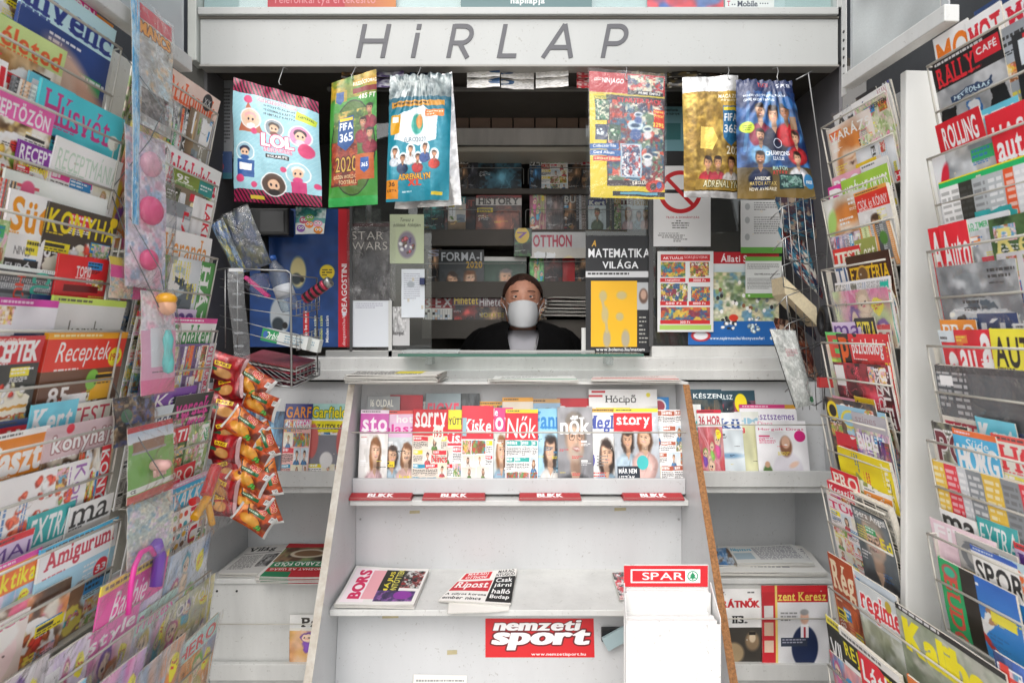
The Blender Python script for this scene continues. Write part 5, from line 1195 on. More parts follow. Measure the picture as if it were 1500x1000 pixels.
RM(r_, 5, 1364, 1478, 814, -.4, C('martial arts magazine with a green title spine and blue sky jump', '178a4c', '', pic='sport', c1='1c50a8', c2='3c9ce0', n=0, py=0, ex=[('r', 0, 0, .3, 1.4, '178a4c'), ('t', 'BUDO', -.28, .5, .86, .2, 'c03c30', 's', 1.57), ('e', .15, .12, .11, .08, 'b8383c', .02), ('e', .15, .12, .08, .055, '2c9c78', .02), ('r', .3, 0, .2, 1.4, '1c1814')]))

# --- more copies and back issues showing as edges behind the front rows
PAL = [('teal', '2a9090', 'e8f0ee'), ('scarlet', 'c82028', 'f4e8d0'), ('mustard', 'd8a820', '3c2c14'), ('cream', 'ece4d0', 'b03040'), ('navy', '20345c', 'f0f0f0'), ('lilac', 'c0a8d0', '4c2c70'), ('olive', '7c8440', 'f0ecd0'), ('white', 'f2f2ee', '2c2c2c'), ('cyan', '58b8d8', 'fdfdfd'), ('rose', 'e08ca0', 'fbf4f4'), ('black', '1c1c20', 'e8c838'), ('orange', 'e87828', 'fff')]
WD = ['MAI', 'Nap', 'ÉLET', 'Ház', 'PRO', 'Új', 'Szép', 'TEST', 'Kert', 'hobbi', 'ma', 'EXTRA']
PK = ['woman', 'food', 'collage', 'garden', 'room', 'text', 'man', 'couple', 'cross', 'car']
FT = ['b', 'l', 'bs', 'bu', 'ls']
fills = [('LF', [(300, 262), (268, 232), (242, 218)], 13), ('LN', [(182, 120), (132, 66), (70, 4)], 17), ('RF', [(1206, 1246), (1240, 1270), (1262, 1288)], 13), ('RN', [(1360, 1412), (1412, 1470), (1466, 1540)], 15)]
kf = 0
for rk, cols, up in fills:
    side = -1 if rk[0] == 'L' else 1
    for ti in range(6):
        h = (TL if side < 0 else TR)[ti]
        for (xa, xb) in cols:
            kf += 1
            nm, bg_, tc_ = PAL[(kf * 5 + ti) % 12]; a_ = line(side, xa)
            yt = 485 - (h + .045 + .02 * ((kf * 7) % 3) / 2) * F / a_.y
            if (rk in ('LF', 'RF') and ti == 0) : yt += 14
            pos = ['far end', 'middle', 'near end'][cols.index((xa, xb))]
            RM(rk, ti, xa, xb, yt, 3.1 + (kf % 2) * .5, C('%s magazine edge behind the front row, %s' % (nm, pos), bg_, WD[kf % 12], tc_, PK[kf % 10], tb=bg_, ts=.16 + .06 * (kf % 3), f=FT[kf % 5], sh=.15 * (kf % 2), n=1, strip=PAL[(kf * 3 + 1) % 12][1] if kf % 3 == 0 else None, ty=.08 if kf % 3 == 0 else .03), th=.003)

# ================================================================== MAGAZINES ON THE CENTRE STAND AND THE CABINETS
UX, UZ = Vector((1, 0, 0)), Vector((0, 0, 1))
def SM(xl, xr, yt, yb, Z, spec, lab, back=.16, lift=0, group='magazines standing on the display stand', **k):
    """magazine leaning back on a rest board: photo edges of its visible front at distance Z (measured at its foot)"""
    V = Vector((0, back, 1)).normalized()
    O = Vector((WX(xl, Z), Z, WZ(yb, Z)))
    w = WX(xr, Z) - WX(xl, Z)
    # the top is farther away: solve its height so that it shows at yt
    t = (485 - yt) / F; z0 = O.z - EYE; hh = (t * Z - z0) / (V.z - t * V.y)
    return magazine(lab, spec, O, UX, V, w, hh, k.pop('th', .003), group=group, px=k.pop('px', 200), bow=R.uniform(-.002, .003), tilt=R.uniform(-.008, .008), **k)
fz = 2.082
yb_ = 716
row = [  # front row: left, right, top, spec, label
 (524, 560, 600, C('', 'c84ca0', 'sto', 'fbeaf4', 'woman', tb='c850a4', ty=.1, ts=.3, strip='f0d8e8', n=2, f='bs', bar=True, c1='f0ece6', c2='e4e0dc'), 'white and lilac celebrity magazine at the far left of the stand'),
 (556, 607, 601, C('', 'f0c0dc', 'plasz', 'd8308c', 'couple', tb='e8b8dc', ty=.22, ts=.24, n=2, c1='ccd4d8', c2='b8c0c8', strip='e85048', t2=('hot!', .4, .08, .5, .14, 'f8f4f6'), ex=[('t', 'kezelő', .5, 1.1, .5, .12, 'f0e040')]), 'gossip magazine with pink title and two women in beige'),
 (602, 648, 599, C('', 'd0202a', 'sorry', 'fbf6f4', 'collage', tb='d2222c', ts=.42, n=0, f='bs', c1='e8d8c8', spots=[(.72, .42, .15, 'e8ead8', '195', 'c8242c')], ex=[('t', 'Nincs', .55, .78, .45, .13, 'd0202a')]), 'red headed gossip weekly with a round price mark'),
 (643, 682, 600, C('', 'd42838', 'Kisk', 'fbf4f4', 'collage', tb='d42838', ty=.36, ts=.24, f='bs', sh=.15, n=0, py=.62, ex=[('r', 0, 0, 1, .34, 'f0dc30'), ('t', 'EGYÜTT O', .06, .12, .9, .14, '3a3a28'), ('r', 0, .34, .14, .3, '8cb4c0')]), 'red women weekly with a wide yellow banner'),
 (675, 716, 594, C('', 'd42838', 'Kiske', 'fbf4f4', 'collage', tb='d42838', ty=.2, ts=.26, f='bs', sh=.15, n=0, py=.55, ex=[('r', .02, .2, .13, .3, '8cb4c0')]), 'red women weekly standing tallest beside the yellow banner'),
 (712, 746, 597, C('', 'e0407c', 'nov', 'fbf6f8', 'woman', tb='dc3c78', ty=.14, ts=.26, n=3, f='b', c1='d8dcd4', c2='c0ccd0', t2=('tele', .03, .01, .4, .13, 'fff'), strip=None, ac=('f0d828', '4cb0d0')), 'pink topped television weekly with a dark haired woman'),
 (740, 782, 599, C('', 'd2202c', 'Nők', 'fbf4f2', 'collage', tb='d2222e', ty=.1, ts=.42, f='l', sh=.12, strip='f0d030', n=0, c2='2a9c94'), 'red magazine with thin white script under a yellow strip'),
 (778, 822, 598, C('', '6cb8e0', 'Fann', '2c7cc4', 'woman', tb='84c4e4', ts=.34, f='bs', n=3, c1='a8d4ec', c2='90c0e0', lc=('245', '368'), ac=('3c94c8',)), 'sky blue magazine with a long haired woman in white'),
 (818, 864, 596, C('', '8c8c90', 'nők', 'fbfbfb', 'manclose', ts=.36, ty=.12, py=0, c1='98989c', c2='707074', n=2, f='bs', lc=('fff',), ac=('fff',)), 'grey magazine with a laughing man in a scarf'),
 (858, 908, 598, C('', 'f0f2f4', 'Megle', '3c4c9c', 'woman', tb='eef0f6', ty=.1, ts=.34, f='bs', sh=.1, strip='e0a83c', n=0, py=.5, c1='e8e8e4', c2='d8dcd8', ex=[('t', '9', .06, .78, .2, .26, '4c4c9c', 'bs'), ('s', .3, .8, .3, 4, '777', .05), ('s', .05, 1.08, .5, 3, 'c83c38', .05)]), 'white magazine with navy serif title and a mustard jumper'),
 (902, 962, 598, C('', 'c8ccd0', 'story', 'fbf8f6', 'couple', tb=None, ty=.1, ts=.27, f='bs', strip='f0dc38', n=0, py=.06, c1='c0c8d0', c2='9aa0a8', ex=[('r', 0, .08, .86, .31, 'd42028'), ('t', 'story', .05, .12, .76, .22, 'fbf8f6', 'bs'), ('r', .05, .98, .5, .34, '1a2430'), ('t', 'MÁR NEM', .08, 1.0, .4, .1, 'fff'), ('t', 'LESZÜNK', .08, 1.12, .36, .1, 'fff'), ('e', .62, .92, .13, .12, '3cb4b4')]), 'red titled magazine with two men and a black caption'),
 (956, 999, 600, C('', 'f0eeec', '', 'fff', 'collage', n=0, c1='f2f0ee', c2='a8543c'), 'white gossip page with a purple couple at the right end of the stand'),
]
for i, (xl_, xr_, yt, sp, lab) in enumerate(row):
    SM(xl_, xr_ + 6, yt, yb_, fz + .004 + (i % 2) * .006 + (.0 if i != 10 else -.004), sp, lab, back=.15, th=.0025)
back = [
 (533, 580, 580, C('', '7c8488', 'NOK', 'e8c0c8', 'woman', ty=.2, ts=.26, n=0, c1='8c9090', ex=[('t', '16 OLDAL', .1, .05, .7, .11, 'e8e8d8')]), 'grey magazine with pale title behind the lilac one'),
 (567, 614, 578, C('', 'b81c2c', 'hetek', 'f0dcdc', 'plain', ty=.2, ts=.26, f='ls', n=0, c1='b82030'), 'dark red framed news weekly in the back row'),
 (608, 640, 588, C('', 'dcdfe2', '', pic='text', n=0), 'white listings weekly in the back row'),
 (622, 672, 576, C('', '7e8c92', 'FIGYE', 'e04058', 'man', ty=.12, ts=.3, n=0, c1='7c8c90', c2='90989c'), 'slate blue weekly with red capitals in the back row'),
 (666, 700, 576, C('', '50565a', '', pic='dark', c1='50565a', c2='3c4040', n=2, lc=('d8c878',)), 'charcoal weekly with small gold print in the back row'),
 (698, 742, 588, C('', 'e88c7c', '', pic='collage', n=0, strip='f0a840', c1='e88c80'), 'salmon weekly with an orange strip in the back row'),
 (736, 780, 582, C('', 'f0d8b0', '', pic='couple', n=0, strip='eca038', c1='f0e0c8'), 'cream weekly with an orange strip in the back row'),
 (775, 820, 584, C('', '8cb0d0', 'Anna', 'f4f8fb', 'woman', ty=.14, ts=.24, n=0, f='bs', c1='8cb0d0', strip='c89860'), 'blue weekly with white title in the back row'),
 (817, 872, 583, C('', 'c4202c', 'Demok', 'f8f4f2', 'man', tb='c4202c', ty=.1, ts=.26, f='bs', n=0), 'crimson weekly with white title in the back row'),
 (865, 965, 570, C('', 'f4f4f2', 'Hócipő', '2c2c2a', 'plain', tb='f4f4f2', ty=.06, ts=.18, tx=.24, tw=.45, f='ls', n=0, c1='f4f4f2', spots=[(.87, .08, .03, 'e8d430', '', '')], ex=[('r', .1, .26, .5, .14, 'f0e474'), ('t', 'AZ EMBER', .12, .28, .34, .09, '222'), ('r', 0, .08, .2, .03, 'c83038'), ('r', .04, .02, .2, .03, 'c83038')]), 'large white satirical paper with a thin title'),
 (897, 982, 581, C('', '2a7cc0', 'SZABAD', 'f4f8fb', 'plain', tb='2a7cc4', ty=.08, ts=.15, tx=.24, tw=.42, n=1, c1='2a7cc4', ex=[('t', '7', .03, .05, .18, .2, 'fff'), ('e', .83, .14, .12, .11, 'f0f0f4'), ('e', .83, .14, .095, .085, '9c3444'), ('s', .3, .03, .4, 1, 'def', .04)]), 'bright blue weekly with a round emblem in the back row'),
]
for i, (xl_, xr_, yt, sp, lab) in enumerate(back):
    SM(xl_, xr_ + 2, yt, 712, fz + .024 + (i % 3) * .006, sp, lab, back=.15, th=.002)
for k, (xl_, xr_, w_) in enumerate(((510, 603, 'BLIKK'), (618, 711, 'BLIKK'), (760, 852, 'BLIKK'), (913, 1003, 'BLIKK'))):
    Z = 2.022; i_, *r_ = 0, 0
    cvv = Cv(220, .16, 'a81c26', 5); cvv.text(w_, .28, .02, .44, .12, 'f4eeee', 'bu'); r = ATL.add(cvv.p)
    lab = ['first', 'second', 'third', 'fourth'][k] + ' red price rail from the left under the displayed magazines'
    t = thing('price_rail', lab, 'price rail', wp((xl_ + xr_) / 2, 732, Z), 'red price rails on the stand')
    x0, x1 = WX(xl_, Z), WX(xr_, Z); z1 = WZ(732, Z)
    m = MB().hexa([(x0, Z - .004, z1 - .0005), (x1, Z - .004, z1 - .0005), (x1, Z + .06, z1 + .0005), (x0, Z + .06, z1 + .0005), (x0 + .002, Z - .002, z1 + .007), (x1 - .002, Z - .002, z1 + .007), (x1 - .002, Z + .035, z1 + .015), (x0 + .002, Z + .035, z1 + .015)])
    place(m, 'rail', mat('red_plastic', '981820', .35, coat=.4), t, .001)
    o, _ = sheet_obj('printed_strip', r, Vector((x0 + .004, Z - .0018, z1 + .0082)), UX, Vector((0, .037, .008)).normalized(), x1 - x0 - .008, .034, 'poster'); o.data.transform(Matrix.Translation(-t.location)); o.parent = t

# cabinets
cab = [
 (347, 366, 600, 700, 'navy children comic behind the snack packs', C('', '1c3a5c', '', pic='dark', c1='1c3c60', c2='3c7ca0', n=0), 0),
 (372, 409, 602, 700, 'dark blue comic with small white caption on the cabinet', C('', '243a5c', '', pic='dark', c1='243c5c', c2='48708c', n=1), 1),
 (409, 450, 591, 700, 'navy comic with orange title on the cabinet', C('', '2c3070', 'GARF', 'e88420', 'collage', tb='2c3070', ts=.24, n=0, t2=('42. KÜLÖN', .05, .27, .9, .15, 'e8f0f0'), c1='f0b0a8'), 2),
 (447, 503, 591, 700, 'white comic with fat yellow title and red curtains', C('', 'a8c8d8', 'Garfield', 'f0d41c', 'collage', tb='9cc8c0', ts=.24, n=0, py=.28, out='3c6c3c', c1='f4f2f0', c2='e8d424', ex=[('r', .02, .3, .96, .2, 'f0dc20'), ('t', 'AZ UTOLSÓ', .08, .34, .84, .11, '222'), ('r', .04, .55, .92, .5, '7c7c84'), ('e', .1, .65, .16, .3, 'c8605c', .03), ('e', .9, .65, .16, .3, 'c8605c', .03), ('e', .5, .98, .17, .14, 'e4e2e0', .03)]), 3),
 (1018, 1066, 570, 696, 'navy magazine in a clear sleeve, tallest on the cabinet', C('', '24404c', 'KÉSZEN', 'e8f0f0', 'dark', tb='24404c', ts=.13, n=0, tx=.1, c1='24404c'), 4),
 (1056, 1117, 572, 696, 'dark teal magazine with round yellow sticker', C('', '24404c', 'ÁLLSZ', 'e8f0f0', 'dark', tb='24404c', ts=.13, n=0, tx=.05, tw=.4, c1='24404c', c2='9c3c48', spots=[(.64, .2, .15, 'f0d41c', '', '')]), 5),
 (1017, 1034, 592, 696, 'narrow teal knitting magazine beside the chipboard edge', C('', 'e4e8e4', 'Hor', '2c9c9c', 'garden', tb='e8ece8', ty=.2, ts=.3, n=0, f='bs', bar=True), 2),
 (1028, 1064, 600, 700, 'white craft magazine with pink and red egg photos', C('', 'ecebe8', '36 HOR', 'b82c3c', 'kids', tb='f0eeec', ty=.1, ts=.22, strip='c8283c', n=0, c1='c84858', c2='b8484c'), 1),
 (1058, 1094, 604, 700, 'white magazine of a sea view with a navy title', C('', 'e8ebec', 'kü', '2c4c8c', 'plain', tb='e8ebec', ty=.1, ts=.24, c1='d8e4ea', n=1, f='bs', ex=[('e', .4, .85, .5, .05, '6c94b8', .05)]), 2),
 (1084, 1120, 603, 700, 'pale yellow and blue sewing magazine', C('', 'e0e4d8', 'HM', '8cb8d0', 'plain', tb='e8e8e0', ty=.1, ts=.16, c1='d8d8a8', n=1, bar=True), 3),
 (1091, 1176, 592, 700, 'white cross stitch magazine with violet title and pink band', C('', 'f4f2f6', 'Keresztszemes', '5c3c8c', 'cross', tb='f4f2f6', ty=.12, ts=.17, strip='c4306c', sc='f8d8e4', n=0, f='l', ex=[('r', .8, 0, .2, .07, 'c88c2c')]), 3.6),
 (1113, 1188, 616, 702, 'white knitting magazine with a woman in a white jumper', C('', 'eceaec', 'Horgolt Divat', 'b82c54', 'plain', tb='ecebec', ty=.12, ts=.1, f='l', n=1, c1='eceaec', c2=None, py=.2, lc=('c8305c',), ac=('c8305c',), spots=[(.86, .3, .11, 'c81c6c', '', '')], t2=('Diana', .05, .01, .3, .08, 'd87c98', 'l')), .4),
]
def woman_extra(cv): pass
for xl_, xr_, yt, ybm, lab, sp, d in cab:
    if 'woman in a white' in lab: sp['ex'] = [('e', .58, 1.0, .3, .4, 'd9d4dc', .05), ('e', .57, .5, .12, .2, '7a5038', .04), ('e', .57, .42, .085, .12, 'd8a88c', .03), ('e', .57, .47, .035, .015, 'f4ecea', .01), ('e', .7, .85, .1, .05, 'e0b8a0', .03, -.5), ('e', .18, 1.05, .1, .2, '4c6c34', .03), ('e', .18, .85, .05, .06, 'c89878', .02)]
    SM(xl_, xr_, yt, ybm + 6, 2.262 + d * .006, sp, lab, back=.22, th=.002, group='magazines on the cabinet rests', px=180)

# mags behind the lower wires of the cabinets
SM(424, 500, 900, 984, 2.245, C('', 'd8d4c8', 'Palócf', '2a2622', 'noisy', tb='d8d8d4', ts=.22, f='s', n=0, py=.3, tx=.22, tw=.9) | dict(pic='kids', c1='b0642c', c2='c89450'), 'brown art magazine with slim black title behind the lower wire', back=.02, group='magazines behind the lower wires')
SM(1040, 1118, 862, 978, 2.246, C('', 'f6f5f2', 'BARÁTNŐK', 'c01c24', 'plain', ty=.14, ts=.2, tx=.0, tw=.95, n=0, c1='f6f5f2', f='u', ex=[('t', '113.', .42, .46, .3, .13, '222', 's'), ('s', .1, .05, .3, 1, '444', .05), ('s', .72, .05, .2, 1, '444', .05), ('r', .2, .66, .78, .8, '39352f'), ('e', .8, .9, .13, .16, '8c7458', .05), ('e', .44, 1.1, .2, .18, 'a8906c', .05), ('e', .8, .84, .06, .08, 'd8c0a0', .02), ('r', .74, .74, .12, .05, '191613')]), 'white magazine with dripping red title behind the lower wire', back=.02, group='magazines behind the lower wires')
SM(1117, 1214, 857, 977, 2.240, C('', 'dddcdc', 'zent Keresz', 'e8cc58', 'plain', tb='b01c24', ty=.08, ts=.17, tx=.24, tw=.74, f='bs', n=0, c1='d4d4d6', ex=[('r', 0, 0, 1, .1, 'c0222a'), ('r', 0, .25, .2, 1.1, 'b8202a'), ('r', .2, 0, .035, 1.3, 'e0c060'), ('r', .03, .3, .14, .18, 'd8d4d0'), ('r', .03, .55, .14, .2, 'c8a890'), ('r', .03, .82, .14, .18, 'd8b8a0'), ('e', .64, .92, .2, .32, '1c2848', .02), ('r', .58, .58, .12, .2, 'e8e8ea'), ('r', .625, .62, .03, .2, 'a82838'), ('e', .64, .48, .065, .1, 'd8a890', .02), ('e', .64, .4, .065, .045, '8c8c8c', .02), ('r', .28, .78, .4, .13, '2c3444'), ('s', .3, .8, .35, 2, 'aab', .04), ('s', .28, .4, .25, 3, '777', .05)]), 'red headed magazine with a man in a navy suit at a lectern', back=.02, group='magazines behind the lower wires')

# ------------------------------------------------------------------ newspapers lying on shelves
def newspaper(label, cvv, P4, n=3, seed=0, group='newspapers lying on the shelves', fold=True):
    """P4: four photo corners (near-left, near-right, far-right, far-left) as world points on the shelf; n folded layers"""
    rs = random.Random(seed); c = sum(P4, Vector()) / 4
    t = thing('newspaper', label, 'newspaper', c, group); r = ATL.add(cvv.p)
    for k in range(n):
        z = .003 + k * .0045; j = [Vector((rs.uniform(-.004, .004), rs.uniform(-.006, .004), 0)) for _ in range(4)] if k < n - 1 else [Vector()] * 4
        Q = [P4[i] + j[i] for i in range(4)]; i_, u0, v0, u1, v1 = r; p1 = rs.uniform(0, 6)
        def fn(u, v, dz=0):
            a = Q[0].lerp(Q[1], u); b = Q[3].lerp(Q[2], u); p = a.lerp(b, v)
            return Vector((p.x, p.y, p.z + z + dz + .0022 * math.sin(p1 + u * 4) * math.sin(v * 5 + p1) + .002 * u * v)) - c
        m = MB(); m.grid(lambda u, v: fn(u, v, .003), 8, 6, (u0, v0, u1, v1), 0); m.grid(fn, 8, 6, None, 1, flip=True)
        # rounded fold on the left, cut edges elsewhere
        m.grid(lambda u, v: fn(0, u, .003 * v) - Vector((.0022 * math.sin(v * math.pi), 0, 0)), 6, 3, None, 1)
        m.grid(lambda u, v: fn(1, u, .003 * (1 - v)), 6, 1, None, 1, False); m.grid(lambda u, v: fn(u, 0, .003 * (1 - v)) , 8, 1, None, 1, False); m.grid(lambda u, v: fn(u, 1, .003 * v), 8, 1, None, 1, False)
        m.build('folded_sheet', [pmat(i_, 'news'), mat('newsprint', 'c9c7c0', .9, noise=.15, nscale=60)], t)
    return t
def onshelf(px, py, z): Z = F * (EYE - z) / (py - 485); return Vector((WX(px, Z), Z, z))
zs0 = zs
def tabloid(seed, title, tc, bgc, w=260, asp=.8, rot=True):
    c = Cv(w, asp, bgc, seed); return c
n1 = Cv(300, .78, 'e8e6e2', 3); n1.rect(.03, .04, .3, .7, 'f4e8ec'); n1.text('BORS', .05, -.0, .62, .2, 'c83048', 'bu', rot=-1.57) if False else None
n1.text('BORS', -.12, .3, .6, .16, 'd02c5c', 'bu', rot=-1.571); n1.rect(.28, .08, .18, .6, 'e8a8b0'); n1.rect(.45, .06, .27, .66, '2c2c26')
n1.text('MÁJUS', .3, .3, .5, .09, 'e8d83c', rot=-1.571); n1.text('DÖNTÖTTEK', .33, .3, .62, .1, 'd8d060', rot=-1.571); n1.noisy(.72, .06, .25, .4, ['3a3e3c', '8c2c2c', 'c8ccc8', '1c1e20'], 5); n1.noisy(.45, .52, .5, .2, ['4c3c6c', '8c5c9c', '3c3050'], 6); n1.ell(.8, .6, .12, .08, '8c3c9c')
newspaper('flat tabloid with pink and black headlines on the low shelf', n1, [onshelf(491, 892, zs), onshelf(606, 892, zs), onshelf(629, 840, zs), onshelf(522, 835, zs)], 3, 1)
n2 = Cv(300, .85, 'e9e7e3', 4); n2.rect(.04, .02, .5, .2, 'd02c34'); n2.text('MARADJ', .1, .03, .38, .08, 'f4f0ee'); n2.text('OTTHON!', .1, .12, .38, .08, 'f4f0ee'); n2.rect(.02, .28, .6, .3, 'c8303c'); n2.text('Ripost', .05, .3, .54, .24, 'f6f2f0', 'bs'); n2.text('A súlyos korona', .02, .64, .6, .07, '222'); n2.text('ember nincs', .02, .73, .55, .07, '222')
n2.rect(.64, .2, .36, .62, '1c1c1c'); n2.text('MARAD', .66, .01, .3, .08, '222'); n2.text('NYUGOD', .64, .1, .34, .08, '222')
for k, w_ in enumerate(('Csak', 'járni', 'halló', 'Budap')): n2.text(w_, .68, .23 + k * .14, .28, .11, 'f4f4f2')
newspaper('red and black tabloid folded crookedly on the low shelf', n2, [onshelf(642, 884, zs), onshelf(748, 889, zs), onshelf(757, 838, zs), onshelf(681, 843, zs)], 2, 2)
n3 = Cv(200, .4, 'e6e4de', 5); n3.text('Nap', .1, .05, .5, .2, '222', 's')
newspaper('pale folded paper under the crooked tabloid', n3, [onshelf(656, 900, zs) + Vector((0, 0, -.003)), onshelf(745, 894, zs) + Vector((0, 0, -.003)), onshelf(752, 870, zs), onshelf(660, 865, zs)], 1, 3)
for o in list(COL.objects)[-3:]: pass
n4 = Cv(150, 1, 'd8d4d0', 6); n4.noisy(0, 0, 1, 1, ['c85058', 'd8d8d8', '4c4c4c', 'e8e8e8'], 8)
newspaper('tabloid corner showing beside the brochure holder', n4, [onshelf(908, 880, zs), onshelf(960, 880, zs), onshelf(950, 840, zs), onshelf(897, 843, zs)], 2, 4)
zc = WZ(848, 2.25)
n5 = Cv(280, .7, 'c8c7c4', 7); n5.text('Magyarország', -.06, .26, .9, .12, '2a2a2a', 's', rot=-.0) if False else n5.text('Világ', .05, .04, .5, .14, '2a2a2a', 's'); n5.noisy(.45, .25, .4, .3, ['3c3c3c', '7c7c7c', 'a8a8a8'], 5); n5.small(.05, .26, .36, 12, '555', .03); n5.rect(.05, .2, .9, .012, '333')
newspaper('grey broadsheet lying beside the snack packs', n5, [onshelf(320, 846, zc), onshelf(414, 843, zc), onshelf(447, 800, zc), onshelf(366, 806, zc)], 3, 5)
n6 = Cv(280, .9, 'e8e6e2', 8); n6.rect(0, .0, 1, .12, 'c02830'); n6.noisy(.02, .12, .96, .4, ['5c4030', '9c7c5c', '3c3028', '7c8c5c'], 4); n6.ell(.55, .3, .34, .13, 'c8bca8'); n6.ell(.55, .3, .26, .09, '7c5c40')
n6.rect(.05, .52, .95, .15, '2c8458'); n6.text('SZABAD FÖLD', .1, .54, .8, .11, 'f4f4f0', rot=math.pi); n6.rect(.05, .67, .95, .1, 'c02830'); n6.text('HOZHAT AZ ÚJSÁG', .1, .68, .8, .07, 'f4f4f0', rot=math.pi); n6.rect(.05, .77, .4, .13, '2c8458'); n6.rect(.45, .77, .5, .13, 'c83038')
newspaper('thick green and red weekly lying upside down over the cabinet edge', n6, [Vector((WX(375, 2.2), 2.2, zc + .001)), Vector((WX(478, 2.2), 2.2, zc + .001)), onshelf(492, 806, zc), onshelf(424, 806, zc)], 6, 6)
n7 = Cv(280, .5, 'd0d2d0', 9); n7.text('Népszava', .02, .04, .3, .12, '2c94b8', 'b'); n7.small(.34, .04, .6, 11, '667', .035); n7.rect(.02, .2, .26, .2, '9cb0bc')
newspaper('pale broadsheet with light blue title on the right cabinet', n7, [onshelf(1080, 830, zc + .02) , onshelf(1193, 829, zc + .02), onshelf(1160, 803, zc + .02), onshelf(1066, 806, zc + .02)], 3, 7)
n8 = Cv(280, .5, 'dcdcd8', 10); n8.noisy(.0, .1, .3, .3, ['c8a84c', 'e8e4d8', '8c7c4c'], 6); n8.small(.34, .08, .6, 10, '778', .035)
newspaper('lower stack of newspapers spread under the pale broadsheet', n8, [onshelf(1043, 846, zc), onshelf(1212, 845, zc), onshelf(1178, 806, zc), onshelf(1052, 806, zc)], 4, 8)
n9 = Cv(200, .6, '9cb4c8', 11); n9.noisy(0, 0, 1, .6, ['4c7cb0', '8ca8c8', '6c5440', 'b8c8d8'], 4)
newspaper('small blue photo paper against the chipboard edge', n9, [onshelf(1040, 832, zc + .018), onshelf(1078, 831, zc + .018), onshelf(1070, 806, zc + .018), onshelf(1045, 806, zc + .018)], 2, 9)
# newspapers on top of the stand
n10 = Cv(300, .3, 'cfcdc6', 12); n10.small(.02, .02, .5, 6, '333', .04); n10.rect(.5, .02, .3, .2, 'd8cc3c'); n10.small(.1, .2, .7, 3, '555', .03)
zt_ = 1.277
newspaper('yellow and grey newspapers piled on the top board', n10, [Vector((WX(503, 2.0), 2.02, zt_)), Vector((WX(640, 2.0), 2.0, zt_ + .004)), Vector((WX(655, 2.2), 2.22, zt_)), Vector((WX(520, 2.2), 2.22, zt_))], 6, 10)
n11 = Cv(300, .3, 'd8dad6', 13); n11.rect(.0, .22, 1, .04, '8cb49c'); n11.small(.1, .05, .7, 3, '777', .04)
newspaper('thin grey paper lying flat in the middle of the top board', n11, [Vector((WX(715, 2.08), 2.06, zt_)), Vector((WX(846, 2.08), 2.06, zt_)), Vector((WX(840, 2.2), 2.22, zt_)), Vector((WX(725, 2.2), 2.22, zt_))], 2, 11)
n12 = Cv(300, .3, 'd8ccc8', 14); n12.rect(.0, .2, 1, .05, 'c86058'); n12.small(.1, .05, .7, 3, '977', .04)
newspaper('thin pinkish paper lying flat at the right end of the top board', n12, [Vector((WX(865, 2.08), 2.06, zt_)), Vector((WX(995, 2.08), 2.06, zt_)), Vector((WX(990, 2.2), 2.22, zt_)), Vector((WX(870, 2.2), 2.22, zt_))], 2, 12)

# sticker, dark box and leaflet on the lower panel
def lowpt(px, py):
    """point on the sloping lower panel"""
    # panel from (y=1.80,z=.03) to (1.90, zs-.019)
    z1_ = zs - .019; k = (1.90 - 1.80) / (z1_ - .03); t = (485 - py) / F
    # Z = 1.8 + k (z-.03), z = EYE + t Z
    Z = (1.8 + k * (EYE - .03)) / (1 - k * t); return Vector((WX(px, Z), Z - .001, EYE + t * Z))
c = Cv(420, .38, 'd01c24', 15)
c.text('nemzeti', .08, .015, .8, .105, 'fbfafa', 'bu', shear=.25, out='5c1014'); c.text('sport', .06, .11, .9, .2, 'fdfcfc', 'bu', shear=.25, out='5c1014'); c.text('www.nemzetisport.hu', .42, .335, .5, .035, 'f8f0f0')
r = ATL.add(c.p); a, b, d = lowpt(711, 962), lowpt(871, 962), lowpt(711, 905)
t = thing('sticker', 'red sports newspaper sticker with white slanted letters on the stand', 'sticker', a)
o, _ = sheet_obj('printed_face', r, Vector((0, 0, 0)), UX, (d - a).normalized(), (b - a).length, (d - a).length, 'poster', .0005); o.parent = t
a = lowpt(880, 935)
t = thing('card_reader_case', 'small dark case with a tilted pale card behind the brochure holder', 'case', a)
place(MB().box(a.x, a.y - .02, a.z, a.x + .09, a.y - .002, a.z + .04), 'case', BLACK, t, .003)
q = Matrix.Translation(a + Vector((.03, -.035, .0))) @ Matrix.Rotation(-.5, 4, 'Y')
place(MB().box(-.02, 0, -.012, .07, .012, .03, M=q), 'card', mat('pale_teal_card', '9fb4b8', .4), t, .001)
# papers at the foot of the stand
c = Cv(200, .5, 'e8e6e0', 16); c.small(.05, .05, .9, 10, '888', .04)
a = lowpt(605, 1004)
newspaper('folded paper standing at the foot of the stand', c, [a + Vector((0, -.03, -.1)), lowpt(682, 1004) + Vector((0, -.03, -.1)), lowpt(684, 992) + Vector((0, 0, -.0)), lowpt(606, 990)], 1, 13)

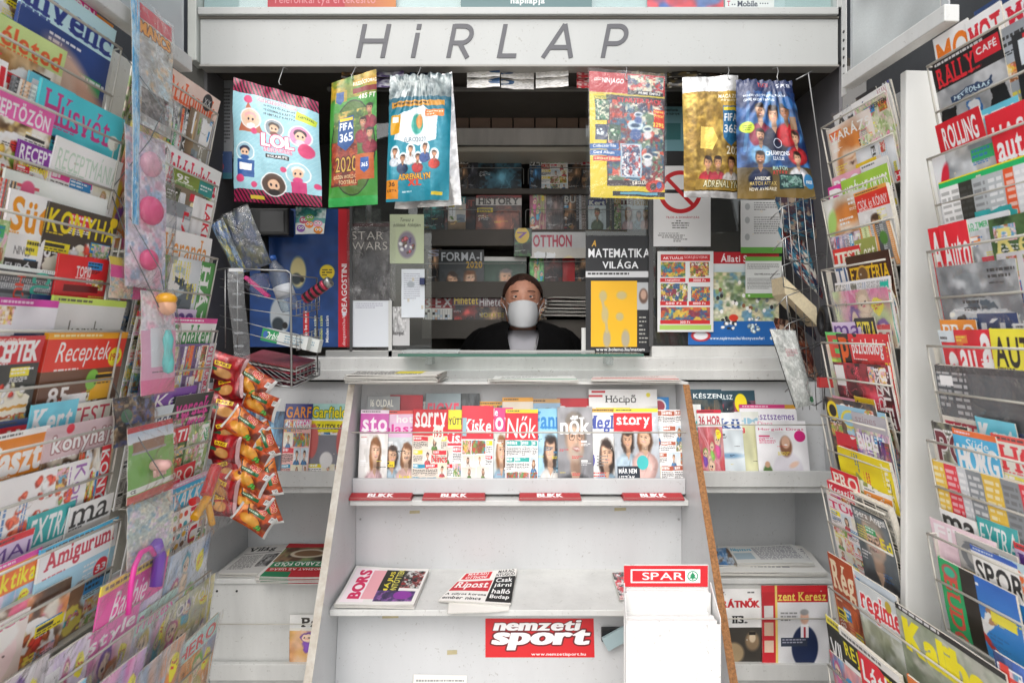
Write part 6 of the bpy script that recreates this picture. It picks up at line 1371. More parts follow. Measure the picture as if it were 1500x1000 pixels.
# ------------------------------------------------------------------ brochure holder in front
Zs = 1.50
T = thing('brochure_holder', 'white stepped cardboard brochure holder with a red and white header', 'brochure holder', (WX(980, Zs), Zs + .08, 0))
CARD = mat('white_card', 'e2e2e0', .5, noise=.04, nscale=6, bump=.04)
def bxp(x0, x1, y0, y1, Z0, Z1): return MB().box(WX(x0, Z0), Z0, WZ(y1, Z0), WX(x1, Z0), Z1, WZ(y0, Z0))
place(bxp(914, 1038, 827, 1110, 1.60, 1.605), 'back_card', CARD, T, .001)
for (x0, x1, y0, y1, Z0) in ((914, 1041, 868, 1000, 1.575), (914, 1043, 900, 1010, 1.55), (914, 1046, 912, 1010, 1.535)):
    place(MB().hexa([(WX(x0, Z0), Z0, WZ(1110, Z0)), (WX(x1, Z0), Z0, WZ(1110, Z0)), (WX(x1, Z0), Z0 + .002, WZ(1110, Z0)), (WX(x0, Z0), Z0 + .002, WZ(1110, Z0)), (WX(x0, Z0), Z0, WZ(y0, Z0)), (WX(x1, Z0), Z0, WZ(y0, Z0)), (WX(x1, Z0), Z0 + .002, WZ(y0, Z0)), (WX(x0, Z0), Z0 + .002, WZ(y0, Z0))]), 'step_card', CARD, T)
place(bxp(917, 1055, 914, 1120, 1.50, 1.502), 'front_card', CARD, T, .0008)
for x_ in (913, 1050):
    Zn, Zf_ = 1.501, 1.60; xx = WX(917 if x_ < 950 else 1055, 1.50); xf = WX(914 if x_ < 950 else 1040, 1.60)
    place(MB().hexa([(xx, Zn, .0), (xx + .002, Zn, .0), (xf + .002, Zf_, .0), (xf, Zf_, .0), (xx, Zn, WZ(905, Zn)), (xx + .002, Zn, WZ(905, Zn)), (xf + .002, Zf_, WZ(852, Zf_)), (xf, Zf_, WZ(852, Zf_))]), 'side_card', CARD, T)
c = Cv(420, .262, 'd0202c', 17); c.rect(.08, .045, .83, .17, 'fbfafa'); c.rect(.1, .062, .63, .135, 'd0202c'); c.text('SPAR', .22, .085, .49, .09, 'fbfafa', 'l'); c.text('SPAR', .222, .086, .49, .09, 'fbfafa', 'l')
c.ring(.82, .13, .058, .012, '1c8c5c'); c.poly([(.82, .08), (.855, .13), (.84, .13), (.865, .16), (.775, .16), (.8, .13), (.785, .13)], '1c8c5c'); c.rect(.812, .155, .016, .02, '1c8c5c')
r = ATL.add(c.p); o, _ = sheet_obj('header_print', r, Vector((WX(914, 1.597), 1.5975, WZ(859, 1.597))), UX, UZ, WX(1037, 1.597) - WX(914, 1.597), WZ(828, 1.597) - WZ(859, 1.597), 'poster', .0006)
o.data.transform(Matrix.Translation(-T.location)); o.parent = T
for k, (z0_, z1_, yy, zz) in enumerate(((1.503, 1.533, 909, 1.503), (1.5372, 1.5485, 903, 1.54), (1.5523, 1.5735, 897, 1.555), (1.5773, 1.5995, 865, 1.58))):
    m = MB(); xa, xb = WX(917 if k == 0 else 916, z0_), WX(1052 if k == 0 else 1040, z0_); n = 4
    for j in range(n):
        a_, b_ = z0_ + (z1_ - z0_) * j / n + .0003, z0_ + (z1_ - z0_) * (j + 1) / n - .0003
        MB_ = MB().box(xa + .003 + .001 * (j % 2), a_, .3, xb - .003, b_, WZ(yy, zz) - .0015 * ((j * 7) % 3)); place(MB_, 'leaflet', CARD, T)

# ================================================================== POSTERS AND NOTICES
def poster(label, cvv, x0, y0, x1, y1, Z, name='poster', cat='poster', group=None, kind='poster', curl=0, jit=.0006, tilt=0):
    r = ATL.add(cvv.p if isinstance(cvv, Cv) else cvv)
    t = thing(name, label, cat, wp((x0 + x1) / 2, (y0 + y1) / 2, Z), group)
    U = Matrix.Rotation(tilt, 3, 'Y') @ UX; V = Matrix.Rotation(tilt, 3, 'Y') @ UZ
    O = Vector((WX(x0, Z), Z, WZ(y1, Z))) - t.location
    o, fn = sheet_obj('printed_sheet', r, O, U, V, WX(x1, Z) - WX(x0, Z), WZ(y0, Z) - WZ(y1, Z), kind, .0008, 0, 0, curl, t, jit=jit)
    return t, fn
# light box posters above the fascia
zu = 2.21
c = Cv(300, .2, 'a82030', 20); c.grad(.6, 0, .4, .2, 'a85040', 'c07838', True); c.text('Telefonkártya értékesítő', .04, .11, .8, .06, 'c88890', 'l')
poster('dull red and orange panel behind the upper glass', c, 392, -38, 580, 17, zu)
c = Cv(300, .2, '5c7a7c', 21); c.text('Magyarország', .08, .0, .8, .09, 'c8d4d4'); c.text('napilapja', .38, .12, .26, .06, 'e4e8e6')
poster('slate green panel with white lettering behind the upper glass', c, 675, -26, 867, 12, zu)
c = Cv(240, .3, 'c04a50', 22); c.noisy(0, 0, 1, .3, ['c04a50', '4468a8', 'c85058', '5c78a8'], 3)
poster('red and blue collage panel behind the upper glass', c, 948, -20, 1060, 12, zu)
c = Cv(300, .25, 'c8d0ce', 23); c.text('T', .04, .1, .07, .1, 'b83058', 's'); c.text('Mobile', .25, .1, .42, .11, '3c4450', 's')
for k in range(2): c.ell(.15 + k * .05, .17, .012, .012, '3c4450')
for k in range(4): c.ell(.72 + k * .05, .15, .012, .012, '3c4450')
poster('pale panel with a pink T and dark serif lettering', c, 1062, -6, 1134, 13, zu)

# inside the left window
c = Cv(420, 1.35, '1c4a8c', 24); c.noisy(0, 0, 1, 1.35, ['163c78', '1e4c8c', '1a4482'], 3, contrast=.6)
c.rect(.88, 0, .12, 1.35, 'c81e2c'); c.text('DEAGOSTINI', .7, .75, .48, .055, 'f4f0f0', 'b', rot=-1.571); c.ell(.94, 1.03, .022, .022, 'dde8f4')
c.text('www.deagostini.hu/harley', .68, 1.18, .52, .04, 'f0e8e8', 'l', rot=-1.571)
c.ell(.77, .62, .075, .075, 'e8cc30'); c.small(.72, .59, .1, 3, '5a5020', .025)
for (x, y, s_, col) in ((.48, .62, .16, 'c8bc84'), (.3, 1.05, .2, 'b8c0c4')):
    c.ell(x, y, s_ * .5, s_ * .95, col, .02); c.ell(x - s_ * .1, y + s_ * .4, s_ * .3, s_ * .35, '2c3840', .02); c.ell(x + s_ * .25, y + s_ * .45, s_ * .13, s_ * .16, '1c1c1c', .01)
c.rect(.53, 1.0, .06, .3, 'c8242c'); c.text('25p be more', .42, 1.12, .28, .04, 'fff', rot=-1.571)
for k in range(3): c.text('Minden szám', .52 + k * .06, 1.16, .26, .03, ('e8e8c0', 'd8dc78', 'f0f0e8')[k], 'b', rot=-1.571)
poster('large blue part work poster with a red stripe in the left window', c, 366, 306, 513, 508, 2.452)
c = Cv(220, 1.5, '4a4a4a', 25); c.noisy(0, 0, 1, 1.5, ['3c3a3a', '565454', '6c6a6a', '2a2828'], 4); c.rect(0, 0, 1, .07, '3c1014'); c.text('STAR', .04, .16, .8, .16, 'c0bcb4', 'l', out='2a2a2a'); c.text('WARS', .04, .36, .9, .16, 'c0bcb4', 'l', out='2a2a2a'); c.ell(.5, .95, .28, .36, '2e2e30', .2); c.ell(.5, .75, .16, .2, '4a4a4c', .1)
t, fn = poster('dark comic in a crinkled clear bag hanging inside the left window', c, 513, 327, 571, 440, 2.436, 'comic', 'comic')
m = MB(); m.grid(lambda u, v: fn(u * 1.2 - .05, v * 1.02) + Vector((0, -.004 - .004 * math.sin(u * 9 + v * 5) * math.sin(v * 13), 0)), 10, 14); m.build('clear_bag', FILM, t)
c = Cv(200, .9, '8c8c86', 26); c.noisy(0, 0, 1, .9, ['2e2e2c', '4c4c48', '3a3a36'], 4)
poster('dark grey card behind the bagged comic', c, 512, 306, 558, 330, 2.45, 'card', 'card')
c = Cv(200, 1.1, 'c8d4b0', 27); c.text('Tavasz a', .3, .08, .4, .08, '3c4838', 'l', shear=.3); c.text('zöldek földjén', .1, .2, .8, .1, '3c4838', 'l', shear=.3); c.ell(.5, .68, .26, .3, '8c8494', .06); c.blobs(.5, .68, .2, ['b86068', '5c5080', 'd8d8e0', '6c5848'], 20, .06)
poster('pale green leaflet with a coloured egg in the left window', c, 571, 314, 621, 386, 2.438, 'leaflet', 'leaflet')
c = Cv(160, 1.2, 'dfe4ea', 28); c.small(.1, .1, .7, 3, 'aab', .05)
poster('blank white sheet taped inside the left window', c, 515, 438, 572, 508, 2.438, 'paper_sheet', 'paper sheet')
c = Cv(160, 1.1, 'c8c8c8', 29); c.noisy(0, 0, .8, .8, ['b8b8b8', 'd8d8d8', '8c8c8c'], 3); c.text('hampel', .05, .68, .6, .16, '3c3c3c')
poster('grey photo leaflet beside the blank sheet', c, 575, 449, 600, 506, 2.438, 'leaflet', 'leaflet')
c = Cv(120, 2.2, 'dfe6ec', 30); c.small(.1, .2, .7, 12, '889', .1, .5); c.ell(.4, .7, .16, .14, 'a8b0b8', .05)
poster('long till receipts clipped to the window edge', c, 588, 394, 622, 465, 2.432, 'receipt', 'receipt', jit=.003)
t = thing('binder_clip', 'small blue binder clip holding the receipts', 'clip', wp(619, 411, 2.425))
place(MB().box(WX(615, 2.425), 2.418, WZ(417, 2.425), WX(622, 2.425), 2.432, WZ(407, 2.425)), 'clip_body', mat('navy_clip', '1c2c5c', .4), t, .001)
place(MB().tube([wp(622, 409, 2.42), wp(630, 411, 2.42), wp(630, 415, 2.42), wp(622, 416, 2.42)], .0008), 'clip_wire', CHROME, t)
# right window
c = Cv(200, 1.05, '17181a', 31); c.rect(.3, .05, .7, .75, '6c9ca4'); c.rect(.3, .33, .55, .28, '1f6c6c'); c.text('benefizetés', .36, .08, .4, .05, '1c2c30'); c.text('és kártya', .36, .15, .45, .05, '1c2c30')
poster('teal payment notice on black card high in the right window', c, 958, 152, 1004, 243, 2.436, 'notice', 'notice')
c = Cv(320, 1.42, 'dfe0e0', 32); c.rect(.14, .42, .68, .06, '1a1a1c'); c.line(.24, .22, .7, .7, .065, 'c01c24'); c.ring(.47, .46, .34, .075, 'c01c24')
c.text('TILOS A DOHÁNYZÁS', .22, .88, .58, .045, 'a83a44', 'l')
for k, w_ in enumerate((.2, .36, .34, .34)): c.small(.5 - w_ / 2, .96 + k * .04, w_, 1, '333', .035)
for k, w_ in enumerate((.8, .84, .7, .3, .3)): c.small(.5 - w_ / 2, 1.18 + k * .035, w_, 1, '444', .03)
poster('white no smoking notice with red crossed ring', c, 957, 243, 1041, 361, 2.434, 'notice', 'notice')
c = Cv(320, 1.7, '202226', 33)
c.text('A', .1, .07, .07, .09, 'd8a83c', 'b', shear=.2); c.text('MATEMATIKA', .04, .19, .96, .13, 'eceef0'); c.text('VILÁGA', .26, .35, .56, .13, 'eceef0'); c.rect(0, .52, 1, .09, 'd4d6d8'); c.small(.03, .54, .94, 1, '222', .06)
c.rect(.08, .66, .72, .96, 'f0b81c'); c.rect(.8, .68, .2, .4, 'b8bcbe'); c.ell(.9, .88, .07, .11, '6c5448', .02); c.ell(.9, .86, .045, .07, 'c09c88', .02)
for (x, y, a_, b_) in ((.27, .88, .06, .08), (.56, .87, .08, .06), (.3, 1.15, .055, .12), (.53, 1.18, .06, .06), (.33, 1.5, .06, .13), (.62, 1.5, .065, .13)): c.ell(x, y, a_, b_, 'c4b47c' if y < 1.4 else 'b0a68c', .03)
c.line(.25, .9, .29, 1.1, .04, 'c4b47c'); c.line(.31, 1.15, .33, 1.4, .04, 'c4b47c')
for k in range(7): c.small(.83, 1.18 + k * .06, .16, 1, 'c8c8c0', .04)
c.text('www.bolemo.hu/matem', .16, 1.63, .76, .05, 'e8e8e8')
poster('black mathematics poster with a large yellow panel in the right window', c, 858, 345, 952, 516, 2.446)
c = Cv(300, 1.5, 'dcdedd', 34); c.rect(.06, .06, .88, .12, 'c8282c'); c.text('AKTUÁLIS', .1, .09, .36, .06, 'f4f0f0'); c.text('SORSJEGYEINK', .48, .09, .42, .06, 'f0d8d8', 'l')
cols_ = ['3c8c9c', 'c8603c', '5c7c3c', 'd8b84c', '8c3c4c', 'e0dcd0', '3c5c8c']
for (x, y, w_, h_2) in ((.06, .2, .44, .28), (.58, .2, .34, .28), (.06, .6, .48, .33), (.6, .66, .34, .27), (.06, 1.04, .88, .24)): c.noisy(x, y, w_, h_2, R.sample(cols_, 5), 7, contrast=2.5)
for (x, y, w_, s_) in ((.05, .5, .45, 'Legújabbak'), (.56, .5, .38, '3000 Ft'), (.05, .93, .48, '500 Ft'), (.56, .93, .38, '1000 Ft'), (.05, 1.28, .89, '300 Ft')):
    c.rect(x, y, w_, .075, 'c8282c'); c.text(s_, x + w_ * .2 if w_ < .6 else x + w_ * .4, y + .015, w_ * .6 if w_ < .6 else w_ * .2, .045, 'f4eeee')
c.rect(.04, 1.37, .92, .09, 'a8c860')
poster('white lottery ticket price sheet with red captions', c, 963, 368, 1045, 486, 2.425)
c = Cv(460, 1.1, '8cb4d4', 35); c.rect(0, 0, 1, .14, 'b81c28'); c.text('Állati Sz', .36, .02, .34, .1, 'f4ecec', 'b'); c.noisy(0, .14, 1, .7, ['c8c8a8', '6c9cb8', 'd8cca8', '8ca468', 'e8e4d4', '5c7450'], 8, contrast=2); c.grad(0, .14, 1, .1, 'dfe4e4', 'c8d8dc')
for k in range(26): c.ell(.32 + .66 * c.r.random(), .35 + .42 * c.r.random(), .018, .025, c.r.choice(['f4f4f2', '2c2c2c', '8c5c3c', 'f4f0e8', '7c8488']), .006)
c.rect(0, .82, 1, .28, '1c64b0'); c.blobs(.45, .86, .1, ['f4f4f2', '2c2c2c'], 16, .025); c.blobs(.75, .86, .1, ['c8d8e0', '8ca0a8', 'e8e8e8'], 16, .025); c.ell(.14, .99, .11, .07, 'c03038', .01); c.ell(.14, .99, .08, .05, 'e8e8ec', .01); c.text('www.napirmoss.hu/disznyuzsafari', .24, 1.0, .6, .05, 'e4ecf4'); c.ell(.92, 1.02, .02, .02, 'e8f0f4')
c.ell(.5, .78, .05, .04, 'd83c28')
poster('blue and sand coloured farm animal poster with a red band', c, 1008, 369, 1141, 505, 2.437)
c = Cv(220, .95, 'cfd1cf', 36); c.rect(0, .84, 1, .11, '5c9c3c'); c.rect(.02, .05, .96, .78, 'cacccb')
for y in (.12, .36, .66): c.ell(.16, y, .06, .06, 'a0a4a4', .01)
c.small(.32, .04, .62, 4, '777', .04); c.small(.32, .3, .62, 8, '777', .04)
poster('grey information sheet with a green foot behind the wire stand', c, 1085, 293, 1146, 371, 2.43, 'notice', 'notice', jit=.002)
c = Cv(240, 1.15, 'dde0dd', 37); c.rect(0, 0, 1, .12, '6ca844'); c.rect(0, 1.03, 1, .12, '6ca844'); c.small(.05, .2, .88, 4, '777', .04); c.text('ÜGYFÉLSZOLGÁLAT', .25, .46, .7, .05, '333'); c.small(.05, .6, .88, 8, '777', .04); c.ell(.1, 1.09, .035, .035, 'd8e8c8')
poster('white sheet with two green bands taped over the animal poster', c, 1092, 376, 1145, 436, 2.424, 'notice', 'notice')
c = Cv(200, 1.6, '7c7e80', 38); c.small(.1, .2, .75, 16, '222', .07, .8)
poster('grey typed notice on the dark side wall', c, 309, 115, 342, 232, 2.38, 'notice', 'notice')
c = Cv(200, .9, '24406c', 39); c.text('magyar', .1, .1, .5, .14, 'c8d0dc'); c.ell(.5, .5, .14, .14, '8c3c50'); c.rect(0, .7, 1, .3, '1c5c68')
poster('navy and teal card under the typed notice', c, 307, 222, 340, 262, 2.37, 'notice', 'notice')

# price terminal and bits in the left window
t = thing('sales_terminal', 'black sales terminal screen on a stalk in the left window', 'terminal', wp(385, 330, 2.36))
place(MB().box(WX(343, 2.36), 2.34, WZ(346, 2.36), WX(426, 2.36), 2.40, WZ(306, 2.36)), 'screen_housing', BLACK, t, .006)
place(MB().box(WX(350, 2.36), 2.337, WZ(341, 2.36), WX(419, 2.36), 2.3395, WZ(311, 2.36)), 'screen', BLUET, t)
place(MB().lathe([(.016, WZ(400, 2.38)), (.014, WZ(345, 2.38))], (WX(388, 2.38), 2.38, 0), 14), 'stalk', BLACK, t)

# ================================================================== HANGING BAGS
def hook(t, px, py, Z, top=96):
    x, z = WX(px, Z), WZ(py, Z); zt2 = WZ(top, Z) + .01
    m = MB().tube([(x + .006, Z + .05, zt2), (x + .006, Z + .01, zt2 - .01), (x + .004, Z - .002, (zt2 + z) / 2), (x - .003, Z - .008, z + .008), (x, Z - .01, z - .004), (x + .006, Z - .006, z - .004)], .0014)
    o = m.build('hook', CHROME, None); o.data.transform(Matrix.Translation(-t.location)); o.parent = t
def bag(label, cvv, quad, Z, kind='bag', puff=.018, crump=.006, hookpx=None, seed=1, nu=30, nv=42, gather=0, clear=False, yaw=0, backmat=None, top=97, name='hanging_bag', group='hanging bags under the fascia'):
    """quad: photo corners tl, tr, br, bl"""
    cvv.warp(0, .006, 9); r = ATL.add(cvv.p); rs = random.Random(seed)
    Q = [wp(x, y, Z) for x, y in quad]; c = sum(Q, Vector()) / 4
    t = thing(name, label, 'snack bag' if 'snack' in label else 'packet', c, group)
    ws = [(rs.uniform(0, 6.3), rs.uniform(4, 22), rs.uniform(-16, 16), rs.uniform(.3, 1)) for _ in range(9)]
    hx_ = ((hookpx[0] - quad[0][0]) / max(quad[1][0] - quad[0][0], 1)) if hookpx else .5
    def base(u, v):
        a = Q[3].lerp(Q[2], u); b = Q[0].lerp(Q[1], u); return a.lerp(b, v)
    def off(u, v):
        e = (max(0, 1 - abs(2 * u - 1) ** 4)) * (max(0, 1 - abs(2 * v - 1) ** 3))
        d = puff * e ** .8
        k = 0
        for ph, fu, fv, am in ws: k += am * (1 - abs(math.sin(ph + fu * u * .5 + fv * v * .35)) * 2)
        d += crump * .32 * k * (.35 + .65 * (1 - e)) 
        if gather:       # folds fanning down from the hook
            ang = (u - hx_) / (1.12 - v); d += gather * math.cos(ang * 17 + ws[0][0]) * math.exp(-(1 - v) * 3.2) * (1 - .5 * abs(u - .5))
        return d
    def fn(u, v):
        p = base(u, v); d = off(u, v)
        return Vector((p.x + yaw * 0, p.y - d + yaw * (u - .5), p.z)) - c
    def fb(u, v):
        p = base(.02 + .96 * u, .015 + .97 * v); return Vector((p.x, p.y + .007 + crump * .8 + .4 * puff * (1 - abs(2 * u - 1) ** 3) * (1 - abs(2 * v - 1) ** 3) + yaw * (u - .5), p.z)) - c
    i_, u0, v0, u1, v1 = r
    m = MB(); m.grid(fn, nu, nv, (u0, v0, u1, v1), 0); m.build('front_sheet', [pmat(i_, kind)], t)
    m = MB(); m.grid(fb, 8, 10, None, 0, flip=True); m.build('back_sheet', [backmat or mat('bag_silver_back', '8c8c8c', .25, metal=.8)], t)
    if clear:
        m = MB(); m.grid(lambda u, v: fn(u * 1.04 - .02, v * 1.03 - .01) + Vector((0, -.005 - .003 * math.sin(u * 11 + v * 7) * math.sin(v * 9), 0)), 20, 24); m.build('clear_bag', FILM, t)
    if hookpx: hook(t, hookpx[0], hookpx[1], Z - .0, top)
    return t

# 1 pale blue surprise bag
c = Cv(420, 1.45, '9fd0dc', 50)
for k in range(60): c.line(-1.5 + k * .06, 1.5, k * .06, 0, .006, 'b4dce6', .6)
for (y0, y1) in ((0, .16), (1.3, 1.45)):
    c.rect(0, y0, 1, y1 - y0, 'a02450')
    for k in range(-4, 34): c.poly([(k * .045, y0), (k * .045 + .02, y0), (k * .045 + .1, y1), (k * .045 + .08, y1)], '1c1418')
c.text('ÓRIÁS KEZDŐCSOMAG', .3, .17, .46, .05, 'f4f4f4', out='a02450')
for k, s_ in enumerate(('GYŰJTŐALBUM', '+2 CSOMAG KÁRTYA', '+3 LIMITÁLT KÁRTYA')): c.text(s_, .38, .24 + k * .05, .36, .035, '2c3c44')
c.poly([(.76, .22), (.99, .3), (.97, .38), (.74, .34)], 'c8d83c'); c.text('KÁRTYÁVAL', .78, .28, .18, .04, '3c4c2c', rot=.15)
def badge(c, x, y, r, bgc, fg1, fg2): 
    c.ell(x, y, r * 1.12, r * 1.12, 'f4f6f6'); c.ell(x, y, r, r, bgc); c.ell(x, y - r * .3, r * .62, r * .42, fg1, .01); c.ell(x, y + r * .05, r * .5, r * .5, 'e8c0a0', .01)
    c.ell(x - r * .22, y + r * .05, r * .1, r * .13, '2c2430', .005); c.ell(x + r * .22, y + r * .05, r * .1, r * .13, '2c2430', .005); c.ell(x, y + r * .72, r * .45, r * .3, fg2, .01)
c.poly([(.08, .62), (.2, .26), (.38, .62)], 'b86c50'); badge(c, .23, .46, .11, 'e8c8b0', 'e8a8a8', 'f0f0f0'); badge(c, .5, .52, .1, '8c98a0', '4a4038', '7c5040'); badge(c, .8, .56, .125, 'e890b8', '3c2c38', 'f0d0e0')
badge(c, .16, .86, .1, '9cc4d4', '2c2c44', '2c5aa0'); c.rect(.07, .96, .2, .2, '2c5a9c'); c.rect(.1, 1.0, .14, .08, 'f0f0f0'); badge(c, .48, 1.22, .13, '5c4c44', '5c4438', '2c2828'); badge(c, .76, 1.05, .125, 'a8d4de', 'e8e2dc', 'd84c84'); c.rect(.68, 1.16, .17, .14, 'd04880')
for (x, y, r2) in ((.2, .23, .05), (.27, .6, .035), (.86, .74, .09), (.1, 1.18, .05), (.26, 1.24, .035), (.6, 1.02, .035), (.96, 1.18, .04)): c.ell(x, y, r2, r2, 'd84878')
c.text('LOL', .35, .6, .38, .16, 'fbfbfb', 'bu', out='c83c70'); c.text('SURPRISE!', .38, .77, .32, .05, 'f4dce4', out='c83c70'); c.rect(.4, .85, .27, .05, '1c1c20'); c.text('#GLAMLIFE', .42, .857, .23, .035, 'f4f4f4'); c.rect(.2, 1.37, .16, .04, 'e0c83c')
bag('pale blue toy bag with pink discs and striped maroon ends', c, ((341, 112), (465, 148), (471, 303), (341, 294)), 2.10, 'bag', .022, .008, (411, 124), 3)
# 2 green football bag
c = Cv(300, 2.6, '3f8c34', 51); c.noisy(0, 0, 1, .45, ['9c8420', '6c7c20', 'b89428', '4c7c28'], 4); c.rect(.5, .1, .5, .13, 'b88c20'); c.text('KEZDŐCSOMAG', .5, .12, .5, .1, 'f4f0e4'); c.rect(.5, .28, .5, .1, '7c2020'); c.text('485 FT', .62, .42, .36, .1, 'e8e8e0')
c.ell(.5, 1.45, .47, .95, '1c2418'); c.ell(.5, 1.45, .45, .93, '4c6c30'); c.noisy(.1, .7, .8, .35, ['c8a850', '5c7c38', '3c5c2c'], 5); c.noisy(.05, 1.3, .55, .9, ['8c3424', 'a8502c', '5c2018'], 4)
c.poly([(.2, .85), (.52, .8), (.52, 1.35), (.35, 1.5), (.18, 1.35)], '24508c'); c.text('FIFA', .22, .93, .28, .15, 'f0f4f8'); c.text('365', .22, 1.14, .28, .17, 'f0f4f8'); c.rect(.22, .84, .28, .06, 'e8c83c'); c.rect(.12, .26, .25, .24, '9c8420'); c.poly([(.14, .28), (.3, .28), (.3, .48), (.22, .54), (.14, .48)], '24508c')
for (x, y) in ((.85, .72), (.72, .98), (.86, 1.2)): c.person(x, y, .07, '2c2018', 'c08c6c', '8c2438', man=True)
c.text('2020', .14, 1.62, .45, .3, 'c8a040', 'l', out='4c1c10'); c.text('GOLDEN WORLD OF', .1, 1.98, .5, .07, 'd8c090'); c.text('FOOTBALL', .22, 2.08, .36, .08, 'd8c090'); c.rect(.56, 1.6, .38, .5, 'b85c28'); c.poly([(.66, 1.68), (.84, 1.68), (.84, 1.9), (.75, 1.97), (.66, 1.9)], '2458a0'); c.text('365', .68, 1.78, .14, .08, 'fff')
c.rect(0, 2.42, 1, .18, '2c9c48')
bag('narrow green and gold football card bag', c, ((485, 121), (551, 101), (553, 299), (481, 304)), 2.12, 'bag', .012, .006, (517, 116), 7, nu=20)
# 3 teal football bag over silver sheets
c = Cv(200, 1.3, 'd8d8d6', 52); c.noisy(0, 0, 1, 1.3, ['e4e2e0', 'c8c8c8', 'f0f0ee'], 3)
t = bag('white and silver display packet curling behind the teal football bag', c, ((612, 118), (662, 105), (676, 300), (578, 306)), 2.17, 'foil', .006, .012, None, 11, nu=14, nv=20)
c = Cv(420, 1.9, '1f8aa0', 53); c.noisy(0, 0, 1, .5, ['3c4c50', '8c9898', 'c8d0d0', '5c6c70'], 5); c.grad(0, .36, 1, .3, '1c5c70', '1f8aa0'); c.rect(.05, .42, .85, .08, 'c88c28'); c.small(.08, .44, .8, 1, '3c3018', .06)
c.poly([(.15, .62), (.55, .5), (.8, .66), (.78, 1.0), (.5, 1.1), (.1, .98)], 'dfe6e8'); c.ell(.48, .78, .09, .15, '2c9c8c', .02); c.ell(.51, .74, .05, .1, 'e08c3c', .02); c.text('EURO2020', .28, .97, .34, .07, '3c5c70', 'l'); c.rect(.04, .62, .16, .28, 'e0a428'); c.rect(.07, .65, .1, .08, 'f0f0ea'); c.rect(.6, .56, .3, .1, 'e07c28'); c.small(.62, .58, .26, 2, 'f4e8d8', .04)
for (x, y) in ((.13, 1.17), (.26, 1.27), (.38, 1.15), (.5, 1.27), (.61, 1.12), (.76, 1.22)): c.ell(x, y + .02, .075, .11, 'dfe8ea'); c.person(x, y, .038, '3c2418', 'c4906c', ('c8d0d8', '20385c', 'e0e0e0', 'b82c30', '2c4c8c', 'c83828')[int(x * 7) % 6], man=True)
c.text('ADRENALYN', .2, 1.5, .5, .09, 'e8b838', 'b', out='7c2018'); c.text('XL', .3, 1.46, .3, .2, 'c8342c', 'bu', shear=.2, out='3c1410') if False else c.text('XL', .34, 1.58, .22, .1, 'd04430', 'bu'); c.rect(0, 1.58, .19, .28, 'e08c20'); c.text('36', .04, 1.61, .1, .07, '4c2c10'); c.text('KÁRTYA', .02, 1.71, .15, .05, '4c2c10'); c.rect(.72, 1.78, .18, .05, 'e0c83c'); c.small(.25, 1.75, .3, 1, 'c8e0e8', .05)
bag('teal football card bag gathered at its silver top', c, ((571, 110), (662, 106), (657, 292), (565, 296)), 2.10, 'foil2', .018, .009, (613, 116), 13, gather=.012)
c = Cv(120, 1, '1a1a1c', 54)
# 4 red brick toy bag
c = Cv(440, 1.8, 'c8b838', 55); c.rect(0, 0, 1, .3, 'b01824'); c.noisy(.5, .02, .48, .27, ['c8c8b8', '3c4a6c', 'b82c2c', 'e0d8b8', '3c6c5c'], 6, contrast=2.4); c.text('LEGO', .06, .08, .1, .045, 'f4f0ea'); c.text('NINJAGO', .17, .08, .28, .1, 'f4f0f0', 'b', shear=.1); c.rect(.5, .25, .48, .06, '1c1c20'); c.text('PRIME EMPIRE', .64, .26, .3, .035, 'e8e8e8')
c.rect(0, .33, 1, 1.47, 'dfc828'); c.rect(.22, .33, .78, 1.3, '3a2a34'); c.noisy(.24, .4, .74, 1.15, ['3c3c58', '8c2c30', 'd8d4c0', '2c5c7c', 'c84c34', '5c7c60'], 7, contrast=2.6)
c.text('STARTER PACK', .36, .36, .6, .07, 'c82c38', 'bu', out='1a1014'); c.text('CONTENTS', .06, .35, .22, .04, '2c6c3c'); c.rect(.07, .4, .19, .3, '2c4c48'); c.noisy(.08, .41, .17, .28, ['3c7c5c', 'd8d8c0', '244438'], 5); c.rect(.07, .76, .16, .22, '2c3c5c'); c.rect(.25, .76, .16, .22, '3c5c4c'); c.blobs(.15, .87, .06, ['c8d4e0', '3c4c6c'], 8, .03); c.blobs(.33, .87, .06, ['c8e0c0', '3c6c4c'], 8, .03)
c.rect(.84, .5, .15, .28, 'd8341c'); c.text('Super', .85, .51, .13, .05, 'f4e060'); c.text('Price!', .85, .57, .13, .05, 'f4e060'); c.text('2295', .83, .7, .15, .06, 'f8ec60')
c.rect(0, 1.03, .38, .08, '2464a8'); c.rect(0, 1.12, .42, .08, '2464a8'); c.rect(.04, 1.21, .4, .07, 'c82430'); c.text('Collector File', .04, 1.04, .3, .045, 'f0f0f0'); c.text('Card Album', .04, 1.13, .28, .045, 'f0f0f0'); c.text('Limited Edition', .06, 1.22, .35, .04, 'f4e8a0')
for (x, y, a_, col) in ((.6, .76, .1, 'c8dce8'), (.76, .8, .07, 'd8e4d8'), (.64, .6, .06, 'd0d8e0'), (.76, 1.2, .07, 'e8e8e4')): c.ell(x, y, a_, a_ * .8, col, .02); c.ell(x, y, a_ * .6, a_ * .3, '2c4c6c', .02); c.ell(x, y + a_ * 1.3, a_ * .8, a_ * .8, '3c5c98' if x < .7 else 'd8d8dc', .03)
c.rect(.4, 1.02, .28, .48, 'a8c0d0'); c.noisy(.42, 1.04, .24, .44, ['b8c8d4', 'a82c34', '3c4c70', 'e8e8e8'], 5, contrast=2.4); c.text('EXCLUSIVE', .56, 1.55, .26, .05, 'f4f0e0'); c.ell(.87, 1.62, .13, .09, 'c83020'); c.ell(.84, 1.62, .04, .05, '2c2820'); c.ell(.92, 1.6, .04, .05, '3c5c9c'); c.rect(.3, 1.7, .7, .07, '1c2028'); c.rect(.4, 1.71, .5, .035, '5ca4bc')
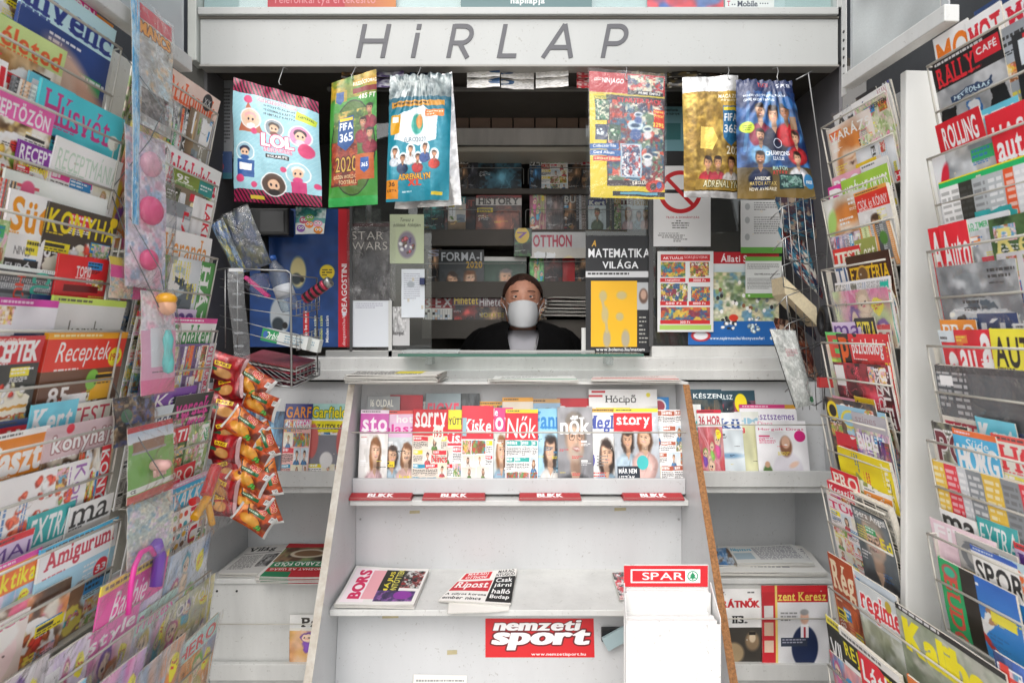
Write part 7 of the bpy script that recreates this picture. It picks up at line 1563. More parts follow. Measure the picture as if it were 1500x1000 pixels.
bag('red and yellow toy magazine bag in clear film', c, ((863, 104), (974, 112), (974, 292), (865, 289)), 2.11, 'cover', .01, .002, (916, 118), 17, clear=True, nu=20, nv=30)
# 5 gold football bag
c = Cv(300, 1.9, 'a8842c', 56); c.noisy(0, 0, 1, 1.9, ['b8943c', '7c6020', 'd0b058', '8c6c28'], 5); c.noisy(0, 0, 1, .25, ['d0d0ce', 'b0b0ae', 'e8e8e6'], 3); c.text('MAGAZIN', .62, .3, .36, .06, 'f4ecd0'); c.text('Adrenalyn', .66, .37, .3, .05, 'f0e4c0'); c.poly([(.7, .48), (.99, .48), (.99, .98), (.85, 1.1), (.7, .98)], '2c6c98'); c.rect(.71, .5, .27, .05, 'e8cc3c'); c.text('FIFA', .72, .6, .25, .12, 'f0f4f8'); c.text('365', .72, .77, .25, .13, 'f0f4f8'); c.text('202', .76, 1.1, .24, .13, 'e8e0c8')
c.poly([(.3, .8), (.5, .82), (.6, 1.0), (.5, 1.16), (.28, 1.14)], 'e8c860')
for x, cl in ((.42, 'b82c3c'), (.6, 'c84858'), (.85, 'e0dcd8')): c.person(x, 1.36, .07, '2c1c14', 'c8946c', cl, man=True)
c.rect(.2, 1.62, .8, .28, 'a8883c'); c.text('ADRENALYN', .34, 1.63, .64, .11, 'e8e0b8', 'b', out='4c4418', shear=.1); c.rect(.2, 1.78, .8, .06, '4c3c18'); c.noisy(0, 1.8, 1, .1, ['c8c8c8', 'a8a8a8'], 3)
bag('gold foil football card bag partly behind the dark blue one', c, ((1000, 113), (1082, 110), (1082, 291), (1003, 288)), 2.13, 'foil', .014, .009, (1066, 116), 19, nu=22)
# 6 dark blue football bag
c = Cv(440, 1.5, '16305c', 57); c.noisy(0, 0, 1, 1.15, ['142c5c', '2c5c98', '0e2048', '4c84b8'], 4); c.grad(0, 1.12, 1, .38, '4c4028', '8c7440')
for x in (.2, .55, .75): c.line(x, 0, x - .1, .9, .05, '7cb0d8', .35)
c.rect(0, 0, 1, .16, '1c2c58'); c.text('STARTER', .7, .05, .24, .05, 'e8ecf4'); c.text('MATCH ATTAX', .36, .04, .18, .06, 'c83c3c'); c.text('INCLUDES: COLLECTOR BINDER, MAGAZINE', .1, .2, .7, .035, 'dfe8f0'); c.text('GAME GUIDE & RULES', .1, .25, .5, .035, 'dfe8f0')
for (x, y, s_, cl, sk) in ((.34, .42, .075, '8c2440', 'd0a080'), (.54, .46, .085, '20243c', 'd8a888'), (.74, .42, .075, 'b8242c', '9c6c4c'), (.32, .72, .06, '7cb0d8', 'd0a080'), (.84, .74, .06, 'b82830', 'd8ac8c'), (.3, 1.0, .065, '1c2848', 'b88460'), (.82, 1.0, .06, 'e0e0e4', 'd8ac8c')): c.person(x, y, s_, '2c1c14', sk, cl, man=True, beard=('3c2418' if x < .4 else None))
c.ell(.14, .62, .11, .07, 'c8e040'); c.small(.07, .59, .14, 3, '5c6c20', .025); c.ring(.56, .82, .06, .01, 'd0d8e8'); c.text('CHAMPIONS', .38, .92, .34, .055, 'e4e8f0', 's'); c.text('LEAGUE', .47, .99, .17, .04, 'e4e8f0', 's'); c.text('MATCH', .46, 1.1, .2, .05, 'a8c8b8', 'b'); c.text('ATTAX', .46, 1.16, .2, .05, 'c83c38', 'b')
c.text('AWESOME', .22, 1.23, .2, .045, 'f0ecdc'); c.text('MATCH ATTAX', .16, 1.29, .34, .045, 'c8b068'); c.text('NOW AVAILABLE!', .16, 1.36, .34, .04, 'f0ecdc'); c.rect(.54, 1.2, .32, .18, '1c3c40'); c.noisy(.56, 1.22, .28, .14, ['3c6c5c', '8cb0a8', '1c3438'], 6); c.ell(.94, 1.29, .07, .09, '3c84b8'); c.text('FREE', .9, 1.28, .08, .04, 'f0f4f4'); c.ell(.82, .3, .1, .08, '245c98'); c.rect(.8, .48, .1, .16, '8c6c50')
bag('dark blue football card bag with a lime sticker', c, ((1079, 116), (1160, 118), (1196, 291), (1080, 291)), 2.08, 'foil2', .018, .009, (1138, 118), 23, gather=.008)
# small monster packet
c = Cv(220, 1, '5ca4a0', 58); c.noisy(0, 0, 1, .4, ['3c8c80', 'c8d8d4', '2c6c68'], 4); c.rect(0, .6, 1, .4, 'd8dcd8')
for (x, y, col) in ((.5, .66, 'e8843c'), (.2, .8, '8c5ca8'), (.78, .62, 'e0a0b8'), (.8, .86, 'd8842c'), (.3, .5, 'b83c5c'), (.5, .4, '7cb04c')): c.ell(x, y, .15, .13, col, .02); c.ell(x - .05, y - .02, .045, .05, 'f4f4f0', .01); c.ell(x + .06, y - .02, .045, .05, 'f4f4f0', .01); c.ell(x - .05, y - .02, .02, .024, '1c1c1c', .005); c.ell(x + .06, y - .02, .02, .024, '1c1c1c', .005)
bag('small packet with goggle eyed creatures under the pale blue bag', c, ((433, 303), (478, 305), (474, 342), (433, 343)), 2.2, 'bag', .01, .004, None, 29, nu=12, nv=12)

# row of shiny foil packets hung from a rail behind the fascia
t = thing('hanging_rail', 'steel rail with packets hooked behind the fascia', 'rail', wp(700, 99, 2.3))
m = MB().tube([wp(345, 99, 2.3), wp(1190, 99, 2.3)], .004); m.v = [(x - t.location.x, y - t.location.y, z - t.location.z) for x, y, z in m.v]; m.build('rod', CHROME, t)
specs = [(500, 548, 'black and orange', ['1c1c20', 'c8842c', '8c8c90']), (548, 592, 'silver and violet', ['c0c0c8', '4c3c6c', '8c9098']), (600, 642, 'dark navy', ['1c2438', '4c5c78', '101418']), (684, 732, 'white and blue', ['dcdad6', 'e8e6e2', '5c7c9c']), (734, 782, 'white and blue ringed', ['dcdad6', 'e4e2de', '6c8ca8']), (785, 832, 'plain white', ['dcdad4', 'e6e4de', 'c8c4bc']), (845, 890, 'red', ['b01c28', 'c83038', 'e0c8c0']), (892, 935, 'red and cream', ['c83c38', 'e8dcb8', '5c7c9c']), (936, 975, 'gold and green', ['c8ac6c', 'e4dcc8', '3c4c3c']), (978, 1020, 'black and gold', ['1c1a18', '6c5c34', '2c2c2c']), (1022, 1062, 'brown and black', ['3a2c20', '6c5440', '1c1c1c'])]
for k, (x0, x1, nm, cs) in enumerate(specs):
    c = Cv(100, .8, cs[0], 60 + k); c.noisy(0, 0, 1, .8, cs if 'white' not in nm else ['f2f0ec', 'e4e2de'], 3, contrast=1.4)
    if 'ringed' in nm: c.ell(.1, .3, .3, .25, '3c5c84'); c.ell(.1, .3, .15, .12, 'e8e8e8')
    if nm == 'white and blue': c.ell(.95, .3, .3, .25, '3c5c84')
    for ri in (0, 1):
        yy = (98, 114)[ri]
        r = ATL.add(c.p) if ri == 0 else r
        o, _ = sheet_obj('foil_packet', r, wp(x0, yy + 16 if ri == 0 else 129, 2.238 + .008 * ri), Vector((1, .12 * (-1) ** k, 0)).normalized(), Vector((0, .25, 1)).normalized(), WX(x1, 2.27) - WX(x0, 2.27), .045 if ri == 0 else .04, 'cover', .001, jit=.004, seed=k)
        tag(o, nm + ' shiny packet in the %s row hung behind the fascia' % ('upper', 'lower')[ri], 'packet', 'foil packets hung behind the fascia')

# ================================================================== SNACK STRIPS
def snack_mesh(kind):
    c = Cv(260, .66, 'd8581c' if kind else 'b01820', 80 + kind)
    if kind:
        c.noisy(0, 0, 1, .66, ['d8641c', 'a83410', 'e08828', '6c2410', 'c84c18'], 4); c.rect(.22, .16, .5, .09, '1c6c3c'); c.small(.25, .185, .44, 1, 'f0f0e0', .07); c.text('BBQ', .42, .03, .26, .11, 'c81c1c', 'bu', out='f4e4c0')
        c.ell(.42, .42, .28, .14, 'e8982c', .03); c.ell(.42, .42, .2, .08, 'f0b048', .05); c.blobs(.7, .5, .08, ['3c8c34', '58a83c'], 8, .04); c.rect(.84, .1, .1, .14, 'e8e8e4'); c.small(.85, .12, .08, 3, '333', .03)
        for x in (0, .94): c.rect(x, 0, .06, .66, 'd8d8d4'); 
        c.line(.15, .05, .3, .3, .03, '2c1c14'); c.line(.6, .3, .8, .45, .02, '5c2014')
    else:
        c.noisy(0, 0, 1, .66, ['a81820', 'b81c24', '5c0c10', '8c1018', '3c1410'], 4); c.rect(.3, .18, .4, .1, 'e0c020'); c.text('BAKE', .33, .2, .34, .06, '6c1414'); c.ell(.55, .44, .22, .12, 'c89050', .03); c.rect(.1, .34, .3, .07, '1c5c3c')
        for x in (0, .94): c.rect(x, 0, .06, .66, 'c8a0a0')
    r = ATL.add(c.p); i_, u0, v0, u1, v1 = r; rs = random.Random(90 + kind); w, h = .17, .112
    ws = [(rs.uniform(0, 6), rs.uniform(6, 20), rs.uniform(-14, 14)) for _ in range(6)]
    def off(u, v):
        e = max(0, 1 - abs(2 * u - 1) ** 3) * max(0, 1 - abs(2 * v - 1) ** 2.4)
        k = sum(math.sin(a + b * u + c2 * v) for a, b, c2 in ws)
        return .022 * e ** .6 + .0011 * k * (.4 + e)
    m = MB()
    def P(u, v, s_):
        x = (u - .5) * w * (1 - .06 * math.sin(v * math.pi)); z = (v - .5) * h * (1 - .08 * math.sin(u * math.pi))
        if u < .04 or u > .96: z *= 1 + .03 * math.sin(v * 40)
        return Vector((x, -s_ * off(u, v), z))
    m.grid(lambda u, v: P(u, v, 1), 22, 14, (u0, v0, u1, v1), 0)
    m.grid(lambda u, v: P(u, v, -.8), 22, 14, (u0, v0, u1, v1), 0, flip=True)
    return m.mesh('snack_bag_mesh', [pmat(i_, 'foil2')])
SM_, SR_ = snack_mesh(1), snack_mesh(0)
osp = [(370, 560, -.55, 22), (382, 590, -.4, 12), (360, 625, -.62, 8), (372, 658, -.5, 18), (384, 645, -1.2, 20), (366, 697, -.5, 6), (389, 700, -1.3, 16), (368, 732, -.5, 10), (390, 742, -1.25, 22), (374, 757, -.62, 4)]
names_o = ['topmost orange snack bag of the strip, facing outward', 'orange snack bag second from the top of the strip', 'third orange snack bag with its green label tilted', 'fourth orange snack bag lying over the ones below', 'orange snack bag edge sticking out right of the fourth', 'orange snack bag level with the comic rack lip', 'orange snack bag turned edgewise beside the lip', 'low orange snack bag with its green label showing', 'low orange snack bag turned edgewise above the cabinet shelf', 'lowest orange snack bag at the end of the strip']
for (px, py, ry, dy), nm in zip(osp, names_o):
    o = bpy.data.objects.new('snack_bag', SM_); COL.objects.link(o); Z = 1.88 + dy * .0012
    o.location = wp(px, py, Z); o.rotation_euler = (R.uniform(-.35, .1), -ry, R.uniform(-.35, .2) * .8); s_ = R.uniform(.72, .8); o.scale = (s_, s_ * R.uniform(.8, 1.2), s_)
    tag(o, nm, 'snack bag', 'orange snack bags on a hanging strip')
rsp = [(335, 538, -.3, 0), (340, 566, .2, 10), (336, 596, -.2, 4), (340, 626, .25, 12), (335, 655, -.1, 2), (340, 683, .3, 8), (334, 710, -.25, 3), (332, 734, .1, 9)]
names_r = ['red snack bag with yellow lettering at the top of the rear strip', 'second red snack bag down the rear strip', 'third red snack bag down the rear strip', 'fourth red snack bag, level with the comics', 'fifth red snack bag down the rear strip', 'sixth red snack bag, level with the cabinet lip', 'seventh red snack bag, just below the cabinet lip', 'lowest red snack bag of the rear strip']
for (px, py, ry, dy), nm in zip(rsp, names_r):
    o = bpy.data.objects.new('snack_bag', SR_); COL.objects.link(o); Z = 1.9 + dy * .001; px -= 6
    o.location = wp(px, py, Z); o.rotation_euler = (R.uniform(-.3, .2), -ry, R.uniform(-.6, .1)); s_ = .8; o.scale = (s_, s_ * R.uniform(.8, 1.1), s_ * 1.05)
    tag(o, nm, 'snack bag', 'red snack bags on the rear strip')
t = thing('display_strip', 'clear plastic hanging strip carrying the orange snack bags', 'hanging strip', wp(345, 400, 1.9))
m = MB(); m.grid(lambda u, v: wp(334 + 24 * u + (1 - v) * 8 * 1, 395 + (1 - v) * 150, 1.93) + Vector((0, .01 * math.sin(v * 6), 0)) - t.location, 2, 12)
m.build('plastic_strip', clearmat('strip_plastic', (.9, .92, .93), .13, .15, .3), t)
m = MB(); 
for k in range(7):
    z = 410 + k * 19; m.box(*(wp(340 + k, z + 3, 1.925) - t.location), *(wp(352 + k, z, 1.922) - t.location))
m.build('hang_tab', clearmat('strip_plastic', (.9, .92, .93), .13, .15, .3), t)
m = MB(); m.box(*(wp(336, 398, 1.928) - t.location), *(wp(356, 393, 1.924) - t.location)); m.build('header_label', WHITE, t)

# ================================================================== WIRE BASKET IN FRONT OF THE LEFT WINDOW
t = thing('wire_basket', 'chrome wire basket shelf unit hanging before the left window', 'wire basket', wp(400, 480, 1.95))
L_ = t.location
def WT_(path, r=.0022, nm='wire', n=6, closed=False):
    m = MB().tube([Vector(p) - L_ for p in path], r, n, closed=closed); return m.build(nm, CHROME, t)
Zn, Zf = 1.93, 2.12
WT_([wp(319, 395, 2.1), wp(335, 393, Zn), wp(421, 397, Zn), wp(426, 401, Zn), wp(427, 562, Zn), wp(427, 566, Zn)], .0035, 'frame')
WT_([wp(428, 403, Zn), wp(464, 407, Zf), wp(465, 545, Zf)], .0028, 'frame')
for (ya, yb2) in ((408, 430), (420, 444), (447, 462), (462, 490), (478, 505)):
    WT_([wp(322, ya, Zn + .02), wp(426, yb2, Zn), wp(468, yb2 + 4, Zf)], .0016)
for px in (330, 348): WT_([wp(px, 395, Zn + .01), wp(px, 510, Zn + .01)], .0018)
for (y0, y1, lab) in ((436, 456, 0), (486, 507, 1), (532, 553, 2)):
    for k in range(3):
        y = y0 + (y1 - y0) * k / 2
        WT_([wp(434, y + 6, Zn + .01), wp(468, y - 4, Zf)], .0014)
    for k in range(7):
        f = k / 6; WT_([wp(434 + 34 * f, y0 + 6 - 10 * f, Zn + .01 + .19 * f), wp(434 + 34 * f, y1 + 6 - 10 * f, Zn + .01 + .19 * f)], .0012)
WT_([wp(380, 562, Zn + .03), wp(428, 567, Zn), wp(468, 549, Zf), wp(468, 530, Zf)], .003, 'frame')
for k in range(8): WT_([wp(350 + k * 9, 520 + k * 3, Zn + .05), wp(398 + k * 8, 566 - k * 1.5, Zn + .02)], .0012)
# magazines lying in the lowest basket
for k in range(7):
    col = ['5c2430', 'c8c4c0', '8c3040', '2c2c34', 'a84050', 'd8d4cc', '9c4c50'][k]
    m = MB(); a = [wp(352, 553 - k * 4.5, 2.05), wp(432, 566 - k * 4.2, 1.95), wp(462, 552 - k * 4, 2.1), wp(385, 540 - k * 4.4, 2.2)]
    up = Vector((0, 0, .0045)); m.hexa([*a, *[p + up for p in a]])
    o = m.build('magazine', mat('basket_mag_%d' % k, col, .4, noise=.4, nscale=14)); tag(o, ['maroon', 'pale grey', 'wine red', 'charcoal', 'rose', 'cream', 'salmon'][k] + ' magazine lying flat in the lowest wire basket, layer of a tilted pile', 'magazine', 'magazines lying in the wire basket')
# goods in the basket
t = thing('can', 'red and black ribbed tin sticking out of the upper wire basket', 'tin', wp(465, 425, 2.0))
q = Matrix.Rotation(1.0, 3, 'Y') @ Matrix.Rotation(.2, 3, 'X')
MB().lathe([(0, -.055), (.016, -.055), (.018, -.05), (.018, .03), (.0165, .035), (0, .035)], n=18, M=q).build('can_body', mat('tin_red', 'a8344a', .3, metal=.3), t)
MB().lathe([(0, .036), (.0165, .036), (.0175, .04), (.0175, .052), (.015, .056), (0, .056)], n=18, M=q).build('lid', CHROME, t)
for k in range(4): MB().lathe([(.0183, -.045 + k * .02), (.0187, -.044 + k * .02), (.0187, -.036 + k * .02), (.0183, -.035 + k * .02)], n=18, M=q).build('black_ring', BLACK, t)
c = Cv(240, .34, 'e4e8e4', 84); c.rect(0, 0, .36, .34, '2c9c5c'); c.text('Orbit', .08, .07, .3, .18, 'f4f8f4', 'b', shear=.2); c.ell(.08, .16, .05, .09, '3c6cb8'); c.small(.5, .08, .4, 3, '8ab', .07)
r = ATL.add(c.p)
for k, (px, py, lab) in enumerate(((420, 496, 'green and white chewing gum box in the middle basket'), (437, 500, 'chewing gum box tucked behind the first in the middle basket'))):
    t = thing('chewing_gum_box', lab, 'box', wp(px, py, 2.0 + .04 * k), 'chewing gum boxes')
    q = Matrix.Rotation(.22, 3, 'Y'); U = q @ UX; V = q @ UZ; w, h = .15, .042
    o, _ = sheet_obj('printed_front', r, -U * w / 2 - V * h / 2 + Vector((0, -.0205, 0)), U, V, w, h, 'cover', .0005, parent=t)
    MB().box(-w / 2, -.02, -h / 2, w / 2, .02, h / 2, M=q.to_4x4()).build('carton', mat('gum_white', 'dfe4df', .4), t, bevel=.001)
t = thing('water_bottle', 'clear plastic bottle with a blue cap leaning behind the wire basket', 'bottle', wp(412, 415, 2.2))
q = Matrix.Rotation(-.35, 3, 'Y')
MB().lathe([(0, -.1), (.03, -.1), (.033, -.09), (.033, .02), (.03, .045), (.014, .075), (.012, .085), (0, .085)], n=20, M=q).build('bottle_body', clearmat('bottle_plastic', (.8, .88, .92), .12, .08, .2), t)
MB().lathe([(0, .086), (.015, .086), (.015, .102), (0, .102)], n=16, M=q).build('cap', mat('cap_blue', '2c5ca8', .35), t)
MB().lathe([(.0335, -.05), (.0338, -.05), (.0338, -.01), (.0335, -.01)], n=20, M=q).build('label', mat('label_white', 'd8dce0', .5), t)
t = thing('toy_pack', 'magenta and clear toy pack in the upper wire basket', 'toy pack', wp(375, 420, 1.98))
q = Matrix.Rotation(.7, 4, 'Y')
MB().box(-.05, 0, -.006, .05, .02, .006, M=q).build('pink_tray', mat('toy_pink', 'c8387c', .35), t, bevel=.002)
MB().lathe([(0, -.02), (.03, -.02), (.036, .0), (.03, .03), (.01, .05), (0, .05)], n=16, M=q.to_3x3()).build('clear_dome', FILM, t)

# bagged cards hanging at the window corner beside the basket
for k, (q4, lab, cs) in enumerate(((((325, 318), (362, 300), (398, 385), (362, 398)), 'blue and yellow toy card in film beside the terminal', ['1c2c4c', '4c4c34', '14181f', '2c3c4c']), (((308, 330), (330, 318), (366, 396), (345, 402)), 'blue toy card in film leaning toward the house racks', ['2c5080', '5c7c98', '1c2c3c', '8c8838']))):
    c = Cv(160, 1.6, cs[0], 86 + k); c.noisy(0, 0, 1, 1.6, cs, 4, contrast=2.2)
    bag(lab, c, q4, 2.02 + .05 * k, 'cover', .008, .004, None, 31 + k, clear=True, nu=10, nv=14, name='toy_card', group='toy cards in film')

# ================================================================== TOY PACKS HANGING BETWEEN THE LEFT RACKS
def toypack(label, cvv, xf, xn, y0, y1, n=.02, seed=0, extra=None, puff=.014):
    """hangs in the gap, parallel to the rack"""
    r = ATL.add(cvv.p); a, b = line(-1, xf), line(-1, xn); A, N = ADIR[-1], NDIR[-1]
    w = (b - a).length; zt2 = EYE + (485 - y0) / F * a.y; zb2 = EYE + (485 - y1) / F * a.y
    O = b + N * n + Vector((0, 0, zb2)); t = thing('toy_pack', label, 'toy pack', O, 'toy packs hanging between the racks')
    o, fn = sheet_obj('backing_card', r, Vector((0, 0, 0)), -A, UZ, w, zt2 - zb2, 'cover', .001, bow=.002, parent=t, jit=.002, seed=seed)
    rs = random.Random(seed); p1, p2 = rs.uniform(0, 6), rs.uniform(0, 6); w2, h2 = w, zt2 - zb2
    def fb(u, v):
        e = max(0, 1 - abs(2 * u - 1) ** 3) * max(0, 1 - abs(2 * v - 1) ** 3)
        return -A * (w2 * (u * 1.1 - .05)) + UZ * (h2 * (v * 1.06 - .02)) + N * (.002 + puff * e + .004 * math.sin(p1 + u * 8 + v * 4) * math.sin(p2 + v * 11 - u * 3))
    m = MB(); m.grid(fb, 14, 18); m.build('clear_bag', FILM, t)
    if extra: extra(t, -A, UZ, N, w2, h2)
    return t
pinkm = mat('toy_candy_pink', 'd8487c', .4, noise=.0, bump=1, bscale=35); tealm = mat('toy_teal', '6cc4c0', .35, coat=.4); palem = mat('toy_pale_pink', 'e8b0c0', .4, noise=.3, nscale=30, bump=1, bscale=35); yelm = mat('toy_yellow', 'e8a818', .3, coat=.4); redm = mat('toy_red', 'c82828', .3, coat=.4); purm = mat('toy_purple', '7444b0', .3, coat=.5)
def ball(t, c0, rx, ry, rz, m_, nm, lump=.0):
    M_ = MB(); 
    M_.grid(lambda u, v: Vector(c0) + Vector((rx * math.sin(v * math.pi) * math.cos(u * 6.2832), ry * math.sin(v * math.pi) * math.sin(u * 6.2832), rz * math.cos(v * math.pi))), 16, 10, flip=True); return M_.build(nm, m_, t)
c = Cv(200, 3.2, 'c8ccc8', 100); c.rect(0, 0, 1, .4, 'd83c48'); c.noisy(0, .4, 1, 2.8, ['e0e4e4', 'b8b8b8', 'e8c8a0', 'c8dce4', 'a8a49c'], 4); c.text('MANCS', .05, .45, .9, .32, 'f0a028', 'bu', out='7c4418'); c.noisy(.1, 2.2, .8, .7, ['7c7878', 'a8a4a0', '5c5858'], 4)
toypack('clear bagged grey comic with orange letters hanging highest between the racks', c, 232, 180, 42, 205, .03, 1)
c = Cv(60, 6, '58b0e0', 101); c.noisy(0, 0, 1, 6, ['48a8e0', '9cd0f0', 'c8e4f4'], 3)
toypack('sky blue plastic ribbon edge hanging beside the cookery rack', c, 183, 172, 2, 330, .03, 2, puff=.004)
def ex1(t, U, V, N, w, h):
    for k, (u, v, s_) in enumerate(((.5, .8, .027), (.5, .5, .031), (.45, .18, .023))): ball(t, U * (w * u) + V * (h * v) + N * .012, s_ * .7, s_, s_, pinkm if k else palem, 'crumpled_ball')
c = Cv(200, 3, 'd8dce8', 102); c.noisy(0, 0, 1, 3, ['d8d0e0', 'a8c4e0', 'e8b8cc', 'f0e8f0'], 4, contrast=2)
toypack('bag of pink balls on a pale card hanging between the racks', c, 235, 176, 210, 425, .01, 3, ex1, .05)
def ex2(t, U, V, N, w, h):
    ball(t, U * (w * .5) + V * (h * .86) + N * .02, .018, .018, .02, mat('doll_skin', 'e4b090', .5), 'doll_head'); ball(t, U * (w * .5) + V * (h * .93) + N * .018, .022, .02, .014, yelm, 'doll_hair')
    m = MB().lathe([(.005, .045), (.011, .025), (.008, 0), (.012, -.025), (.01, -.045), (.0, -.05)], tuple(U * (w * .5) + V * (h * .42) + N * .022), 14); m.build('teal_comb', tealm, t)
c = Cv(200, 2.1, 'e8a8c4', 103); c.noisy(0, .0, 1, .8, ['e8e4e8', 'f0b8cc', 'd8d8e0'], 4); c.rect(.0, 1.8, 1, .3, 'e878a4'); c.ell(.85, .3, .12, .12, 'f0b83c'); c.rect(.25, .75, .5, .8, 'f0e8ec'); c.small(.3, 1.64, .5, 1, '555', .05)
toypack('pink beauty toy card with a teal comb in front of the garden rack', c, 233, 182, 430, 572, .035, 4, ex2, .03)
c = Cv(200, 1, 'e84898', 104); c.rect(0, 0, 1, .2, 'e0c83c'); c.noisy(0, .5, .6, .5, ['e8b8a0', 'd8c89c', '8cb8c8', 'f0d8c0'], 5)
toypack('magenta and yellow card strip half hidden between the racks', c, 214, 160, 384, 440, .0, 5, puff=.01)
c = Cv(200, 1, '3a3a3c', 105); c.noisy(0, 0, 1, 1, ['2c2420', '8c6c48', '3c5c9c', 'c8b088', '1c1c1c'], 5, contrast=2.4); c.ell(.3, .4, .14, .14, '3c7c5c')
toypack('dark toy card with blue print below the pink beauty card', c, 226, 165, 574, 640, .0, 6, puff=.01)
def ex3(t, U, V, N, w, h):
    o_ = U * (w * .5) + V * (h * .42) + N * .018
    pg = mat('toy_pig', 'e0b0a8', .45); ball(t, o_, .024, .014, .013, pg, 'pig_body'); ball(t, o_ + U * .026 - V * .003, .01, .01, .01, pg, 'pig_head')
    for du in (-.016, -.006, .008, .018): m = MB().tube([o_ + U * du - V * .008, o_ + U * du - V * .022], .0035); m.build('pig_leg', pg, t)
c = Cv(220, 1.35, '6cac44', 106); c.rect(0, 0, 1, .1, 'c83038'); c.grad(0, .1, 1, .2, 'c0d4e4', 'e0e8ec'); c.rect(.1, .28, .7, .2, '8c6c50'); c.rect(.08, .46, .75, .04, '9c9ca0'); c.rect(0, 1.1, 1, .1, 'e4e8e0'); c.rect(0, 1.22, 1, .13, 'c84838'); c.text('CE', .06, 1.12, .1, .06, '333')
toypack('green farm card with a small spotted pig figure', c, 234, 165, 612, 712, .03, 7, ex3, .025)
c = Cv(200, 1.3, 'c8d0c8', 107); c.noisy(0, 0, 1, 1.3, ['c8d0c4', 'a8b8b0', 'e0dcc4', '8cb0c0', 'd8c8d8'], 5, contrast=2)
toypack('bag of pale beach toys below the farm card', c, 240, 172, 715, 800, .02, 8, puff=.04)
# hanging cords
t = thing('cord', 'thin grey cord strung between the cookery and garden racks', 'cord', wp(205, 250, 1.25))
for pts in (((178, 75), (240, 160), (220, 205), (165, 275), (235, 395), (240, 425)), ((160, 275), (190, 360), (233, 450)), ((165, 560), (190, 620), (240, 700))):
    m = MB(); P = [wp(x, y, 1.27) - t.location for x, y in pts]; m.tube(P, .0011, 5); m.build('strand', mat('cord_grey', '5c6466', .5), t)
# toy pistol and umbrella handle on the bagged comics
a = rp(-1, 268, -.40, .045); t = thing('toy_water_pistol', 'yellow and red toy water pistol in a bag on the low rack', 'toy pistol', a)
A, N = ADIR[-1], NDIR[-1]; U = -A
for (p0, p1, r_2, m_, nm) in ((U * .07 + UZ * .06, U * .02 + UZ * .0, .014, redm, 'tank'), (U * .075 + UZ * .02, -U * .03 - UZ * .04, .010, yelm, 'barrel'), (U * .03 - UZ * .02, U * .05 - UZ * .08, .008, yelm, 'grip'), (-U * .02 + UZ * .0, -U * .04 - UZ * .0, .009, redm, 'nozzle')):
    m = MB().tube([p0 * 1.0, p0.lerp(p1, .12), p0.lerp(p1, .5), p0.lerp(p1, .88), p1], r_2, 12); m.build(nm, m_, t)
m = MB(); m.grid(lambda u, v: U * (.15 * u - .06) + UZ * (.17 * v - .09) + N * (.026 + .006 * math.sin(u * 7 + v * 9)), 10, 10); m.build('clear_bag', FILM, t)
a = rp(-1, 195, -.51, .03); t = thing('toy_umbrella', 'pink hooked handle with a purple folded canopy on the bagged pink comic', 'toy umbrella', a)
m = MB().tube([-U * .06 - UZ * .06, -U * .05 - UZ * .0, -U * .04 + UZ * .03, -U * .02 + UZ * .05, U * .01 + UZ * .05, U * .025 + UZ * .03], .0055, 10); m.build('handle', mat('hot_pink', 'e838a0', .3, coat=.4), t)
m = MB().tube([U * .03 + UZ * .055, U * .045 + UZ * .02, U * .03 - UZ * .04], .013, 12); m.build('canopy', purm, t)

# ================================================================== WIRE BOOK STAND (RIGHT)
t = thing('wire_book_stand', 'hanging chrome wire stand stuffed with dark comics and books', 'book stand', wp(1165, 420, 2.05))
L_ = t.location
def W3(path, r=.0017, nm='wire'): m = MB().tube([Vector(p) - L_ for p in path], r, 6); return m.build(nm, CHROME, t)
W3([wp(1166, 117, 2.02), wp(1190, 105, 2.02), wp(1184, 107, 2.02), wp(1200, 220, 2.04), wp(1212, 350, 2.08), wp(1207, 600, 2.1)], .0024, 'frame')
for k, (y, dx) in enumerate(((300, 0), (345, 4), (386, 0), (430, 6), (470, 10), (512, 16), (552, 22))):
    W3([wp(1128 + dx, y + 22, 1.98), wp(1145 + dx, y + 4, 1.96), wp(1172 + dx, y - 6, 2.0), wp(1206 + dx * .2, y - 14, 2.1)], .0018, 'hoop')
    W3([wp(1146 + dx, y + 4, 1.96), wp(1148 + dx, y + 34, 1.97), wp(1180 + dx * .6, y + 42, 2.02), wp(1212, y + 30, 2.1)], .0018, 'hoop')
for k in range(5): W3([wp(1143 + k * 11, 290, 2.0), wp(1150 + k * 12, 400, 2.0), wp(1166 + k * 10, 600, 2.02)], .0013)
bk = [((1135, 292), (1190, 296), (1196, 352), (1150, 340), 'dark blue comic with a worn pale edge at the top of the wire stand', ['1c2c44', '3c2c34', '2c5c70', '8c7c6c']),
      ((1139, 336), (1180, 360), (1206, 440), (1165, 400), 'thick folded comic with teal page edges in the wire stand', ['20304c', '8c3c34', '3c7c94', 'd8d4c8']),
      ((1147, 408), (1178, 440), (1196, 500), (1160, 470), 'black covered book below the teal comic in the wire stand', ['1c1c24', '2c2c3c', '5c3c34', '3c5060']),
      ((1133, 470), (1172, 478), (1200, 560), (1160, 540), 'red and brown comic low in the wire stand', ['5c2420', '2c1c1c', '8c4c34', 'b8a08c'])]
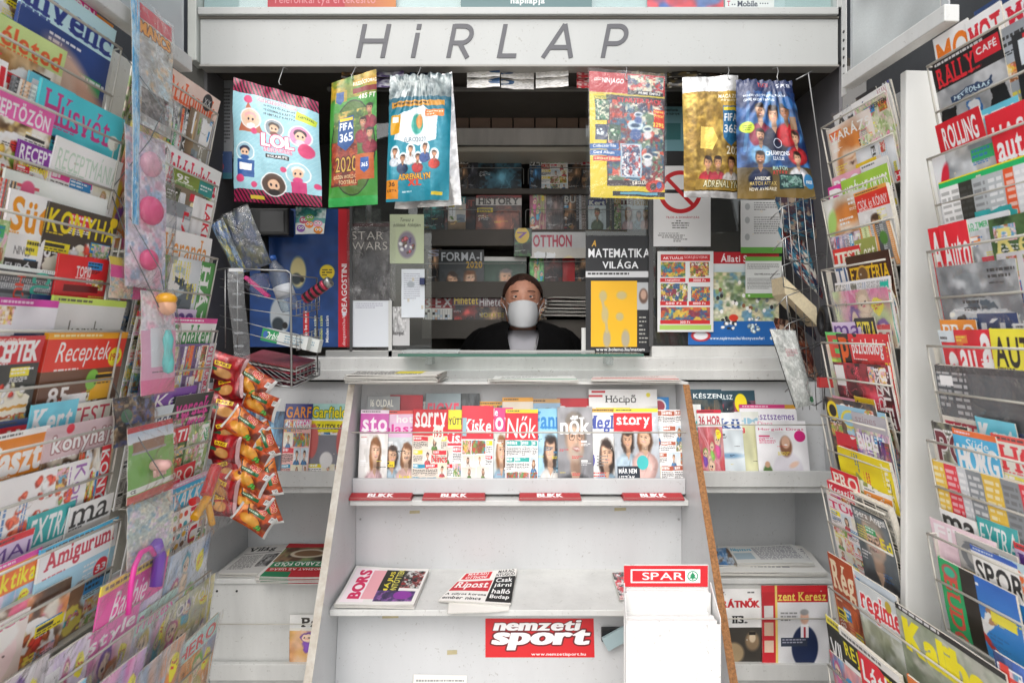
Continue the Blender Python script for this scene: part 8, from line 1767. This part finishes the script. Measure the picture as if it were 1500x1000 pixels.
for k, (p0, p1, p2, p3, lab, cs) in enumerate(bk):
    c = Cv(180, 1.4, cs[0], 120 + k); c.noisy(0, 0, 1, 1.4, cs, 6, contrast=2.4)
    r = ATL.add(c.p); Zb = 2.03 + .012 * k; Q = [wp(*p0, Zb), wp(*p1, Zb + .05), wp(*p2, Zb + .06), wp(*p3, Zb)]; o_ = sum(Q, Vector()) / 4
    tt = thing('comic', lab, 'comic', o_, 'books in the wire stand')
    for j in range(4):
        dz = Vector((.0035 * j, .006 * j, .004 * j)); i_, u0, v0, u1, v1 = r
        fn = lambda u, v, e=0: Q[3].lerp(Q[2], u).lerp(Q[0].lerp(Q[1], u), v) + dz - o_ + Vector((0, e - .004 * math.sin(u * 3.1), 0))
        m = MB(); m.grid(fn, 6, 6, (u0, v0, u1, v1), 0); m.grid(lambda u, v: fn(u, v, .003), 6, 6, None, 1, flip=True); m.grid(lambda u, v: fn(1, u, .003 * (1 - v)), 6, 1, None, 1); m.grid(lambda u, v: fn(u, 1, .003 * v), 6, 1, None, 1)
        m.build('cover' if j == 0 else 'pages', [pmat(i_, 'cover'), PAPER], tt)
tt = thing('paperback', 'thick paperback with cream page edges showing in the wire stand', 'book', wp(1185, 430, 2.04))
a = [wp(1148, 405, 2.0), wp(1196, 450, 2.0), wp(1198, 478, 2.0), wp(1150, 430, 2.0)]
P8 = [p - tt.location for p in a]; m = MB().hexa([P8[3], P8[2], P8[2] + Vector((.01, .12, .0)), P8[3] + Vector((.01, .12, 0)), P8[0], P8[1], P8[1] + Vector((.01, .12, 0)), P8[0] + Vector((.01, .12, 0))]); m.build('page_block', mat('cream_pages', 'e0d2b0', .8, noise=.2, nscale=120), tt)
c = Cv(180, 2.0, 'b8bcb8', 130); c.noisy(0, 0, 1, 2, ['b0b4b0', 'c8ccc8', '9ca09c', 'd4d6d2'], 4); c.small(.3, .5, .5, 4, 'b87078', .05); c.ell(.9, 1.85, .12, .08, '2c7c48')
bag('grey leaflet bagged in film hanging in front of the wire stand', c, ((1128, 482), (1166, 484), (1194, 592), (1166, 598)), 1.93, 'cover', .008, .006, None, 37, clear=True, nu=12, nv=16, name='bagged_leaflet', group=None)
t = thing('toy_rubber_ring', 'black ribbed toy rubber ring in film between the wire stand and the rack', 'toy ring', wp(1208, 470, 1.95))
q = Matrix.Rotation(math.pi / 2, 3, 'Y') @ Matrix.Rotation(.0, 3, 'X')
MB().tube([Vector((.010 * 0, .024 * math.cos(k * .3927), .038 * math.sin(k * .3927))) for k in range(16)], .013, 10, closed=True).build('tyre', mat('tyre_rubber', '1c1c1e', .5, bump=.5, bscale=90), t)
t = thing('toy_pack', 'red boxed toy hanging low beside the wire stand', 'toy pack', wp(1212, 560, 1.96))
MB().box(-.03, -.01, -.016, .03, .01, .016).build('red_box', redm, t, bevel=.002)

# ================================================================== BOOTH INTERIOR: SHELVES AND MAGAZINES
def ishelf(y0, y1, x0=618, x1=962, Z=2.93, th=True):
    place(MB().box(WX(x0, Z), Z + .0, WZ(y1, Z), WX(x1, Z), Z + .012, WZ(y0, Z)), 'shelf_front', DARKSH, K, .002)
    place(MB().box(WX(x0, Z), Z + .012, WZ(y1, Z), WX(x1, Z), Z + .2, WZ(y1, Z) + .01), 'shelf', DARKSH, K)
for (y0, y1) in ((336, 360), (412, 436), (468, 496), (276, 284)): ishelf(y0, y1)
for (y, a_, b_) in ((246, 675, 767), (246, 774, 960), (307, 620, 762), (307, 770, 960), (386, 620, 771), (383, 775, 960), (447, 622, 735), (463, 790, 960)):
    Z = 2.915; place(MB().tube([(WX(a_, Z), Z, WZ(y + 24, Z)), (WX(a_, Z), Z, WZ(y + 2, Z)), (WX(a_ + 2, Z), Z, WZ(y, Z)), (WX(b_ - 2, Z), Z, WZ(y, Z)), (WX(b_, Z), Z, WZ(y + 2, Z)), (WX(b_, Z), Z, WZ(y + 24, Z))], .0018), 'retaining_wire', mat('dull_wire', '8c8c88', .4, metal=.5), K)
IN = [
 (672, 686, 228, 276, 'white serif capital magazine inside the booth', C('', 'c8c4bc', 'HU', '222', 'dark', tb='c8c4bc', ts=.3, n=0)),
 (683, 700, 228, 276, 'yellow framed magazine on the highest booth shelf', C('', 'e0a820', '', pic='dark', n=0, c1='1c2028', c2='3c3c44', py=.12)),
 (700, 764, 228, 276, 'orange and black space magazine on the highest booth shelf', C('', 'd87820', '', pic='dark', n=0, c1='14161c', c2='3c6c80', py=.12)),
 (776, 793, 226, 276, 'white magazine with black capitals on the highest booth shelf', C('', 'd0d0cc', 'SZI', '222', 'dark', tb='d0d0cc', ts=.4, n=0, c2='2c5c88')),
 (792, 832, 226, 276, 'white magazine with a green accented title', C('', 'd0d0cc', 'háló', '4c9c2c', 'collage', tb='ccccc8', ts=.32, n=0, f='b')),
 (831, 856, 226, 276, 'white magazine with red letters on the highest booth shelf', C('', 'd0ccc8', 'Ha', 'a82430', 'dark', tb='ccc8c4', ts=.34, n=0)),
 (852, 880, 228, 276, 'white magazine with red lower case letters behind the toy bag', C('', 'c8c4c4', 'ki', 'a82430', 'dark', tb='ccc8c4', ts=.34, n=0)),
 (620, 650, 290, 336, 'black and teal paperback on the second booth shelf', C('', '1c2428', '', pic='dark', n=1, c2='2c6c68')),
 (650, 697, 288, 336, 'brown and red history paperback on the second booth shelf', C('', '4c241c', 'TÖRT', '8c3c2c', 'dark', ts=.3, n=0, c2='5c2c24')),
 (697, 764, 286, 336, 'white headed history magazine on the second booth shelf', C('', 'c8c4bc', 'HiSTORY', '2c2420', 'dark', tb='c8c4bc', ts=.2, n=1, f='bs', c1='2c1814', c2='7c3c24', strip='8c2c28')),
 (776, 800, 282, 336, 'lime green booklet on the second booth shelf', C('', '8ca83c', '', pic='kids', n=0, c1='8ca83c', c2='8c2c4c')),
 (800, 826, 284, 336, 'white and grey booklet on the second booth shelf', C('', '9c9c9c', '', pic='dark', n=0, c1='8c8c90', c2='5c4c48')),
 (826, 844, 285, 336, 'black booklet with two pale letters on the second booth shelf', C('', '1c1c1c', 'BU', 'b0b0a8', 'dark', ts=.3, n=2)),
 (844, 900, 285, 336, 'dark brown booklets behind the toy bag', C('', '2c2424', '', pic='strips', n=0, c1='4c3c34', c2='2c2c30')),
 (626, 646, 364, 412, 'dark violet booklet left of the racing yearbook', C('', '2c2434', 'S', '8c8ca0', 'dark', ts=.3, n=0)),
 (643, 709, 366, 412, 'black racing yearbook with grey and gold title', C('', '1c1e20', 'FORMA-1', 'b8bcc0', 'couple', tb='1c1e20', ts=.24, n=0, t2=('2020', .6, .26, .36, .15, 'c8982c'), c1='3c4044', c2='2c2c2c')),
 (709, 771, 376, 412, 'dark green football magazine with white frame', C('', 'c8c8c4', '', pic='man', n=0, c1='1c3c2c', c2='2c4c3c', py=.1)),
 (776, 798, 365, 412, 'fluorescent green booklet on the third booth shelf', C('', '3ca03c', '', pic='kids', n=0, c1='4cc43c', c2='3c8c48')),
 (797, 824, 367, 412, 'brown and red booklet on the third booth shelf', C('', '6c2424', 'PS', 'a83430', 'dark', ts=.3, n=0, c2='4c2420')),
 (820, 842, 368, 412, 'red psychology booklet on the third booth shelf', C('', 'a82428', 'psz', 'd8d4d0', 'plain', ts=.3, n=0, c1='a02024')),
 (838, 870, 370, 412, 'white edged booklet beside the mathematics poster', C('', '2c2824', 'ÖZ', '8c8c8c', 'dark', ts=.3, n=0)),
 (777, 858, 340, 375, 'white home magazine with crimson capitals across the booth shelf', C('', 'c8c8c8', 'OTTHON', 'a8243c', 'room', tb='c8c8c8', ts=.26, n=0, tw=.7)),
 (753, 779, 334, 372, 'dark toy magazine with a round yellow price sticker', C('', '1c1c24', '', pic='dark', n=0, c2='3c6c3c', spots=[(.45, .35, .4, 'd8b030', '7', '6c3c8c')])),
 (620, 665, 432, 470, 'red puzzle magazine with large white characters', C('', '8c1c24', '3 EX', 'd8d0d0', 'cross', tb='8c1c24', ts=.4, n=0, c1='6c5c3c')),
 (663, 702, 430, 470, 'black and yellow story magazine low in the booth', C('', '3c1824', 'Hihetet', 'c8a828', 'dark', tb='3c2030', ts=.36, n=0, c2='7c2420', ty=.06)),
 (700, 742, 432, 470, 'dark red story magazine beside the black and yellow one', C('', '4c1c24', 'Hihetet', 'c8c4c4', 'dark', tb='4c1c28', ts=.36, n=0, t2=('SOKKTE', .1, .62, .8, .16, 'a8942c'), ty=.06)),
]
CL = ['maroon', 'forest green', 'slate', 'tan', 'indigo', 'crimson', 'teal', 'ochre', 'plum', 'grey']; CH = ['5c1c28', '1c4c34', '4c5864', 'a88c5c', '2c2c6c', 'a81c30', '1c6c70', 'b8862c', '5c2c54', '8c8c8c']; kk = 0
for row_, (yt_, yb_2, nm) in enumerate(((229, 274, 'highest'), (288, 334, 'second'), (368, 410, 'third'), (434, 468, 'lowest'))):
    for x0 in (862, 884, 906, 928) + ((620, 640, 655) if row_ == 0 else ()) + ((742, 758, 775) if row_ == 3 else ()) + ((656,) if row_ == 1 else ()):
        kk += 1; q_ = (kk * 3) % 10
        IN.append((x0, x0 + 26, yt_ + kk % 3 * 2, yb_2, '%s booklet on the %s booth shelf, %s' % (CL[q_], nm, 'behind the right window pane' if x0 > 850 else 'near the open window'), C('', CH[q_], WD[kk % 12], 'e0dcd0', PK[(kk * 7) % 10], tb=CH[q_], ts=.25, n=1, f=FT[kk % 5])))
for k, (x0, x1, yt, ybm, lab, sp) in enumerate(IN):
    Zi = 2.935 + .01 * (k % 3)
    if yt == 340: Zi = 2.905
    if yt == 334: Zi = 2.90
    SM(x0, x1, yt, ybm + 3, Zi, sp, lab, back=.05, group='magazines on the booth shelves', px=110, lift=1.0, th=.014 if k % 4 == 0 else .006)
for k in range(6):
    c = Cv(120, .3, ['a83040', 'c8c4c4', '8c2c38', 'd0ccc8', 'a84454', '3c3c40'][k], 140 + k); c.noisy(0, 0, 1, .3, [['a83040', 'c8c4c4', '8c2c38', 'd0ccc8', 'a84454', '3c3c40'][k], 'c8c0bc', '5c4448'], 8, contrast=2)
    Z = 2.90; y = 464 - k * 5.2
    P4 = [Vector((WX(795 + k * 3, Z), Z, WZ(y, Z))), Vector((WX(880, Z), Z, WZ(y, Z))), Vector((WX(880, Z), Z + .1, WZ(y, Z))), Vector((WX(790, Z), Z + .1, WZ(y, Z)))]
    newspaper(['lowest', 'second', 'third', 'fourth', 'fifth', 'topmost'][k] + ' magazine lying in the pile right of the person in the booth', c, P4, 2, 50 + k, 'pile of magazines lying in the booth')

# ================================================================== THE SELLER
def ring(cx, cy, cz, rx, ry, n=28, pw=2.0, front=0):
    out = []
    for k in range(n):
        a = 2 * math.pi * k / n; ca, sa = math.cos(a), math.sin(a)
        x = rx * math.copysign(abs(ca) ** (2 / pw), ca); y = ry * math.copysign(abs(sa) ** (2 / pw), sa)
        out.append(Vector((cx + x, cy + y, cz)))
    return out
def loft(rings, mats, name, parent, cap=True, sub=1, post=None):
    m = MB(); n = len(rings[0])
    for r in rings: m.v += [tuple(p) for p in r]
    for i in range(len(rings) - 1):
        for k in range(n): m.face([i * n + k, i * n + (k + 1) % n, (i + 1) * n + (k + 1) % n, (i + 1) * n + k], None, 0, True)
    if cap: m.face(list(range(n))[::-1], None, 0, True); m.face([(len(rings) - 1) * n + k for k in range(n)], None, 0, True)
    if post: m.v = [tuple(post(Vector(p))) for p in m.v]
    o = m.build(name, mats, parent)
    s_ = o.modifiers.new('smooth', 'SUBSURF'); s_.levels = s_.render_levels = sub
    return o
ZP = 2.66
pc = wp(766, 437, ZP)                         # middle of the face
P_ = thing('person', 'person in a black jacket, grey shirt and white face mask sitting in the serving window', 'person', (pc.x, ZP + .05, pc.z - .42))
G = P_.location; P_.scale = (1.03, 1.03, .95)
skin = mat('skin', 'b8866e', .5, noise=.15, nscale=18, dark=(.32, .14, .09)); skin.node_tree.nodes['Principled BSDF'].inputs['Subsurface Weight'].default_value = .12; skin.node_tree.nodes['Principled BSDF'].inputs['Subsurface Radius'].default_value = (.02, .008, .004)
cx = pc.x - G.x
FZ = pc.z - G.z                                # eye line at +.03 above this
def hp(v):
    """sculpt the face on the head loft; front is -y"""
    x, y, z = v.x - cx, v.y, v.z - FZ
    if z > -.16 and y < .02:
        f = max(0, min(1, (-y + .02) / .06))
        g = lambda x0, z0, sx, sz: math.exp(-((abs(x) - x0) / sx) ** 2 - ((z - z0) / sz) ** 2)
        y -= .022 * f * g(0, -.012, .013, .024)        # nose
        y -= .006 * f * g(0, .05, .05, .016)           # brow
        y += .011 * f * g(.032, .028, .018, .013)      # eye sockets
        y -= .006 * f * g(.04, -.012, .022, .022)      # cheeks
        y -= .007 * f * g(0, -.058, .02, .012)         # lips
        y -= .008 * f * g(0, -.095, .022, .014)        # chin
    return Vector((x + cx, y, z + FZ))
hr = [(-.46, .16, .11, .03), (-.36, .17, .115, .03), (-.26, .17, .115, .03), (-.19, .14, .1, .035), (-.16, .1, .08, .04), (-.143, .085, .07, .045), (-.132, .062, .062, .045), (-.122, .057, .06, .035), (-.112, .058, .07, .02), (-.095, .066, .083, .008), (-.07, .072, .092, .002), (-.04, .075, .096, 0), (-.01, .077, .099, 0), (.02, .0785, .1, .0), (.05, .079, .1, .003), (.08, .076, .096, .008), (.105, .066, .084, .012), (.122, .048, .062, .015), (.132, .022, .03, .018)]
rings = [ring(cx, yy, FZ + z, rx, ry, 32, 2.15 if z > -.1 else 2.3) for z, rx, ry, yy in hr]
# the arms belong to the same skin: two tapered limbs ending in hands resting on the desk below the sill
body = loft(rings, [skin], 'body', P_, sub=2, post=hp)
arm = MB()
UPT = .055
def limb(m, pts, rs_, n=10):
    b = len(m.v); Pn = [Vector(p) for p in pts]
    for i, p in enumerate(Pn):
        d = (Pn[min(i + 1, len(Pn) - 1)] - Pn[max(i - 1, 0)]).normalized(); a = d.cross(Vector((0, 1, .2))).normalized(); c2 = a.cross(d)
        for k in range(n): t_ = 6.2832 * k / n; m.v.append(tuple(p + a * rs_[i] * math.cos(t_) + c2 * rs_[i] * math.sin(t_)))
    for i in range(len(Pn) - 1):
        for k in range(n): m.face([b + i * n + k, b + i * n + (k + 1) % n, b + (i + 1) * n + (k + 1) % n, b + (i + 1) * n + k], None, 0, True)
    m.face([b + k for k in range(n)][::-1]); m.face([b + (len(Pn) - 1) * n + k for k in range(n)])
for sg in (-1, 1):
    hands = MB()
    h0 = Vector((cx + sg * .13, -.1, FZ - .475)); limb(hands, [h0 + Vector((sg * .03, .1, .01)), h0 + Vector((sg * .02, .04, .004)), h0, h0 + Vector((-sg * .01, -.045, -.002))], [.027, .026, .036, .03])
    for k in range(4):
        f0 = h0 + Vector((-sg * .01 + (k - 1.5) * .018, -.05, 0)); L2 = (.055, .066, .07, .058)[k if sg > 0 else 3 - k] * .8
        limb(hands, [f0 + Vector((0, .02, 0)), f0 + Vector((0, -L2 * .45, .006)), f0 + Vector((0, -L2 * .8, -.004)), f0 + Vector((0, -L2, -.012))], [.009, .0085, .0075, .006], 8)
    t0 = h0 + Vector((-sg * .03, -.0, 0)); limb(hands, [t0, t0 + Vector((-sg * .022, -.02, .0)), t0 + Vector((-sg * .03, -.045, -.004))], [.012, .0105, .008], 8)
    hands.build('hand', [skin], P_)
# jacket: shell round the torso and arms with an open V at the neck
jm = mat('black_jacket', '070708', .95, spec=.15, noise=.3, nscale=30, bump=.5, bscale=70); tm = mat('grey_tshirt', 'a2a2a8', .85, noise=.06, nscale=30, bump=.3, bscale=50)
tr = [ring(cx, .02, FZ - .45, .18, .128, 28, 2.0), ring(cx, .02, FZ - .33, .19, .134, 28, 2.0), ring(cx, .028, FZ - .21, .165, .122, 28, 2.0), ring(cx, .035, FZ - .158, .115, .1, 28, 2.0), ring(cx, .042, FZ - .132, .08, .082, 28), ring(cx, .044, FZ - .122, .074, .076, 28)]
loft(tr, [tm], 'tshirt', P_, sub=2, cap=False)
UP = .062
m = MB(); n = 40; lev = [(-.50, .22, .158, .02), (-.42, .232, .16, .02), (-.34, .232, .158, .02), (-.26, .224, .152, .025), (-.215, .208, .142, .03), (-.18, .172, .122, .035), (-.15, .115, .104, .04), (-.115, .09, .092, .048), (-.085, .086, .088, .05)]
for z, rx, ry, yy in lev:
    half = math.radians(3 + 19 * max(0, min(1, (z + .36) / .22)))      # V opening grows upward
    for k in range(n + 1):
        a = -math.pi / 2 + half + (2 * math.pi - 2 * half) * k / n; ca, sa = math.cos(a), math.sin(a)
        w_ = .004 * math.sin(k * 1.9 + z * 60) + .003 * math.sin(k * 3.1 - z * 90)
        m.v.append((cx + (rx + w_) * math.copysign(abs(ca) ** .9, ca), yy + (ry + w_) * math.copysign(abs(sa) ** .9, sa), FZ + z + UP * min(1, (z + .5) / .3) * (1 if z < -.16 else max(0, (-.085 - z) / .075)) + (.02 * (1 - abs(ca)) if z > -.16 and sa > 0 else 0)))
for i in range(len(lev) - 1):
    for k in range(n): b = i * (n + 1) + k; m.face([b, b + 1, b + n + 2, b + n + 1], None, 0, True)
o = m.build('jacket', [jm], P_); s_ = o.modifiers.new('thick', 'SOLIDIFY'); s_.thickness = .008; s_.offset = 1; s_ = o.modifiers.new('smooth', 'SUBSURF'); s_.levels = s_.render_levels = 1
for sg in (-1, 1):
    m = MB(); limb(m, [(cx + sg * .13, .04, FZ - .135), (cx + sg * .18, .04, FZ - .16), (cx + sg * .215, .04, FZ - .215), (cx + sg * .24, .04, FZ - .32), (cx + sg * .25, .02, FZ - .45), (cx + sg * .21, -.02, FZ - .47), (cx + sg * .16, -.01, FZ - .47)], [.045, .058, .062, .058, .052, .044, .036], 14)
    o = m.build('sleeve', [jm], P_); s_ = o.modifiers.new('smooth', 'SUBSURF'); s_.levels = s_.render_levels = 1
m = MB().tube([(cx + .06, -.068, FZ - .15), (cx + .045, -.115, FZ - .22)], .002, 6); m.build('zip', [CHROME], P_)
# ears, eyes, brows, hair, mask
for sg in (-1, 1):
    m = MB(); m.grid(lambda u, v: Vector((cx + sg * (.079 + .006 * math.sin(v * math.pi)), .012, FZ + .008)) + Vector((sg * .012 * math.sin(v * math.pi) * math.cos(u * 6.2832), .016 * math.sin(v * math.pi) * math.sin(u * 6.2832) + .004, .03 * math.cos(v * math.pi))), 12, 8); m.build('ear', [skin], P_)
    ex_, ez = cx + sg * .031, FZ + .028
    m = MB(); m.grid(lambda u, v: Vector((ex_ + .0125 * math.sin(v * math.pi) * math.cos(u * 6.2832), -.0815 + .0125 * math.sin(v * math.pi) * math.sin(u * 6.2832), ez + .0125 * math.cos(v * math.pi))), 14, 10, flip=True); m.build('eye', [mat('eye_white', 'c8bab0', .25)], P_)
    m = MB(); m.grid(lambda u, v: Vector((ex_ + .0055 * v * math.cos(u * 6.2832), -.0945 + .001 * v, ez + .0055 * v * math.sin(u * 6.2832))), 12, 2, flip=True); m.build('iris', [mat('iris_dark', '2c1c14', .2)], P_)
    for dz, rr in ((.0085, .0042), (-.0085, .0034)): m = MB().tube([(ex_ + t_ * .016, -.0915 + .006 * abs(t_) ** 2, ez + dz * (1 - t_ * t_ * .75)) for t_ in (-1, -.5, 0, .5, 1)], rr, 7); m.build('eyelid', [skin], P_)
    m = MB().tube([(ex_ + t_ * .019, -.0975 + .007 * t_ * t_ + (.003 if t_ * sg > 0 else 0), ez + .022 + .003 * (1 - t_ * t_)) for t_ in (-1, -.5, 0, .5, 1)], .0022, 6); m.build('eyebrow', [mat('brow_brown', '3a241a', .8)], P_)
hairm = mat('hair_brown', '3a2219', .45, noise=.6, nscale=60, dark=(.006, .003, .002), bump=.8, bscale=120)
m = MB(); nu, nv = 44, 16
def hairf(u, v):
    a = u * 2 * math.pi; ca, sa = math.cos(a), math.sin(a)         # sa < 0 is the front
    top = .142; front = max(0, -sa); low = .005 + .1 * front ** 1.2 + .004 * math.sin(u * 83) + .003 * math.sin(u * 151) - .06 * max(0, sa)
    z = low + (top - low) * math.sin(v * math.pi / 2)
    q_ = max(0, min(1, (z + .03) / .172)); rr = math.sqrt(max(0, 1 - max(0, (z - .035) / (top - .035)) ** 2)) if z > .035 else 1
    w_ = 1.02 + .014 * math.sin(u * 90 + v * 3) + .01 * math.sin(u * 37)
    return Vector((cx + .0865 * rr * ca * w_, .004 + .1065 * rr * sa * w_ + .006, FZ + z))
m.grid(hairf, nu, nv); o = m.build('hair', [hairm], P_); s_ = o.modifiers.new('smooth', 'SUBSURF'); s_.levels = s_.render_levels = 1
maskm = mat('white_mask', 'b8babc', .8, bump=.15, bscale=60)
m = MB()
def mk(u, v):
    x = (u - .5) * 2; z = v; xx = x * (.046 + .02 * math.sin(math.pi * (.14 + .66 * v))); zz = -.104 + .098 * v + (.013 * (1 - x * x) if v > .5 else -.013 * (1 - x * x)) * abs(2 * v - 1)
    y = -.093 - .036 * (1 - x * x) ** .8 * (.72 + .28 * math.sin(v * math.pi)) + .026 * abs(x) ** 3
    return Vector((cx + xx, y, FZ + zz + .004))
m.grid(mk, 20, 16); o = m.build('face_mask', [maskm], P_); s_ = o.modifiers.new('thick', 'SOLIDIFY'); s_.thickness = .002
for sg in (-1, 1):
    for v, dz in ((.95, .02), (.1, -.02)):
        m = MB().tube([mk(.5 + sg * .49, v), (cx + sg * .074, -.03, FZ + .0 + dz), (cx + sg * .091, .006, FZ + .02 + dz * .6)], .0022, 6); m.build('ear_loop', [maskm], P_)
# seat and desk behind the sill
t = thing('desk', 'plain counter desk inside the booth below the sill', 'desk', (0, 2.6, 0))
place(MB().box(-1.0, 2.5, .9, 1.0, 2.72, .925), 'desk_top', DARKSH, t, .002); 
for x in (-.95, .93): place(MB().box(x, 2.66, .22, x + .02, 2.7, .899), 'leg', DARKSH, t)
t = thing('stool', 'dark stool the seller sits on', 'stool', (pc.x, 2.8, .22))
place(MB().lathe([(0, .62), (.17, .62), (.18, .635), (.17, .66), (0, .66)], (pc.x, 2.82, 0), 20), 'seat', BLACK, t); place(MB().lathe([(.02, .25), (.02, .62)], (pc.x, 2.82, 0), 10), 'post', CHROME, t); place(MB().lathe([(0, .222), (.2, .222), (.2, .24), (.03, .26), (0, .26)], (pc.x, 2.82, 0), 18), 'foot', BLACK, t)

ATL.finish()
print('sheets', len(ATL.sheets), 'objects', len(bpy.data.objects), 'tris', sum(len(p.vertices) - 2 for me in bpy.data.meshes for p in me.polygons))
